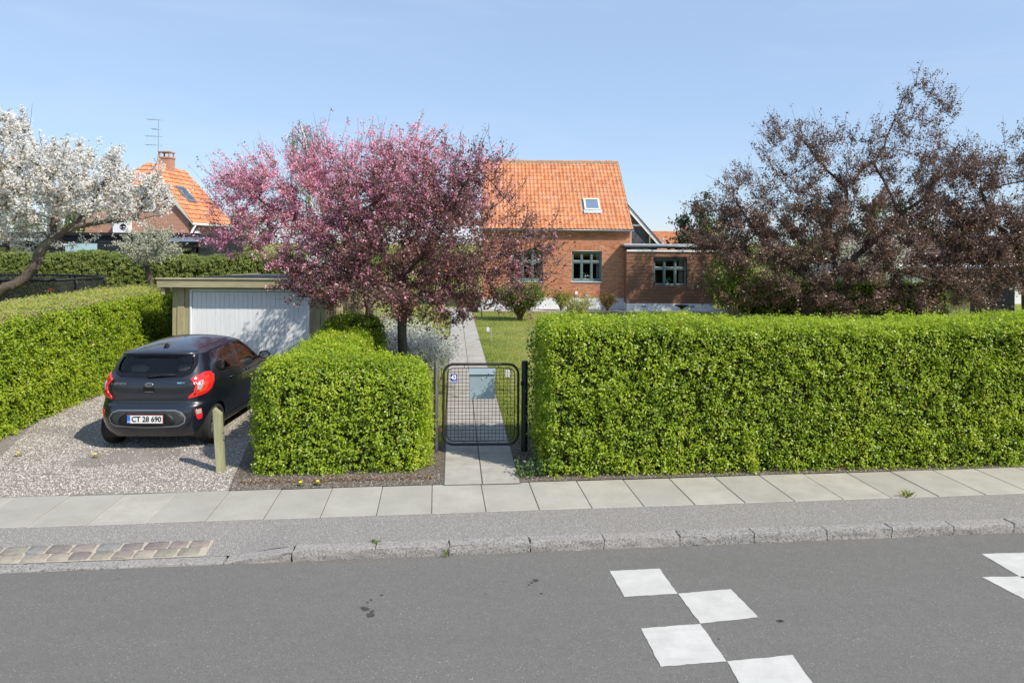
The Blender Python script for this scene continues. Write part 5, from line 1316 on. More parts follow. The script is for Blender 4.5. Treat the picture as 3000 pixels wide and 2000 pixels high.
# small silvery-white tree
S22 = lambda px, py, Y=21.0: tuple(at(px, py, Y))
tree('silver_tree', 'small round silvery-white tree with leaning trunk behind the boundary hedge', 'tree',
     [[S22(452, 1000), S22(448, 880), S22(440, 820), S22(428, 775), S22(432, 745)]], [(*S22(436, 722), 0.85, 0.8, 0.55, 1.0)], 260, 0.10, 0.085, 0.005,
     [('leaves', LEAF['silver'], 7500, (0.035, 0.075), 0.06, None, None, 1)], M['bark'], shoots=(260, 0.15, 0.45, 0.1, None), thick=0.03)

def bush(name, label, cat, loc, rx, ry, rz, n, mat, size, stems=14, squash=0.6, droop=False, flower=None, group=None, axis_out=False, tint=None):
    """shrub: arching stems from the base and leaves round them; flowers optional"""
    t = empty(name, loc, 0, label, cat, group); st_ = MB(); C = []; Ax = []
    for k in range(stems):
        a = 6.283 * (k + random.random()) / stems; r = random.uniform(0.35, 1.0) ** 0.7; h = rz * (1.15 - 0.45 * r) * random.uniform(0.85, 1.1)
        e = Vector((math.cos(a)*rx*r, math.sin(a)*ry*r, h * (0.75 if droop else 1)))
        mid = Vector((e.x*0.45, e.y*0.45, h*0.75)); pts = [Vector((e.x*0.05, e.y*0.05, 0)), mid*0.6, mid, e]
        st_.tube(pts, [0.014, 0.011, 0.008, 0.003], 4, False)
        for j in range(int(n / stems)):
            u = random.random() ** 0.7; q = pts[1].lerp(pts[2], min(1, u*2)) if u < 0.5 else pts[2].lerp(pts[3], u*2-1)
            C.append(q + Vector((random.gauss(0, 0.13)*rx, random.gauss(0, 0.13)*ry, random.gauss(0, 0.10)*rz))); Ax.append((pts[3]-pts[1]).normalized())
    C = np.array([c[:] for c in C]); C[:, 2] = np.abs(C[:, 2]) + 0.01
    st_.build('stems', M['twig'], t, True)
    Nn = rng.normal(size=(len(C), 3)) * 0.8 + np.array([0.1, -0.3, 0.5])
    ax_ = np.array([a[:] for a in Ax]) + rng.normal(size=(len(C), 3)) * 0.5 if axis_out else None
    o = link('foliage', quads_mesh('foliage', leaf_quads(C, Nn, rng.uniform(size[0], size[1], len(C)), 0.5, 0.12, ax_), np.clip(rng.normal(0.5, 0.25, len(C)) if tint is None else tint(C), 0, 1)), mat, t); o['kind'] = 'stuff'
    if flower:
        fm, fn, fs, ff = flower; D = []; AX = []
        while len(D) < fn:
            i = random.randrange(len(C)); q = C[i]
            if random.random() < ff(q):
                D.append(q * np.array([1.04, 1.04, 1.03]) + rng.normal(size=3) * 0.02); AX.append(np.array(Ax[i][:]))
        D = np.array(D); o = link('flowers', quads_mesh('flowers', leaf_quads(D, rng.normal(size=(len(D), 3)) + np.array([0.2, -0.4, 0.6]), rng.uniform(fs[0], fs[1], len(D)), 0.5, 0.1, np.array(AX) + rng.normal(size=(len(D), 3))*0.3), np.clip(rng.normal(0.6, 0.12, len(D)), 0, 0.85)), fm, t); o['kind'] = 'stuff'
    return t
# white bridal-wreath spirea under the crab apple
bush('spirea_shrub', 'white-flowering arching spirea shrub left of the garden path', 'shrub', (-2.05, 14.3, zg(14.4)), 1.0, 1.1, 1.25, 8000, LEAF['spirea'], (0.025, 0.05), 40, droop=True,
     flower=(LEAF['white'], 14000, (0.028, 0.055), lambda q: min(1, max(0.06, (q[2]-0.35)*1.3 + max(0, q[0])*0.9))), axis_out=True)
bush('spirea_shrub', 'second white spirea shrub farther back beside the path', 'shrub', (-3.0, 17.2, zg(17.2)), 1.15, 1.2, 1.3, 6000, LEAF['spirea'], (0.03, 0.055), 34, droop=True,
     flower=(LEAF['white'], 6000, (0.03, 0.055), lambda q: min(1, max(0.05, (q[2]-0.3)*1.2 + max(0, q[0])*0.4))), axis_out=True)
# shrubs by the house
bush('yew_bush', 'dark green spreading yew bush in front of the house', 'shrub', (0.35, 28.0, zg(28)), 1.25, 0.9, 1.55, 9000, LEAF['yew'], (0.06, 0.13), 34, axis_out=True)
bush('green_shrub', 'round olive green shrub against the house plinth', 'shrub', (2.35, 32.3, zg(32)), 0.55, 0.4, 0.95, 1900, LEAF['spirea'], (0.04, 0.08), 16)
bush('tan_shrub', 'small tan spiky shrub beside the downpipe', 'shrub', (4.55, 32.4, zg(32)), 0.55, 0.35, 0.75, 1500, LEAF['tan'], (0.05, 0.11), 22, axis_out=True)
bush('yellow_shrub', 'yellow-green upright shrub behind the street hedge', 'shrub', (2.35, 25.0, zg(25)), 0.8, 0.6, 1.35, 2600, LEAF['yellow'], (0.04, 0.08), 22, axis_out=True)
bush('green_shrub', 'fresh green shrub under the copper tree', 'shrub', (8.9, 27.5, zg(27.5)), 1.5, 1.1, 2.5, 5200, LEAF['green'], (0.06, 0.11), 26)
bush('green_shrub', 'low green shrub right of the copper tree trunk', 'shrub', (12.3, 28.5, zg(28.5)), 2.0, 1.2, 2.0, 4200, LEAF['green'], (0.06, 0.11), 26)
bush('white_shrub', 'white-flowering shrub glimpsed behind the copper tree', 'shrub', (18.0, 34.5, -0.2), 2.6, 1.5, 3.4, 5200, LEAF['birch'], (0.07, 0.13), 30, flower=(LEAF['white'], 5200, (0.07, 0.13), lambda q: 0.8))
bush('yellow_shrub', 'yellow-green shrub behind the white cherry blossom', 'shrub', (-22.8, 34.6, -0.2), 1.3, 1.0, 3.9, 3200, LEAF['yellow'], (0.08, 0.15), 20)
bush('green_shrub', 'tall olive shrub behind the fresh green shrub by the extension', 'shrub', (12.0, 37.0, -0.2), 2.6, 1.4, 4.4, 5200, LEAF['birch'], (0.08, 0.15), 26)
bush('green_shrub', 'broad dark green shrub in the far right garden', 'shrub', (15.6, 39.0, -0.2), 2.8, 1.4, 4.0, 5200, LEAF['green'], (0.08, 0.15), 26)
bush('green_shrub', 'dark green shrubbery beyond the back lawn left of the house', 'shrub', (-4.6, 40.0, -0.2), 2.6, 1.4, 3.6, 5000, LEAF['yew'], (0.08, 0.16), 26)
bush('green_shrub', 'olive shrubbery right of the white garden wall', 'shrub', (-8.6, 38.0, -0.2), 2.0, 1.2, 3.4, 4200, LEAF['spirea'], (0.08, 0.16), 24)
# hedge behind the copper trees closes the garden on the right
hedge('garden_hedge', 'clipped hedge at the back of the right garden', 'hedge', (10.6, 31.6, -0.22), R(-2), 9.5, 1.0, 1.5, 700, size=(0.06, 0.10), faces=('front', 'top'), tint_shift=-0.05)

# background trees
def far_tree(name, label, x, y, zb, zt, rx, ry, mat, nl, size, seed_limb=0.35, group=None, natt=260, cat='tree', spread=0.28, bark=None):
    H = zt - zb; zc = zb + H * 0.60
    tree(name, label, cat, [[(x, y, zb), (x+0.1, y, zb + H*seed_limb), (x-0.1, y, zb + H*0.62)]], [(x, y, zc, rx, ry, H*0.42, 1.0), (x + rx*0.3, y, zc - H*0.12, rx*0.8, ry*0.8, H*0.3, 0.6)],
         natt, H * 0.075, H * 0.022, 0.014, [('leaves', mat, nl, size, spread, None, None, 1)], bark or M['bark'], shoots=(140, 0.4, 1.1, 0.4, None), thick=0.09, group=group)
far_tree('dark_conifer', 'dark drooping conifer behind the extension roof', 12.9, 46, -0.2, 6.0, 2.0, 1.8, LEAF['conifer'], 9000, (0.12, 0.26), natt=220)
far_tree('dark_conifer', 'second dark conifer standing behind the copper tree', 22.0, 48, -0.2, 6.0, 3.6, 2.4, LEAF['conifer'], 7000, (0.12, 0.26), natt=200)
far_tree('green_tree', 'light green tree behind the copper tree crown', 27.5, 50, -0.2, 6.4, 3.2, 2.4, LEAF['birch'], 7000, (0.12, 0.24), natt=200)
far_tree('green_tree', 'olive green tree right of the tiled neighbour house', -20.6, 52, -0.2, 5.6, 2.2, 1.8, LEAF['birch'], 4500, (0.12, 0.22), natt=140)
far_tree('green_tree', 'dark olive tree behind the crab apple centre', -11.5, 50, -0.2, 6.0, 4.2, 2.0, LEAF['yew'], 7000, (0.14, 0.26), natt=200)
far_tree('green_tree', 'dark tree behind the black-clad house at far left', -30.0, 46, -0.2, 5.5, 3.8, 2.0, LEAF['yew'], 6000, (0.14, 0.26), natt=180)
# weeping birch behind the crab apple: hanging strands of small leaves
wb_ = empty('weeping_birch', (-17.8, 60, -0.2), 0, 'tall pale green weeping birch rising behind the crab apple tree', 'tree')
MB().tube([(0, 0, 0), (0.15, 0, 5), (0.0, 0, 9), (-0.4, 0, 12.2), (-0.9, 0, 13.6)], [0.28, 0.2, 0.12, 0.06, 0.02], 8, False).build('trunk', M['white'], wb_, True)
sb = MB(); C = []
for k in range(95):
    h = random.uniform(6.5, 13.6); a = random.uniform(0, 6.28); l = random.uniform(0.6, 2.3) * (1.0 if h < 11 else 0.75)
    p0 = Vector((0.0 - max(0, h-9)*0.18, 0, h - 0.5)); p1 = p0 + Vector((math.cos(a)*l*0.7, math.sin(a)*l*0.7, 0.7)); p2 = p0 + Vector((math.cos(a)*l, math.sin(a)*l, 0.4)); dl = random.uniform(1.0, 3.0); p3 = p2 + Vector((math.cos(a)*0.15, math.sin(a)*0.15, -dl))
    sb.tube([p0, p1, p2, p3], [0.03, 0.022, 0.014, 0.006], 3, False)
    for j in range(95):
        u = random.random(); q = p2.lerp(p3, u) if random.random() < 0.8 else p1.lerp(p2, u)
        C.append((q.x + random.gauss(0, 0.09), q.y + random.gauss(0, 0.09), q.z + random.gauss(0, 0.06)))
sb.build('branches', M['bark_light'], wb_, True); C = np.array(C)
o = link('leaves', quads_mesh('leaves', leaf_quads(C, rng.normal(size=(len(C), 3)) * np.array([1, 1, 0.4]), rng.uniform(0.07, 0.14, len(C)), 0.5), np.clip(rng.normal(0.5, 0.25, len(C)), 0, 1)), LEAF['birch'], wb_); o['kind'] = 'stuff'
print('foliage ready')

# ================================================================== THE CAR
n = NT('car_paint'); f = n.noise(700, 2, 0.5, n.coord(False))
c = n.ramp(f, [(0.35, (0.004, 0.005, 0.010)), (0.75, (0.009, 0.012, 0.022))])
dust = n.noise(5, 5, 0.65, n.coord(False))
c = n.mix(n.ramp(dust, [(0.5, 0.0), (0.8, 0.05)]), c, (0.16, 0.15, 0.13))
n.set(c, 0.28, 0.0, 0.5); n.b.inputs['Coat Weight'].default_value = 1.0; n.b.inputs['Coat Roughness'].default_value = 0.03
M['car'] = n.m
M['car_plastic'] = m_plain('grey_plastic', (0.035, 0.037, 0.04), 0.55, 0, 0.15, 12)
M['car_gloss'] = m_plain('black_gloss', (0.006, 0.006, 0.007), 0.12, 0, 0.1, 10)
M['car_glass'] = m_glass('car_glass', (0.78, 0.84, 0.82), 0.03, 1.28)
M['car_seat'] = m_plain('car_seat', (0.07, 0.07, 0.075), 0.9)
M['tyre'] = m_plain('tyre_rubber', (0.022, 0.021, 0.020), 0.9, 0, 0.35, 25)
M['rim'] = m_plain('alloy', (0.42, 0.43, 0.45), 0.35, 0.8, 0.1, 10)
n = NT('red_lens'); f = n.voro(90, n.coord(False)).outputs['Distance']
n.set(n.ramp(f, [(0.2, (0.55, 0.008, 0.012)), (0.6, (0.75, 0.02, 0.02))]), 0.12, 0, 0.6); n.b.inputs['Coat Weight'].default_value = 1.0; M['red_lens'] = n.m
M['clear_lens'] = m_plain('clear_lens', (0.45, 0.42, 0.40), 0.12, 0.2, 0.15, 30)
M['orange_lens'] = m_plain('bright_red_lens', (0.80, 0.05, 0.02), 0.15, 0, 0.1, 30)
M['chrome'] = m_plain('chrome', (0.7, 0.7, 0.72), 0.12, 1.0, 0.04, 20)
M['plate_white'] = m_plain('plate_white', (0.75, 0.74, 0.73), 0.4, 0, 0.03)
M['plate_red'] = m_plain('plate_red', (0.55, 0.10, 0.08), 0.4, 0, 0.05)
M['plate_blue'] = m_plain('plate_blue', (0.03, 0.16, 0.55), 0.4, 0, 0.05)
M['eco_blue'] = m_plain('badge_blue', (0.12, 0.42, 0.70), 0.3, 0, 0.05)

def interp(tab, z):
    zs, ys = [a for a, _ in tab], [b for _, b in tab]
    if z <= zs[0]: return ys[0]
    if z >= zs[-1]: return ys[-1]
    for i in range(len(zs) - 1):
        if zs[i] <= z <= zs[i+1]:
            t = (z - zs[i]) / (zs[i+1] - zs[i])
            m0 = (ys[i+1]-ys[max(i-1, 0)]) / max(1e-6, zs[i+1]-zs[max(i-1, 0)]); m1 = (ys[min(i+2, len(ys)-1)]-ys[i]) / max(1e-6, zs[min(i+2, len(zs)-1)]-zs[i]); h = zs[i+1]-zs[i]
            return (2*t**3-3*t*t+1)*ys[i] + (t**3-2*t*t+t)*h*m0 + (-2*t**3+3*t*t)*ys[i+1] + (t**3-t*t)*h*m1
Z_TOP = 1.34
T_rear = [(0.20, 0.11), (0.28, 0.055), (0.36, 0.02), (0.48, 0.0), (0.60, 0.012), (0.645, 0.03), (0.68, 0.062), (0.72, 0.072), (0.86, 0.07), (0.98, 0.085), (1.03, 0.105), (1.10, 0.155), (1.22, 0.24), (1.34, 0.325)]
T_front = [(0.20, 3.50), (0.30, 3.57), (0.45, 3.595), (0.60, 3.57), (0.72, 3.51), (0.80, 3.42), (0.86, 3.28), (0.91, 3.05), (0.945, 2.80), (0.965, 2.70), (1.05, 2.55), (1.20, 2.30), (1.34, 2.05)]
T_w = [(0.20, 0.70), (0.27, 0.745), (0.35, 0.768), (0.48, 0.785), (0.62, 0.795), (0.76, 0.7975), (0.90, 0.785), (0.97, 0.765), (1.02, 0.745), (1.12, 0.705), (1.22, 0.665), (1.34, 0.607)]
NARC = 500
def outline(z):
    """half outline (x>=0) at height z from the rear centre to the front centre"""
    yr, yf, w = interp(T_rear, z), interp(T_front, z), interp(T_w, z)
    yc, L = (yr + yf) / 2, (yf - yr) / 2
    t = np.linspace(0, math.pi, 1400); nx = 4.6 if z < 0.95 else 4.2; ny = 9.5 if z < 0.95 else 8.0
    s_, c_ = np.sin(t), np.cos(t)
    x = w * np.abs(s_) ** (2/nx); y = yc - L * np.sign(c_) * np.abs(c_) ** (2/ny)
    d = np.concatenate([[0], np.cumsum(np.hypot(np.diff(x), np.diff(y)))])
    return x, y, d
_oc = {}
def oc(z):
    k = round(z, 4)
    if k not in _oc: _oc[k] = outline(k)
    return _oc[k]
def su(u, z, sg=1, off=0.0):
    """point on the shell: u metres round from the rear centre at height z, pushed out by off"""
    def raw(u, z):
        x, y, d = oc(z); return Vector((sg * np.interp(u, d, x), np.interp(u, d, y), z))
    p = raw(u, z)
    if off:
        a = raw(u + 0.01, z) - raw(max(u - 0.01, -0.0), z); b = raw(u, z + 0.008) - raw(u, z - 0.008)
        nn = a.cross(b) * sg
        if nn.length < 1e-9: nn = Vector((0, -1, 0))
        nn.normalize()
        c = Vector((0, (interp(T_rear, z)+interp(T_front, z))/2, z))
        if nn.dot(p - c) < 0: nn = -nn
        p = p + nn * off
    return p
def u_of_y(y, z):
    x, yy, d = oc(z); m = (yy > yy[0] + 0.12) & (yy < yy[-1] - 0.1); m &= (d > 0.35)
    return float(np.interp(y, yy[m], d[m]))
def sy(y, z, sg=1, off=0.0): return su(u_of_y(y, z), z, sg, off)

car = empty('parked_car', (-5.17, 9.68, 0), R(0.9), 'dark blue-black five-door hatchback parked on the gravel drive', 'car')
def in_poly(x, y, poly):
    c = False; n_ = len(poly); j = n_ - 1
    for i in range(n_):
        if ((poly[i][1] > y) != (poly[j][1] > y)) and (x < (poly[j][0]-poly[i][0]) * (y-poly[i][1]) / (poly[j][1]-poly[i][1]+1e-12) + poly[i][0]): c = not c
        j = i
    return c
W_rear_q = [(0.66, 1.115), (0.74, 1.035), (1.36, 1.005), (1.40, 1.335), (1.16, 1.335), (0.93, 1.275)]
W_front_q = [(1.48, 1.003), (2.20, 0.985), (2.34, 1.01), (2.02, 1.235), (1.82, 1.335), (1.52, 1.337)]
W_back = [(0.0, 1.075), (0.42, 1.085), (0.52, 1.12), (0.545, 1.20), (0.515, 1.315), (0.0, 1.325)]      # (u, z) half
W_screen = [(0.0, 0.99), (0.60, 1.01), (0.52, 1.325), (0.0, 1.33)]                                     # u from the front centre
WHEELS = [(0.525, 0.288), (2.925, 0.288)]; R_ARCH = 0.335
zl = list(np.arange(0.20, Z_TOP + 1e-6, 0.0114))
ring = []
for z in zl:
    x, y, d = oc(float(z)); q = np.linspace(0, d[-1], NARC); ring.append((np.interp(q, d, x), np.interp(q, d, y), q, d[-1]))
verts = []; idx = {}
def zc(x, y):
    yy = [(0.20, 1.375), (0.33, 1.40), (0.7, 1.445), (1.2, 1.480), (1.6, 1.478), (1.9, 1.445), (2.1, 1.39)]
    return interp(yy, y) - 0.05 * (x / 0.6) ** 2
NK = 10
half = []
for i, z in enumerate(zl):
    X, Y, Q, LL = ring[i]; half.append([(X[k], Y[k], z) for k in range(NARC)])
X, Y, Q, LL = ring[-1]; yc_ = (Y[0] + Y[-1]) / 2
for k in range(1, NK + 1):
    f = k / NK; g = 1 - (1 - f) ** 2.6; sc = 1 - f ** 1.5 * 0.97
    row = []
    for j in range(NARC):
        x, y = X[j] * sc, yc_ + (Y[j] - yc_) * sc
        row.append((x, y, Z_TOP + (max(zc(x, y), Z_TOP + 0.005) - Z_TOP) * g))
    half.append(row)
V = []; F = []
rows = len(half); side = []
for sg in (1, -1):
    base = len(V)
    for r in half: V.extend([(sg * a, b, c) for a, b, c in r])
    for i in range(rows - 1):
        zmid = (half[i][0][2] + half[i+1][0][2]) / 2
        for j in range(NARC - 1):
            a = half[i][j]; b = half[i+1][j+1]; ym, xm = (a[1]+b[1])/2, (a[0]+b[0])/2
            if i < len(zl) - 1:
                if xm > 0.45:
                    if any((ym-wy)**2 + (zmid-wz)**2 < R_ARCH**2 for wy, wz in WHEELS): continue
                    if in_poly(ym, zmid, W_rear_q) or in_poly(ym, zmid, W_front_q): continue
                u = ring[i][2][j]; uf = ring[i][3] - u
                if u < 0.8 and in_poly(u, zmid, W_back): continue
                if uf < 0.9 and in_poly(uf, zmid, W_screen): continue
            f = (base+i*NARC+j, base+i*NARC+j+1, base+(i+1)*NARC+j+1, base+(i+1)*NARC+j)
            F.append(f if sg > 0 else f[::-1])
me = bpy.data.meshes.new('body'); me.from_pydata(V, [], F)
bm = bmesh.new(); bm.from_mesh(me); bmesh.ops.remove_doubles(bm, verts=bm.verts[:], dist=0.0004); bmesh.ops.recalc_face_normals(bm, faces=bm.faces[:])
bmesh.ops.delete(bm, geom=[v for v in bm.verts if not v.link_faces], context='VERTS'); bm.to_mesh(me); bm.free()
me.polygons.foreach_set('use_smooth', [True] * len(me.polygons)); me.set_sharp_from_angle(angle=R(50))
body = link('body', me, M['car'], car)

def patch(fn, poly, off, rings=7, dens=0.035):
    """star-shaped polygon of (u,z) or (y,z) laid on the shell; returns MB"""
    P = []
    for i in range(len(poly)):
        a, b = poly[i], poly[(i+1) % len(poly)]; m_ = max(1, int(math.hypot(b[0]-a[0], b[1]-a[1]) / dens))
        for k in range(m_): P.append((a[0]+(b[0]-a[0])*k/m_, a[1]+(b[1]-a[1])*k/m_))
    cx, cy = sum(p[0] for p in P)/len(P), sum(p[1] for p in P)/len(P); n_ = len(P); vs = []; fs = []
    for r in range(rings):
        k = 1 - r / rings
        vs += [fn(cx+(p[0]-cx)*k, cy+(p[1]-cy)*k, off) for p in P]
    vs.append(fn(cx, cy, off)); e = len(vs) - 1
    for r in range(rings - 1): fs += [(r*n_+i, r*n_+(i+1) % n_, (r+1)*n_+(i+1) % n_, (r+1)*n_+i) for i in range(n_)]
    fs += [((rings-1)*n_+i, (rings-1)*n_+(i+1) % n_, e) for i in range(n_)]
    # a rim back to the shell gives it thickness
    b0 = len(vs); vs += [fn(p[0], p[1], min(0.0, off - 0.012)) for p in P]; fs += [(i, b0+i, b0+(i+1) % n_, (i+1) % n_) for i in range(n_)]
    return MB().add(vs, fs)
def band(fn, poly, off, w, closed=True, dens=0.03):
    """strip of width 2w along a polygon or line on the shell"""
    P = []; n0 = len(poly) if closed else len(poly) - 1
    for i in range(n0):
        a, b = poly[i], poly[(i+1) % len(poly)]; m_ = max(1, int(math.hypot(b[0]-a[0], b[1]-a[1]) / dens))
        for k in range(m_): P.append((a[0]+(b[0]-a[0])*k/m_, a[1]+(b[1]-a[1])*k/m_))
    if not closed: P.append(poly[-1])
    n_ = len(P); vs = []; fs = []
    for i in range(n_):
        p, q = (P[i-1], P[(i+1) % n_]) if closed else (P[max(i-1, 0)], P[min(i+1, n_-1)])
        dx, dy = q[0]-p[0], q[1]-p[1]; l = math.hypot(dx, dy) or 1; nx, ny = -dy/l*w, dx/l*w
        vs += [fn(P[i][0]+nx, P[i][1]+ny, off), fn(P[i][0]-nx, P[i][1]-ny, off)]
    for i in range(n_ if closed else n_-1): j = (i+1) % n_; fs.append((2*i, 2*i+1, 2*j+1, 2*j))
    return MB().add(vs, fs)
def full(poly): return poly + [(-u, z) for u, z in reversed(poly) if u > 1e-6]
fr_ = lambda u, z, o: su(abs(u), z, 1 if u >= 0 else -1, o)            # rear view: u signed
def frs(uf, z, o):
    x, y, d = oc(z); return su(d[-1] - abs(uf), z, 1 if uf >= 0 else -1, o)
for sg, sd_ in ((1, 'right'), (-1, 'left')):
    fs_ = lambda y, z, o, sg=sg: sy(y, z, sg, o)
    for q in (W_rear_q, W_front_q):
        w = patch(fs_, q, -0.004).build('side_window', M['car_glass'], car, True)
        band(fs_, q, 0.003, 0.02).build('window_seal', M['car_gloss'], w, True)
    band(fs_, [(0.70, 1.01), (1.42, 0.975), (2.36, 0.955)], 0.006, 0.008, False).build('belt_trim', M['black'], car, True)
    band(fs_, [(1.42, 0.99), (1.46, 1.337)], 0.0045, 0.05, False).build('door_pillar', M['car_gloss'], car, True)
    band(fs_, [(0.98, 1.30), (0.88, 1.02)], 0.005, 0.012, False).build('quarter_bar', M['car_gloss'], car, True)
    # door gaps
    band(fs_, [(1.43, 0.97), (1.44, 0.60), (1.44, 0.33)], 0.002, 0.004, False).build('door_gap', M['black'], car)
    band(fs_, [(0.72, 1.0), (0.80, 0.80), (0.93, 0.62), (0.98, 0.45), (1.04, 0.33), (1.44, 0.325), (2.42, 0.325), (2.50, 0.60), (2.40, 0.94)], 0.002, 0.004, False).build('door_gap', M['black'], car)
    band(fs_, [(0.55, 0.905), (1.2, 0.862), (2.0, 0.845), (2.8, 0.83)], 0.004, 0.006, False).build('crease', M['car'], car, True)
    band(fs_, [(0.92, 0.275), (1.8, 0.262), (2.5, 0.275)], 0.006, 0.045, False).build('sill', M['car_plastic'], car, True)
    for y in (1.03, 1.72):
        h = patch(fs_, [(y-0.06, 0.865), (y, 0.85), (y+0.07, 0.862), (y+0.07, 0.89), (y, 0.905), (y-0.06, 0.895)], 0.001).build('handle_recess', M['car_gloss'], car, True)
        a, b, c = fs_(y-0.07, 0.884, 0.008), fs_(y, 0.888, 0.032), fs_(y+0.08, 0.884, 0.010)
        MB().tube([a, b, c], [0.010, 0.013, 0.010], 8).build('door_handle', M['car'], h, True)
    for wy, wz in WHEELS:
        arc = [(wy + R_ARCH*math.cos(a), wz + R_ARCH*math.sin(a)) for a in [math.pi*(-0.08 + 1.16*k/24) for k in range(25)]]
        arc = [(y, max(z, 0.205)) for y, z in arc]
        band(fs_, arc, 0.004, 0.016, False).build('arch_lip', M['car'], car, True)
        lin = MB(); n_ = 20
        pts = [(wy + 0.34*math.cos(a), wz + 0.34*math.sin(a)) for a in [math.pi*(-0.12+1.24*k/n_) for k in range(n_+1)]]
        vs = [(sg*0.70, y, z) for y, z in pts] + [(sg*0.45, y, z) for y, z in pts]
        lin.add(vs, [(k, k+1, n_+2+k, n_+1+k) for k in range(n_)]); lin.add([(sg*0.45, wy, wz)] + [(sg*0.45, y, z) for y, z in pts], [(0, k+1, k+2) for k in range(n_)])
        lin.build('wheel_arch_liner', M['black'], car)
        # wheel
        xw = sg * 0.70
        wh = MB().lathe([(0.205, -0.078), (0.262, -0.088), (0.282, -0.072), (0.2885, -0.05), (0.290, 0.0), (0.2885, 0.05), (0.282, 0.072), (0.262, 0.088), (0.205, 0.078), (0.19, 0.0), (0.205, -0.078)], 44, (xw, wy, wz), 'x').build('wheel', M['tyre'], car, True)
        tr = MB()
        for k in range(52):
            a = 2*math.pi*k/52
            for s0, s1, dk in ((-0.068, -0.012, -0.05), (0.012, 0.068, 0.05)):
                vs = []
                for (xx, aa) in ((s0, a + (dk if s0 < 0 else 0)), (s1, a + (0 if s0 < 0 else dk)), (s1, a + 0.075 + (0 if s0 < 0 else dk)), (s0, a + 0.075 + (dk if s0 < 0 else 0))):
                    rr = 0.2935 - abs(xx)*0.07; vs.append((xw+xx, wy+rr*math.cos(aa), wz+rr*math.sin(aa)))
                tr.quad(*vs)
        o_ = tr.build('tread', M['tyre'], wh); o_['kind'] = 'stuff'
        rim = MB().lathe([(0.0, 0.03), (0.055, 0.035), (0.06, 0.02), (0.06, -0.01)], 20, (xw + (0.02 if sg > 0 else -0.05), wy, wz), 'x')
        rim.lathe([(0.188, -0.04), (0.205, 0.06 if sg > 0 else -0.06), (0.212, 0.07 if sg > 0 else -0.07), (0.20, 0.03)], 36, (xw, wy, wz), 'x')
        for k in range(8):
            a = 2*math.pi*k/8; d = 0.10
            q = [(0.05, a-0.35), (0.195, a-d), (0.195, a+d), (0.05, a+0.35)]
            rim.prism([(xw+sg*0.03, wy+r*math.cos(b), wz+r*math.sin(b)) for r, b in q], (sg*0.022, 0, 0))
        rim.build('rim', M['rim'], wh)
        MB().lathe([(0.0, 0), (0.15, 0), (0.15, 0.02), (0.0, 0.02)], 24, (xw+sg*0.0, wy, wz), 'x').build('brake_disc', M['car_plastic'], wh)
    # mirror
    mr = MB(); bmv = []
    b = sy(2.20, 0.985, sg, 0.0)
    mm = bmesh.new(); bmesh.ops.create_icosphere(mm, subdivisions=3, radius=1)
    for v in mm.verts:
        x, y, z = v.co; sx = abs(x)**0.7*math.copysign(1, x); szz = abs(z)**0.75*math.copysign(1, z)
        v.co = Vector((b.x + sg*(0.145 + 0.095*sx), b.y + 0.01 + 0.05*y*(1.2 if y > 0 else 0.35), 1.035 + 0.07*szz))
    me = bpy.data.meshes.new('mirror'); mm.to_mesh(me); mm.free(); me.polygons.foreach_set('use_smooth', [True]*len(me.polygons))
    mo = link('mirror', me, M['car_gloss'], car)
    MB().tube([b + Vector((-sg*0.02, 0.01, 0.01)), b + Vector((sg*0.08, 0.01, 0.03))], 0.022, 8).build('mirror_arm', M['black'], mo)
    gl = [(b.x + sg*(0.145 + 0.08*math.cos(a)*(1 if abs(math.cos(a)) < 0.8 else 0.95)), b.y - 0.0085, 1.035 + 0.055*math.sin(a)) for a in [2*math.pi*k/20 for k in range(20)]]
    MB().poly(gl).build('mirror_glass', M['chrome'], mo)
    # tail lamp wrapping the corner, coordinates (u round the shell, z)
    fu = lambda u, z, o, sg=sg: su(u, z, sg, o)
    TL = [(0.555, 1.015), (0.64, 1.055), (0.74, 1.085), (0.86, 1.075), (0.97, 1.02), (0.965, 0.93), (0.90, 0.84), (0.80, 0.795), (0.53, 0.735), (0.55, 0.78), (0.615, 0.835), (0.63, 0.92)]
    tl = patch(fu, TL, 0.016, 8, 0.025).build('tail_lamp', M['red_lens'], car, True)
    patch(fu, [(0.665, 0.975), (0.74, 0.985), (0.735, 0.90), (0.70, 0.845), (0.655, 0.86)], 0.0195, 4, 0.02).build('clear_lens', M['clear_lens'], tl, True)
    patch(fu, [(0.76, 1.03), (0.83, 1.035), (0.835, 0.93), (0.79, 0.83), (0.62, 0.79), (0.60, 0.80), (0.735, 0.845), (0.775, 0.93)], 0.0188, 4, 0.02).build('light_guide', M['orange_lens'], tl, True)
    RL_ = [(0.655, 0.585), (0.745, 0.595), (0.775, 0.50), (0.765, 0.44), (0.705, 0.43), (0.68, 0.48)]
    rl_ = patch(fu, RL_, 0.006, 5, 0.025).build('bumper_lamp', M['red_lens'], car, True)
    if sg > 0: patch(fu, [(0.665, 0.58), (0.74, 0.588), (0.757, 0.525), (0.68, 0.515)], 0.009, 4, 0.02).build('reversing_lens', M['clear_lens'], rl_, True)
# glass front and back
bw_ = patch(fr_, full(W_back), -0.002, 8).build('rear_window', M['car_glass'], car, True)
band(fr_, full([(0.0, 1.062), (0.44, 1.070), (0.54, 1.11), (0.575, 1.20), (0.545, 1.326), (0.0, 1.336)]), 0.004, 0.028).build('window_border', M['car_gloss'], bw_, True)
ws_ = patch(frs, full(W_screen), -0.002, 8).build('windscreen', M['car_glass'], car, True)
band(frs, full(W_screen), 0.003, 0.022).build('window_seal', M['car_gloss'], ws_, True)
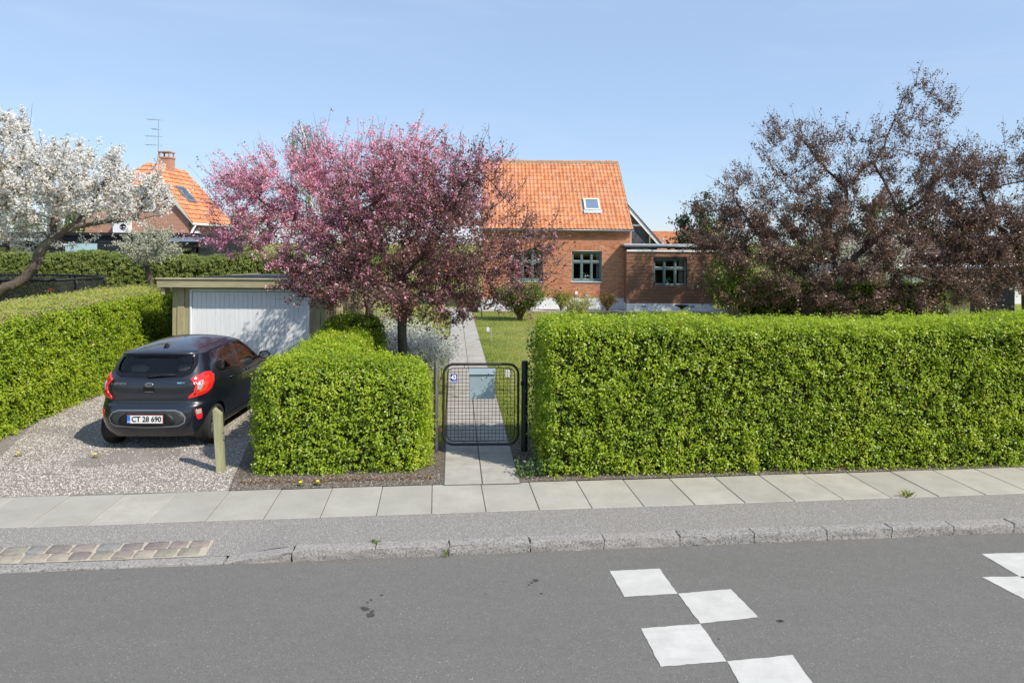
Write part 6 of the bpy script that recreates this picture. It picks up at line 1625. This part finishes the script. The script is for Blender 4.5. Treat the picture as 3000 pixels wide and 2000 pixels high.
# spoiler over the rear window
sp = MB(); rowsS = []
for (yo, zo) in ((0.10, 0.075), (-0.055, 0.045), (-0.075, 0.03), (-0.05, 0.008), (0.06, -0.012)):
    row = []
    for k in range(25):
        x = -0.545 + 1.09*k/24; e = (abs(x)/0.545); yb = interp(T_rear, 1.335) + 0.10*e**4
        row.append((x*(1.0 if zo > 0.02 else 0.985), yb + yo*(1 - 0.6*e**4), 1.335 + zo*(1 - 0.2*e**3) - 0.022*e**2.5))
    rowsS.append(row)
for r in rowsS: sp.v.extend(r)
sp.f.extend([(i*25+j, i*25+j+1, (i+1)*25+j+1, (i+1)*25+j) for i in range(4) for j in range(24)])
spo = sp.build('spoiler', M['car'], car, True)
MB().cbox(-0.14, 0.14, 0.262, 0.28, 1.351, 1.372, 0.004).build('brake_lamp', M['red_lens'], spo)
# hatch seams, plate recess, plate, badges, wiper
band(fr_, [(-0.60, 1.012), (-0.3, 1.022), (0, 1.026), (0.3, 1.022), (0.60, 1.012)], 0.004, 0.005, False).build('hatch_crease', M['car'], car, True)
band(fr_, [(-0.53, 0.735), (-0.44, 0.69), (0, 0.683), (0.44, 0.69), (0.53, 0.735)], 0.0015, 0.006, False).build('hatch_gap', M['black'], car)
band(fr_, [(-0.62, 1.08), (-0.605, 1.2), (-0.575, 1.32)], 0.002, 0.004, False).build('hatch_gap', M['black'], car); band(fr_, [(0.62, 1.08), (0.605, 1.2), (0.575, 1.32)], 0.002, 0.004, False).build('hatch_gap', M['black'], car)
INS = [(0.0, 0.598), (0.40, 0.596), (0.49, 0.56), (0.535, 0.49), (0.52, 0.42), (0.44, 0.375), (0.0, 0.352)]
patch(fr_, full(INS), 0.008, 8, 0.03).build('bumper_insert', M['car_plastic'], car, True)
band(fr_, full(INS), 0.009, 0.008).build('insert_edge', M['zinc'], car, True)
patch(fr_, full([(0.0, 0.555), (0.30, 0.553), (0.37, 0.50), (0.40, 0.42), (0.36, 0.385), (0.0, 0.378)]), 0.012, 7, 0.03).build('plate_recess', M['black'], car, True)
pl = MB().cbox(-0.262, 0.262, -0.034, -0.012, 0.410, 0.545, 0.004).build('plate_holder', M['black'], car)
lp = MB().cbox(-0.252, 0.252, -0.040, -0.0345, 0.422, 0.540, 0.002).build('licence_plate', M['plate_red'], car)
MB().box(-0.247, 0.247, -0.0415, -0.0402, 0.427, 0.535).build('plate_field', M['plate_white'], lp)
MB().box(-0.247, -0.204, -0.0425, -0.0416, 0.427, 0.535).build('country_band', M['plate_blue'], lp)
def text(body_, size, loc, mat, parent, name, rot=(R(90), 0, 0), ex=0.0008, sx=1.0, shear=0.0, off=0.0, spacing=1.0):
    cu = bpy.data.curves.new(name, 'FONT'); cu.body = body_; cu.size = size; cu.align_x = 'CENTER'; cu.align_y = 'CENTER'; cu.extrude = ex; cu.shear = shear; cu.offset = off; cu.space_character = spacing; cu.resolution_u = 3
    o = bpy.data.objects.new(name, cu); COL.objects.link(o)
    dg = bpy.context.evaluated_depsgraph_get(); me = bpy.data.meshes.new_from_object(o.evaluated_get(dg)); bpy.data.objects.remove(o)
    me.materials.clear(); r = link(name, me, mat, parent, loc, rot); r.scale = (sx, 1, 1); return r
text('CT 28 690', 0.104, (0.022, -0.0430, 0.4805), M['black'], lp, 'plate_lettering', ex=0.001, sx=0.92, off=0.0026)
text('DK', 0.028, (-0.2255, -0.0432, 0.448), M['white_print'], lp, 'country_letters', ex=0.0005)
badge = MB(); n_ = 32
badge.add([(0.062*math.cos(2*math.pi*k/n_), 0, 0.031*math.sin(2*math.pi*k/n_)) for k in range(n_)] + [(0.058*math.cos(2*math.pi*k/n_), -0.012, 0.027*math.sin(2*math.pi*k/n_)) for k in range(n_)] + [(0.050*math.cos(2*math.pi*k/n_), -0.010, 0.021*math.sin(2*math.pi*k/n_)) for k in range(n_)],
          [(r*n_+k, r*n_+(k+1) % n_, (r+1)*n_+(k+1) % n_, (r+1)*n_+k) for r in range(2) for k in range(n_)])
py = su(0, 0.945).y
bo = badge.build('emblem', M['chrome'], car, True, (0, py - 0.002, 0.945))
MB().poly([(0.051*math.cos(2*math.pi*k/n_), -0.009, 0.022*math.sin(2*math.pi*k/n_)) for k in range(n_)]).build('emblem_field', M['car_gloss'], bo)
text('KIA', 0.042, (0, -0.0105, 0.0), M['chrome'], bo, 'emblem_letters', sx=1.05, off=0.0012)
patch(fr_, [(-0.085, 0.915), (0.085, 0.915), (0.075, 0.855), (0.06, 0.845), (-0.06, 0.845), (-0.075, 0.855)], 0.002, 4, 0.02).build('hatch_handle', M['car_gloss'], car, True)
band(fr_, [(-0.06, 0.848), (0.06, 0.848)], 0.005, 0.003, False).build('handle_edge', M['zinc'], car, True)
text('picanto', 0.062, (-0.405, su(0.33, 0.965).y - 0.008, 0.965), M['chrome'], car, 'lettering', rot=(R(90), 0, R(-4)), ex=0.001, sx=1.0, off=0.001)
ec = MB().cbox(0.385, 0.505, su(0.44, 0.965).y - 0.010, su(0.44, 0.965).y - 0.002, 0.955, 0.980, 0.003).build('side_badge', M['chrome'], car)
MB().cbox(0.392, 0.445, su(0.44, 0.965).y - 0.0125, su(0.44, 0.965).y - 0.0101, 0.960, 0.975, 0.001).build('badge_field', M['eco_blue'], ec)
a = su(0.02, 1.045, 1, 0.03); b = su(0.36, 1.065, 1, 0.03); c_ = su(0.03, 1.045, -1, 0.03)
MB().tube([c_, a, su(0.18, 1.062, 1, 0.035), b], [0.018, 0.016, 0.010, 0.005], 8).build('wiper', M['black'], car, True)
# roof aerial and seams, set on the roof skin
from mathutils.bvhtree import BVHTree
_bv = BVHTree.FromPolygons([v.co for v in body.data.vertices], [tuple(p.vertices) for p in body.data.polygons])
def rz_(x, y):
    h = _bv.ray_cast(Vector((x, y, 2.0)), Vector((0, 0, -1))); return h[0].z if h[0] is not None else 1.4
z0_ = rz_(0, 0.6)
MB().add([(-0.03, 0.52, z0_-0.03), (0.03, 0.52, z0_-0.03), (0.025, 0.68, z0_-0.01), (-0.025, 0.68, z0_-0.01), (0.006, 0.545, z0_+0.05), (-0.006, 0.545, z0_+0.05), (0.006, 0.595, z0_+0.045), (-0.006, 0.595, z0_+0.045)], [(0,1,4,5),(1,2,6,4),(2,3,7,6),(3,0,5,7),(4,6,7,5)]).build('roof_aerial', M['car_gloss'], car)
for x in (-0.46, 0.46):
    pts = [(x*(1+0.08*math.sin(math.pi*k/12)), 0.50 + 1.30*k/12) for k in range(13)]
    MB().tube([(px_, py_, rz_(px_, py_) - 0.001) for px_, py_ in pts], 0.005, 4).build('roof_seam', M['black'], car)
# underbody and cabin
MB().box(-0.55, 0.55, 0.30, 3.3, 0.19, 0.23).build('floor_pan', M['black'], car)
MB().box(-0.44, 0.44, 0.20, 3.4, 0.23, 0.62).build('inner_structure', M['black'], car)
MB().box(-0.70, 0.70, 0.95, 2.45, 0.30, 0.45).build('cabin_floor', M['black'], car)
cab = M['car_seat']
MB().cbox(-0.60, 0.60, 0.55, 0.98, 0.44, 0.60, 0.03).build('rear_seat', cab, car); MB().cbox(-0.60, 0.60, 0.42, 0.58, 0.55, 1.03, 0.04).build('rear_backrest', cab, car)
MB().cbox(-0.64, 0.64, 0.16, 0.44, 0.93, 0.96, 0.01).build('parcel_shelf', M['zinc_light'], car)
for x in (-0.35, 0.35):
    MB().cbox(x-0.13, x+0.13, 0.45, 0.55, 1.05, 1.16, 0.03).build('headrest', cab, car)
    s_ = MB().cbox(x-0.24, x+0.24, 1.30, 1.80, 0.42, 0.60, 0.05).build('front_seat', cab, car)
    MB().prism([(x-0.22, 1.30, 0.55), (x-0.22, 1.42, 0.55), (x-0.22, 1.28, 1.12), (x-0.22, 1.18, 1.12)], (0.44, 0, 0)).build('seat_back', cab, s_)
    MB().cbox(x-0.12, x+0.12, 1.14, 1.23, 1.14, 1.30, 0.03).build('headrest', cab, s_)
MB().cbox(-0.66, 0.66, 2.22, 2.62, 0.62, 0.96, 0.05).build('dashboard', cab, car)
MB().tube([(-0.35+0.17*math.cos(a), 2.10+0.06*math.sin(a), 0.92+0.16*math.sin(a)) for a in [2*math.pi*k/20 for k in range(20)]], 0.014, 6, False, True).build('steering_wheel', M['black'], car)
MB().cbox(-0.10, 0.10, 2.02, 2.05, 1.27, 1.33, 0.01).build('rear_view_mirror', M['car_gloss'], car)
print('car ready')

# ================================================================== GATE AND SMALL THINGS
def rrect(x0, x1, z0, z1, r, n_=7):
    P = []
    for cx, cz, a0 in ((x1-r, z1-r, 0), (x0+r, z1-r, 90), (x0+r, z0+r, 180), (x1-r, z0+r, 270)):
        for k in range(n_): a = R(a0 + 90*k/(n_-1)); P.append((cx + r*math.cos(a), 0, cz + r*math.sin(a)))
    return P
GYw = 9.79
gate = empty('garden_gate', (-0.432, GYw, 0), R(2.5), 'dark tubular steel garden gate with square wire mesh', 'gate')
GX = 0.535
MB().tube(rrect(-GX, GX, 0.115, 1.262, 0.145), 0.0185, 10, False, True).build('gate_frame', M['gate_metal'], gate, True)
MB().tube(rrect(-GX+0.052, GX-0.052, 0.165, 1.205, 0.09), 0.0065, 6, False, True).build('mesh_frame', M['gate_metal'], gate, True)
ix0, ix1, iz0, iz1 = -GX+0.052, GX-0.052, 0.165, 1.205
def inset(v, lo, hi, r=0.09):
    if v < lo + r: return r - math.sqrt(max(0, r*r - (lo + r - v)**2))
    if v > hi - r: return r - math.sqrt(max(0, r*r - (v - hi + r)**2))
    return 0.0
for k in range(1, 18):
    x = ix0 + (ix1-ix0)*k/18; e = inset(x, ix0, ix1)
    MB().tube([(x, -0.004, iz0+e), (x, -0.004, iz1-e)], 0.0034, 5).build('wire', M['gate_metal'], gate)
for k in range(1, 20):
    z = iz0 + (iz1-iz0)*k/20; e = inset(z, iz0, iz1)
    MB().tube([(ix0+e, 0.003, z), (ix1-e, 0.003, z)], 0.0034, 5).build('wire', M['gate_metal'], gate)
for x in (-0.24, 0.25):
    MB().tube([(x, 0, 1.205), (x, 0, 1.25)], 0.005, 5).build('mesh_lug', M['gate_metal'], gate); MB().tube([(x, 0, 0.165), (x, 0, 0.128)], 0.005, 5).build('mesh_lug', M['rust'], gate)
for s_ in (-1, 1):
    for z in (0.35, 0.95): MB().tube([(s_*(GX-0.05), 0, z), (s_*(GX-0.01), 0, z)], 0.005, 5).build('mesh_lug', M['gate_metal'], gate)
MB().lathe([(0.0, 0), (0.028, 0), (0.033, 0.014), (0.03, 0.03), (0.0, 0.03)], 14, (GX+0.035, -0.01, 0.985), 'x').build('latch', M['black'], gate, True)
for z in (0.32, 1.06): MB().cbox(-GX-0.055, -GX-0.008, -0.012, 0.012, z-0.02, z+0.02, 0.004).build('hinge', M['rust'], gate)
for (nm_, x, y, r, h, m_, lb) in (('gate_post', -1.075, 9.77, 0.034, 1.30, M['post_grey'], 'slim grey round gate post left of the garden gate'), ('gate_post', 0.195, 9.86, 0.047, 1.30, M['post_black'], 'thick black round gate post right of the garden gate')):
    o = MB().lathe([(r, -0.1), (r, h-0.006), (r-0.006, h), (0.0, h+0.002)], 18, (0, 0, 0)).build(nm_, m_, None, True, (x, y, 0)); sharp(o, 50); tag(o, lb, 'gate post', 'posts of the garden gate')
# mailbox hung on the gate
mbx = empty('mailbox', Vector((-0.432, GYw, 0)) + Matrix.Rotation(R(2.5), 3, 'Z') @ Vector((0.016, -0.012, 0.785)), R(2.5), 'pale blue-grey metal mailbox hung on the garden gate', 'mailbox')
MB().cbox(-0.183, 0.183, -0.085, 0.03, 0.0, 0.335, 0.006).build('body', M['mailbox'], mbx)
MB().prism([(-0.19, 0.034, 0.36), (-0.19, -0.10, 0.345), (-0.19, -0.105, 0.352), (-0.19, -0.09, 0.40), (-0.19, 0.034, 0.425)], (0.38, 0, 0)).build('lid', M['mailbox'], mbx)
MB().box(-0.178, 0.178, -0.08, 0.02, 0.335, 0.352).build('slot', M['black'], mbx)
MB().box(-0.178, 0.0, -0.087, -0.084, 0.318, 0.333).build('name_strip', M['zinc'], mbx)
MB().lathe([(0.013, 0.0), (0.013, -0.004), (0.009, -0.006), (0.0, -0.006)], 14, (0.0, -0.0855, 0.285), 'y').build('lock', M['steel'], mbx, True)
# number plate of the house
sgn = empty('house_number_sign', Vector((-0.432, GYw, 0)) + Matrix.Rotation(R(2.5), 3, 'Z') @ Vector((-0.39, -0.011, 0.995)), R(2.5), 'small blue enamel house number sign 43 on the gate mesh', 'sign')
MB().cbox(-0.045, 0.045, -0.004, 0.0, 0.0, 0.13, 0.0015).build('plate', M['enamel_blue'], sgn)
text('43', 0.092, (0.0, -0.0050, 0.080), M['white_print'], sgn, 'number', ex=0.0006, sx=0.80, off=0.0035)
for (x0, w_) in ((-0.040, 0.024), (-0.009, 0.016), (0.012, 0.028)):
    lm = MB(); nn_ = max(2, int(w_ / 0.0065))
    for k in range(nn_):
        a_ = x0 + k * w_ / nn_; lm.box(a_, a_ + w_/nn_*0.72, -0.0052, -0.0041, 0.014, 0.014 + (0.019 if k % 3 == 0 else 0.014))
    o = lm.build('small_lettering', M['white_print'], sgn); o['kind'] = 'stuff'
for x in (-0.038, 0.038):
    for z in (0.007, 0.123): MB().lathe([(0.0035, -0.004), (0.003, -0.006), (0.0, -0.006)], 8, (x, 0, z), 'y').build('screw', M['steel'], sgn)

# wooden post with a padlock by the drive
pb = gp(647, 1378)
wp = empty('wooden_post', (pb.x, pb.y, 0), R(12), 'short leaning weathered wooden post with padlock beside the car', 'post')
wp.rotation_euler = (R(-1.0), R(-3.6), R(10))
pm = MB(); w_ = 0.052
pm.add([(-w_, -w_, -0.1), (w_, -w_, -0.1), (w_, w_, -0.1), (-w_, w_, -0.1), (-w_, -w_, 0.80), (w_, -w_, 0.735), (w_, w_, 0.745), (-w_, w_, 0.81), (-w_*0.6, -w_*1.0, 0.825), (-w_*0.6, w_, 0.83)], [(0,1,5,8,4), (1,2,6,5), (2,3,7,9,6), (3,0,4,7), (4,8,9,7), (8,5,6,9), (0,3,2,1)])
pmo = pm.build('post', M['post_wood'], wp)
bmp = bmesh.new(); bmp.from_mesh(pmo.data); bmesh.ops.bevel(bmp, geom=bmp.edges[:], offset=0.006, segments=2, affect='EDGES'); bmp.to_mesh(pmo.data); bmp.free()
MB().tube([(w_*0.9, -0.02, 0.50), (w_+0.012, -0.03, 0.495), (w_+0.012, 0.02, 0.485), (w_*0.9, 0.02, 0.50)], 0.005, 6).build('staple', M['rust'], wp)
MB().tube([(w_+0.012, -0.016, 0.455), (w_+0.012, -0.016, 0.49), (w_+0.012, 0.0, 0.50), (w_+0.012, 0.016, 0.49), (w_+0.012, 0.016, 0.455)], 0.004, 6).build('shackle', M['steel'], wp)
MB().cbox(w_+0.001, w_+0.023, -0.024, 0.024, 0.405, 0.458, 0.004).build('padlock', M['steel'], wp)

# garden lamps along the path
def garden_lamp(px, py, label):
    Y = 10
    for _ in range(12): q = gp(px, py, zg(Y)); Y = q.y
    t = empty('garden_lamp', (q.x, q.y, q.z), R(random.uniform(-6, 6)), label, 'garden lamp', 'lamps along the garden path')
    MB().cbox(-0.028, 0.028, -0.028, 0.028, -0.05, 0.42, 0.005).build('post', M['post_wood'], t)
    MB().cbox(-0.15, -0.045, -0.05, 0.05, 0.28, 0.43, 0.02).build('lamp_head', M['zinc_light'], t)
    MB().cbox(-0.142, -0.053, -0.053, -0.049, 0.30, 0.41, 0.003).build('lens', M['white'], t)
    for z in (0.335, 0.375): MB().cbox(-0.145, -0.05, -0.057, -0.052, z-0.004, z+0.004, 0.001).build('louvre', M['zinc'], t)
    MB().tube([(-0.05, 0, 0.41), (-0.02, 0, 0.45), (0.0, 0, 0.42)], 0.008, 6).build('bracket', M['black'], t)
garden_lamp(1500, 1145, 'garden lamp on short wooden post seen through the gate mesh')
garden_lamp(1438, 998, 'garden lamp on short wooden post on the open lawn')
garden_lamp(1411, 930, 'garden lamp on short wooden post nearest the house')
# black lamp stake by the spirea
o = MB().lathe([(0.008, 0), (0.008, 0.30), (0.02, 0.31), (0.032, 0.36), (0.034, 0.40), (0.0, 0.42)], 12).build('path_light', M['black'], None, True, (-1.55, 15.2, zg(15.2))); tag(o, 'small black path light stake left of the path below the spirea', 'path light')
# planter with plant near the door, bird bath by the extension
pl_ = empty('planter', (-1.75, 31.6, zg(31.6)), 0, 'dark round planter with green plant at the end of the path', 'planter')
MB().lathe([(0.0, 0.0), (0.24, 0.0), (0.30, 0.42), (0.27, 0.42), (0.25, 0.36), (0.0, 0.36)], 20).build('pot', M['black'], pl_, True)
C = np.array([(random.gauss(0, 0.2), random.gauss(0, 0.2), 0.42 + abs(random.gauss(0, 0.10))) for _ in range(420)])
o = link('foliage', quads_mesh('foliage', leaf_quads(C, rng.normal(size=(420, 3)) + np.array([0, -0.3, 0.8]), rng.uniform(0.05, 0.12, 420)), np.clip(rng.normal(0.6, 0.2, 420), 0, 1)), LEAF['green'], pl_); o['kind'] = 'stuff'
bb_ = gp(1997, 930, -0.2); 
o = MB().lathe([(0.0, 0), (0.16, 0.0), (0.15, 0.04), (0.05, 0.08), (0.045, 0.34), (0.12, 0.40), (0.31, 0.47), (0.31, 0.50), (0.27, 0.48), (0.0, 0.44)], 22).build('bird_bath', M['black'], None, True, (at(1997, 905, 30).x, 30.0, zg(30.0))); tag(o, 'dark bird bath standing in front of the timber extension', 'bird bath')

# trampoline with net behind the boundary hedge
TC = Vector((-14.9, 20.0, zg(20))); TR = 2.75
tp = empty('trampoline', TC, 0, 'round trampoline with black safety net behind the boundary hedge', 'trampoline')
ringp = lambda r, z, n_=40: [(r*math.cos(2*math.pi*k/n_), r*math.sin(2*math.pi*k/n_)*0.62, z) for k in range(n_)]
MB().tube(ringp(TR, 0.75), 0.035, 8, False, True).build('frame', M['steel'], tp, True)
MB().tube(ringp(TR, 1.98), 0.03, 8, False, True).build('top_rail', M['black'], tp, True)
MB().add(ringp(TR*0.9, 0.76), [tuple(range(40))]).build('mat', M['black'], tp)
n_ = 40; a_, b_ = ringp(TR*0.94, 0.78), ringp(TR, 1.96)
MB().add(a_ + b_, [(k, (k+1) % n_, n_+(k+1) % n_, n_+k) for k in range(n_)]).build('net', M['net'], tp)
for k in range(8):
    a = 2*math.pi*(k+0.5)/8; x, y = TR*math.cos(a), TR*math.sin(a)*0.62
    MB().tube([(x*1.02, y*1.02, 0), (x*1.02, y*1.02, 1.85), (x, y, 2.0)], 0.04, 8).build('pole', M['black'], tp, True)
MB().lathe([(0.0, -0.01), (0.05, -0.01), (0.05, 0.0), (0.0, 0.0)], 16, (0.80*TR, -0.39*TR*1.0-0.12, 1.72), 'y').build('red_badge', M['red_lens'], tp)

# weeds, dandelions, ivy
def tuft(loc, n_, h, label, mat, name='grass_tuft', cat='weed', spread=0.05):
    V = np.zeros((n_, 4, 3)); T = rng.random(n_)
    for i in range(n_):
        x, y = random.gauss(0, spread*0.5), random.gauss(0, spread*0.5); a = random.uniform(0, 6.28); l = random.uniform(0.3, 1.1)*h; w_ = 0.004
        V[i] = [(x-w_, y, 0), (x+w_, y, 0), (x+math.cos(a)*l*0.8+w_*0.3, y+math.sin(a)*l*0.8, h*random.uniform(0.4, 1)), (x+math.cos(a)*l*0.8-w_*0.3, y+math.sin(a)*l*0.8, h*random.uniform(0.4, 1))]
    o = link(name, quads_mesh(name, V, T), mat, None, loc); tag(o, label, cat); return o
tuft(gp(2655, 1453), 40, 0.08, 'grass tuft growing at the slab edge on the right', M['grass'])
tuft(gp(1310, 1622, -0.08), 26, 0.06, 'small green weed at the kerb joint below the gate', LEAF['green'])
tuft(gp(1100, 1590), 20, 0.05, 'tiny green weed in the kerb joint left of the path', LEAF['green'])
def dandelion(px, py, label):
    t = empty('dandelion', gp(px, py), random.uniform(0, 6), label, 'dandelion', 'dandelions along the drive edge')
    V = []
    for k in range(8):
        a = 2*math.pi*k/8; V.append([(0, 0, 0.004), (0.03*math.cos(a-0.2), 0.03*math.sin(a-0.2), 0.01), (0.06*math.cos(a), 0.06*math.sin(a), 0.008), (0.03*math.cos(a+0.2), 0.03*math.sin(a+0.2), 0.01)])
    link('leaves', quads_mesh('leaves', np.array(V), rng.random(8)), LEAF['green'], t)
    MB().tube([(0, 0, 0), (0.005, 0, 0.05)], 0.003, 5).build('stem', LEAF['green'], t)
    MB().lathe([(0.0, 0.05), (0.022, 0.052), (0.02, 0.062), (0.0, 0.068)], 12).build('flower', M.setdefault('dandelion', m_plain('dandelion_yellow', (0.85, 0.62, 0.01), 0.7)), t)
dandelion(52, 1336, 'yellow dandelion at the left edge of the drive'); dandelion(278, 1340, 'small yellow dandelion in the gravel left of the car'); dandelion(880, 1424, 'yellow dandelion under the low hedge'); dandelion(930, 1421, 'yellow dandelion farther right under the low hedge')
C = []
for k in range(900):
    s = random.choice([random.uniform(1.05, 1.5), random.uniform(3.2, 8.5), random.uniform(5.0, 8.5)]); p = st(s, 1.12 + random.gauss(0, 0.05)); C.append((p.x, p.y, abs(random.gauss(0, 0.09)) + 0.01))
for k in range(260): C.append((gp(1570, 1397).x - 0.06 + random.gauss(0, 0.03), 9.0 + random.random()*1.1, random.uniform(0.2, 1.85)))
C = np.array(C)
o = link('ivy', quads_mesh('ivy', leaf_quads(C, rng.normal(size=(len(C), 3))*0.5 + np.array([0, -0.8, 0.5]), rng.uniform(0.022, 0.045, len(C)), 0.8), rng.random(len(C))), LEAF['ivy']); tag(o, 'dark ivy leaves creeping along the foot of the long hedge', 'ivy', kind='stuff')
# dry leaf litter under the hedges
C = []
for k in range(1500):
    u = random.random()
    if u < 0.3: p = st(random.uniform(-2.4, 0.0), 1.1 + abs(random.gauss(0, 0.08)))
    elif u < 0.75: p = st(random.uniform(1.0, 8.6), 1.02 + abs(random.gauss(0, 0.07)))
    else: Y = random.uniform(8.6, 13.5); p = Vector((-7.44 - 0.12*(Y-8.4) + random.gauss(0, 0.09), Y, 0))
    C.append((p.x, p.y, 0.008))
C = np.array(C)
o = link('leaf_litter', quads_mesh('leaf_litter', leaf_quads(C, rng.normal(size=(len(C), 3))*0.25 + np.array([0, 0, 1.0]), rng.uniform(0.015, 0.04, len(C)), 0.6), rng.random(len(C))), m_leaf('dead_leaf', [(0.0, (0.10, 0.045, 0.025)), (0.6, (0.24, 0.12, 0.065)), (1.0, (0.36, 0.22, 0.13))], 0.1, 0.8, 0.2)); tag(o, 'dry brown leaves lying under the hedges', 'leaf litter', kind='stuff')
print('all ready')
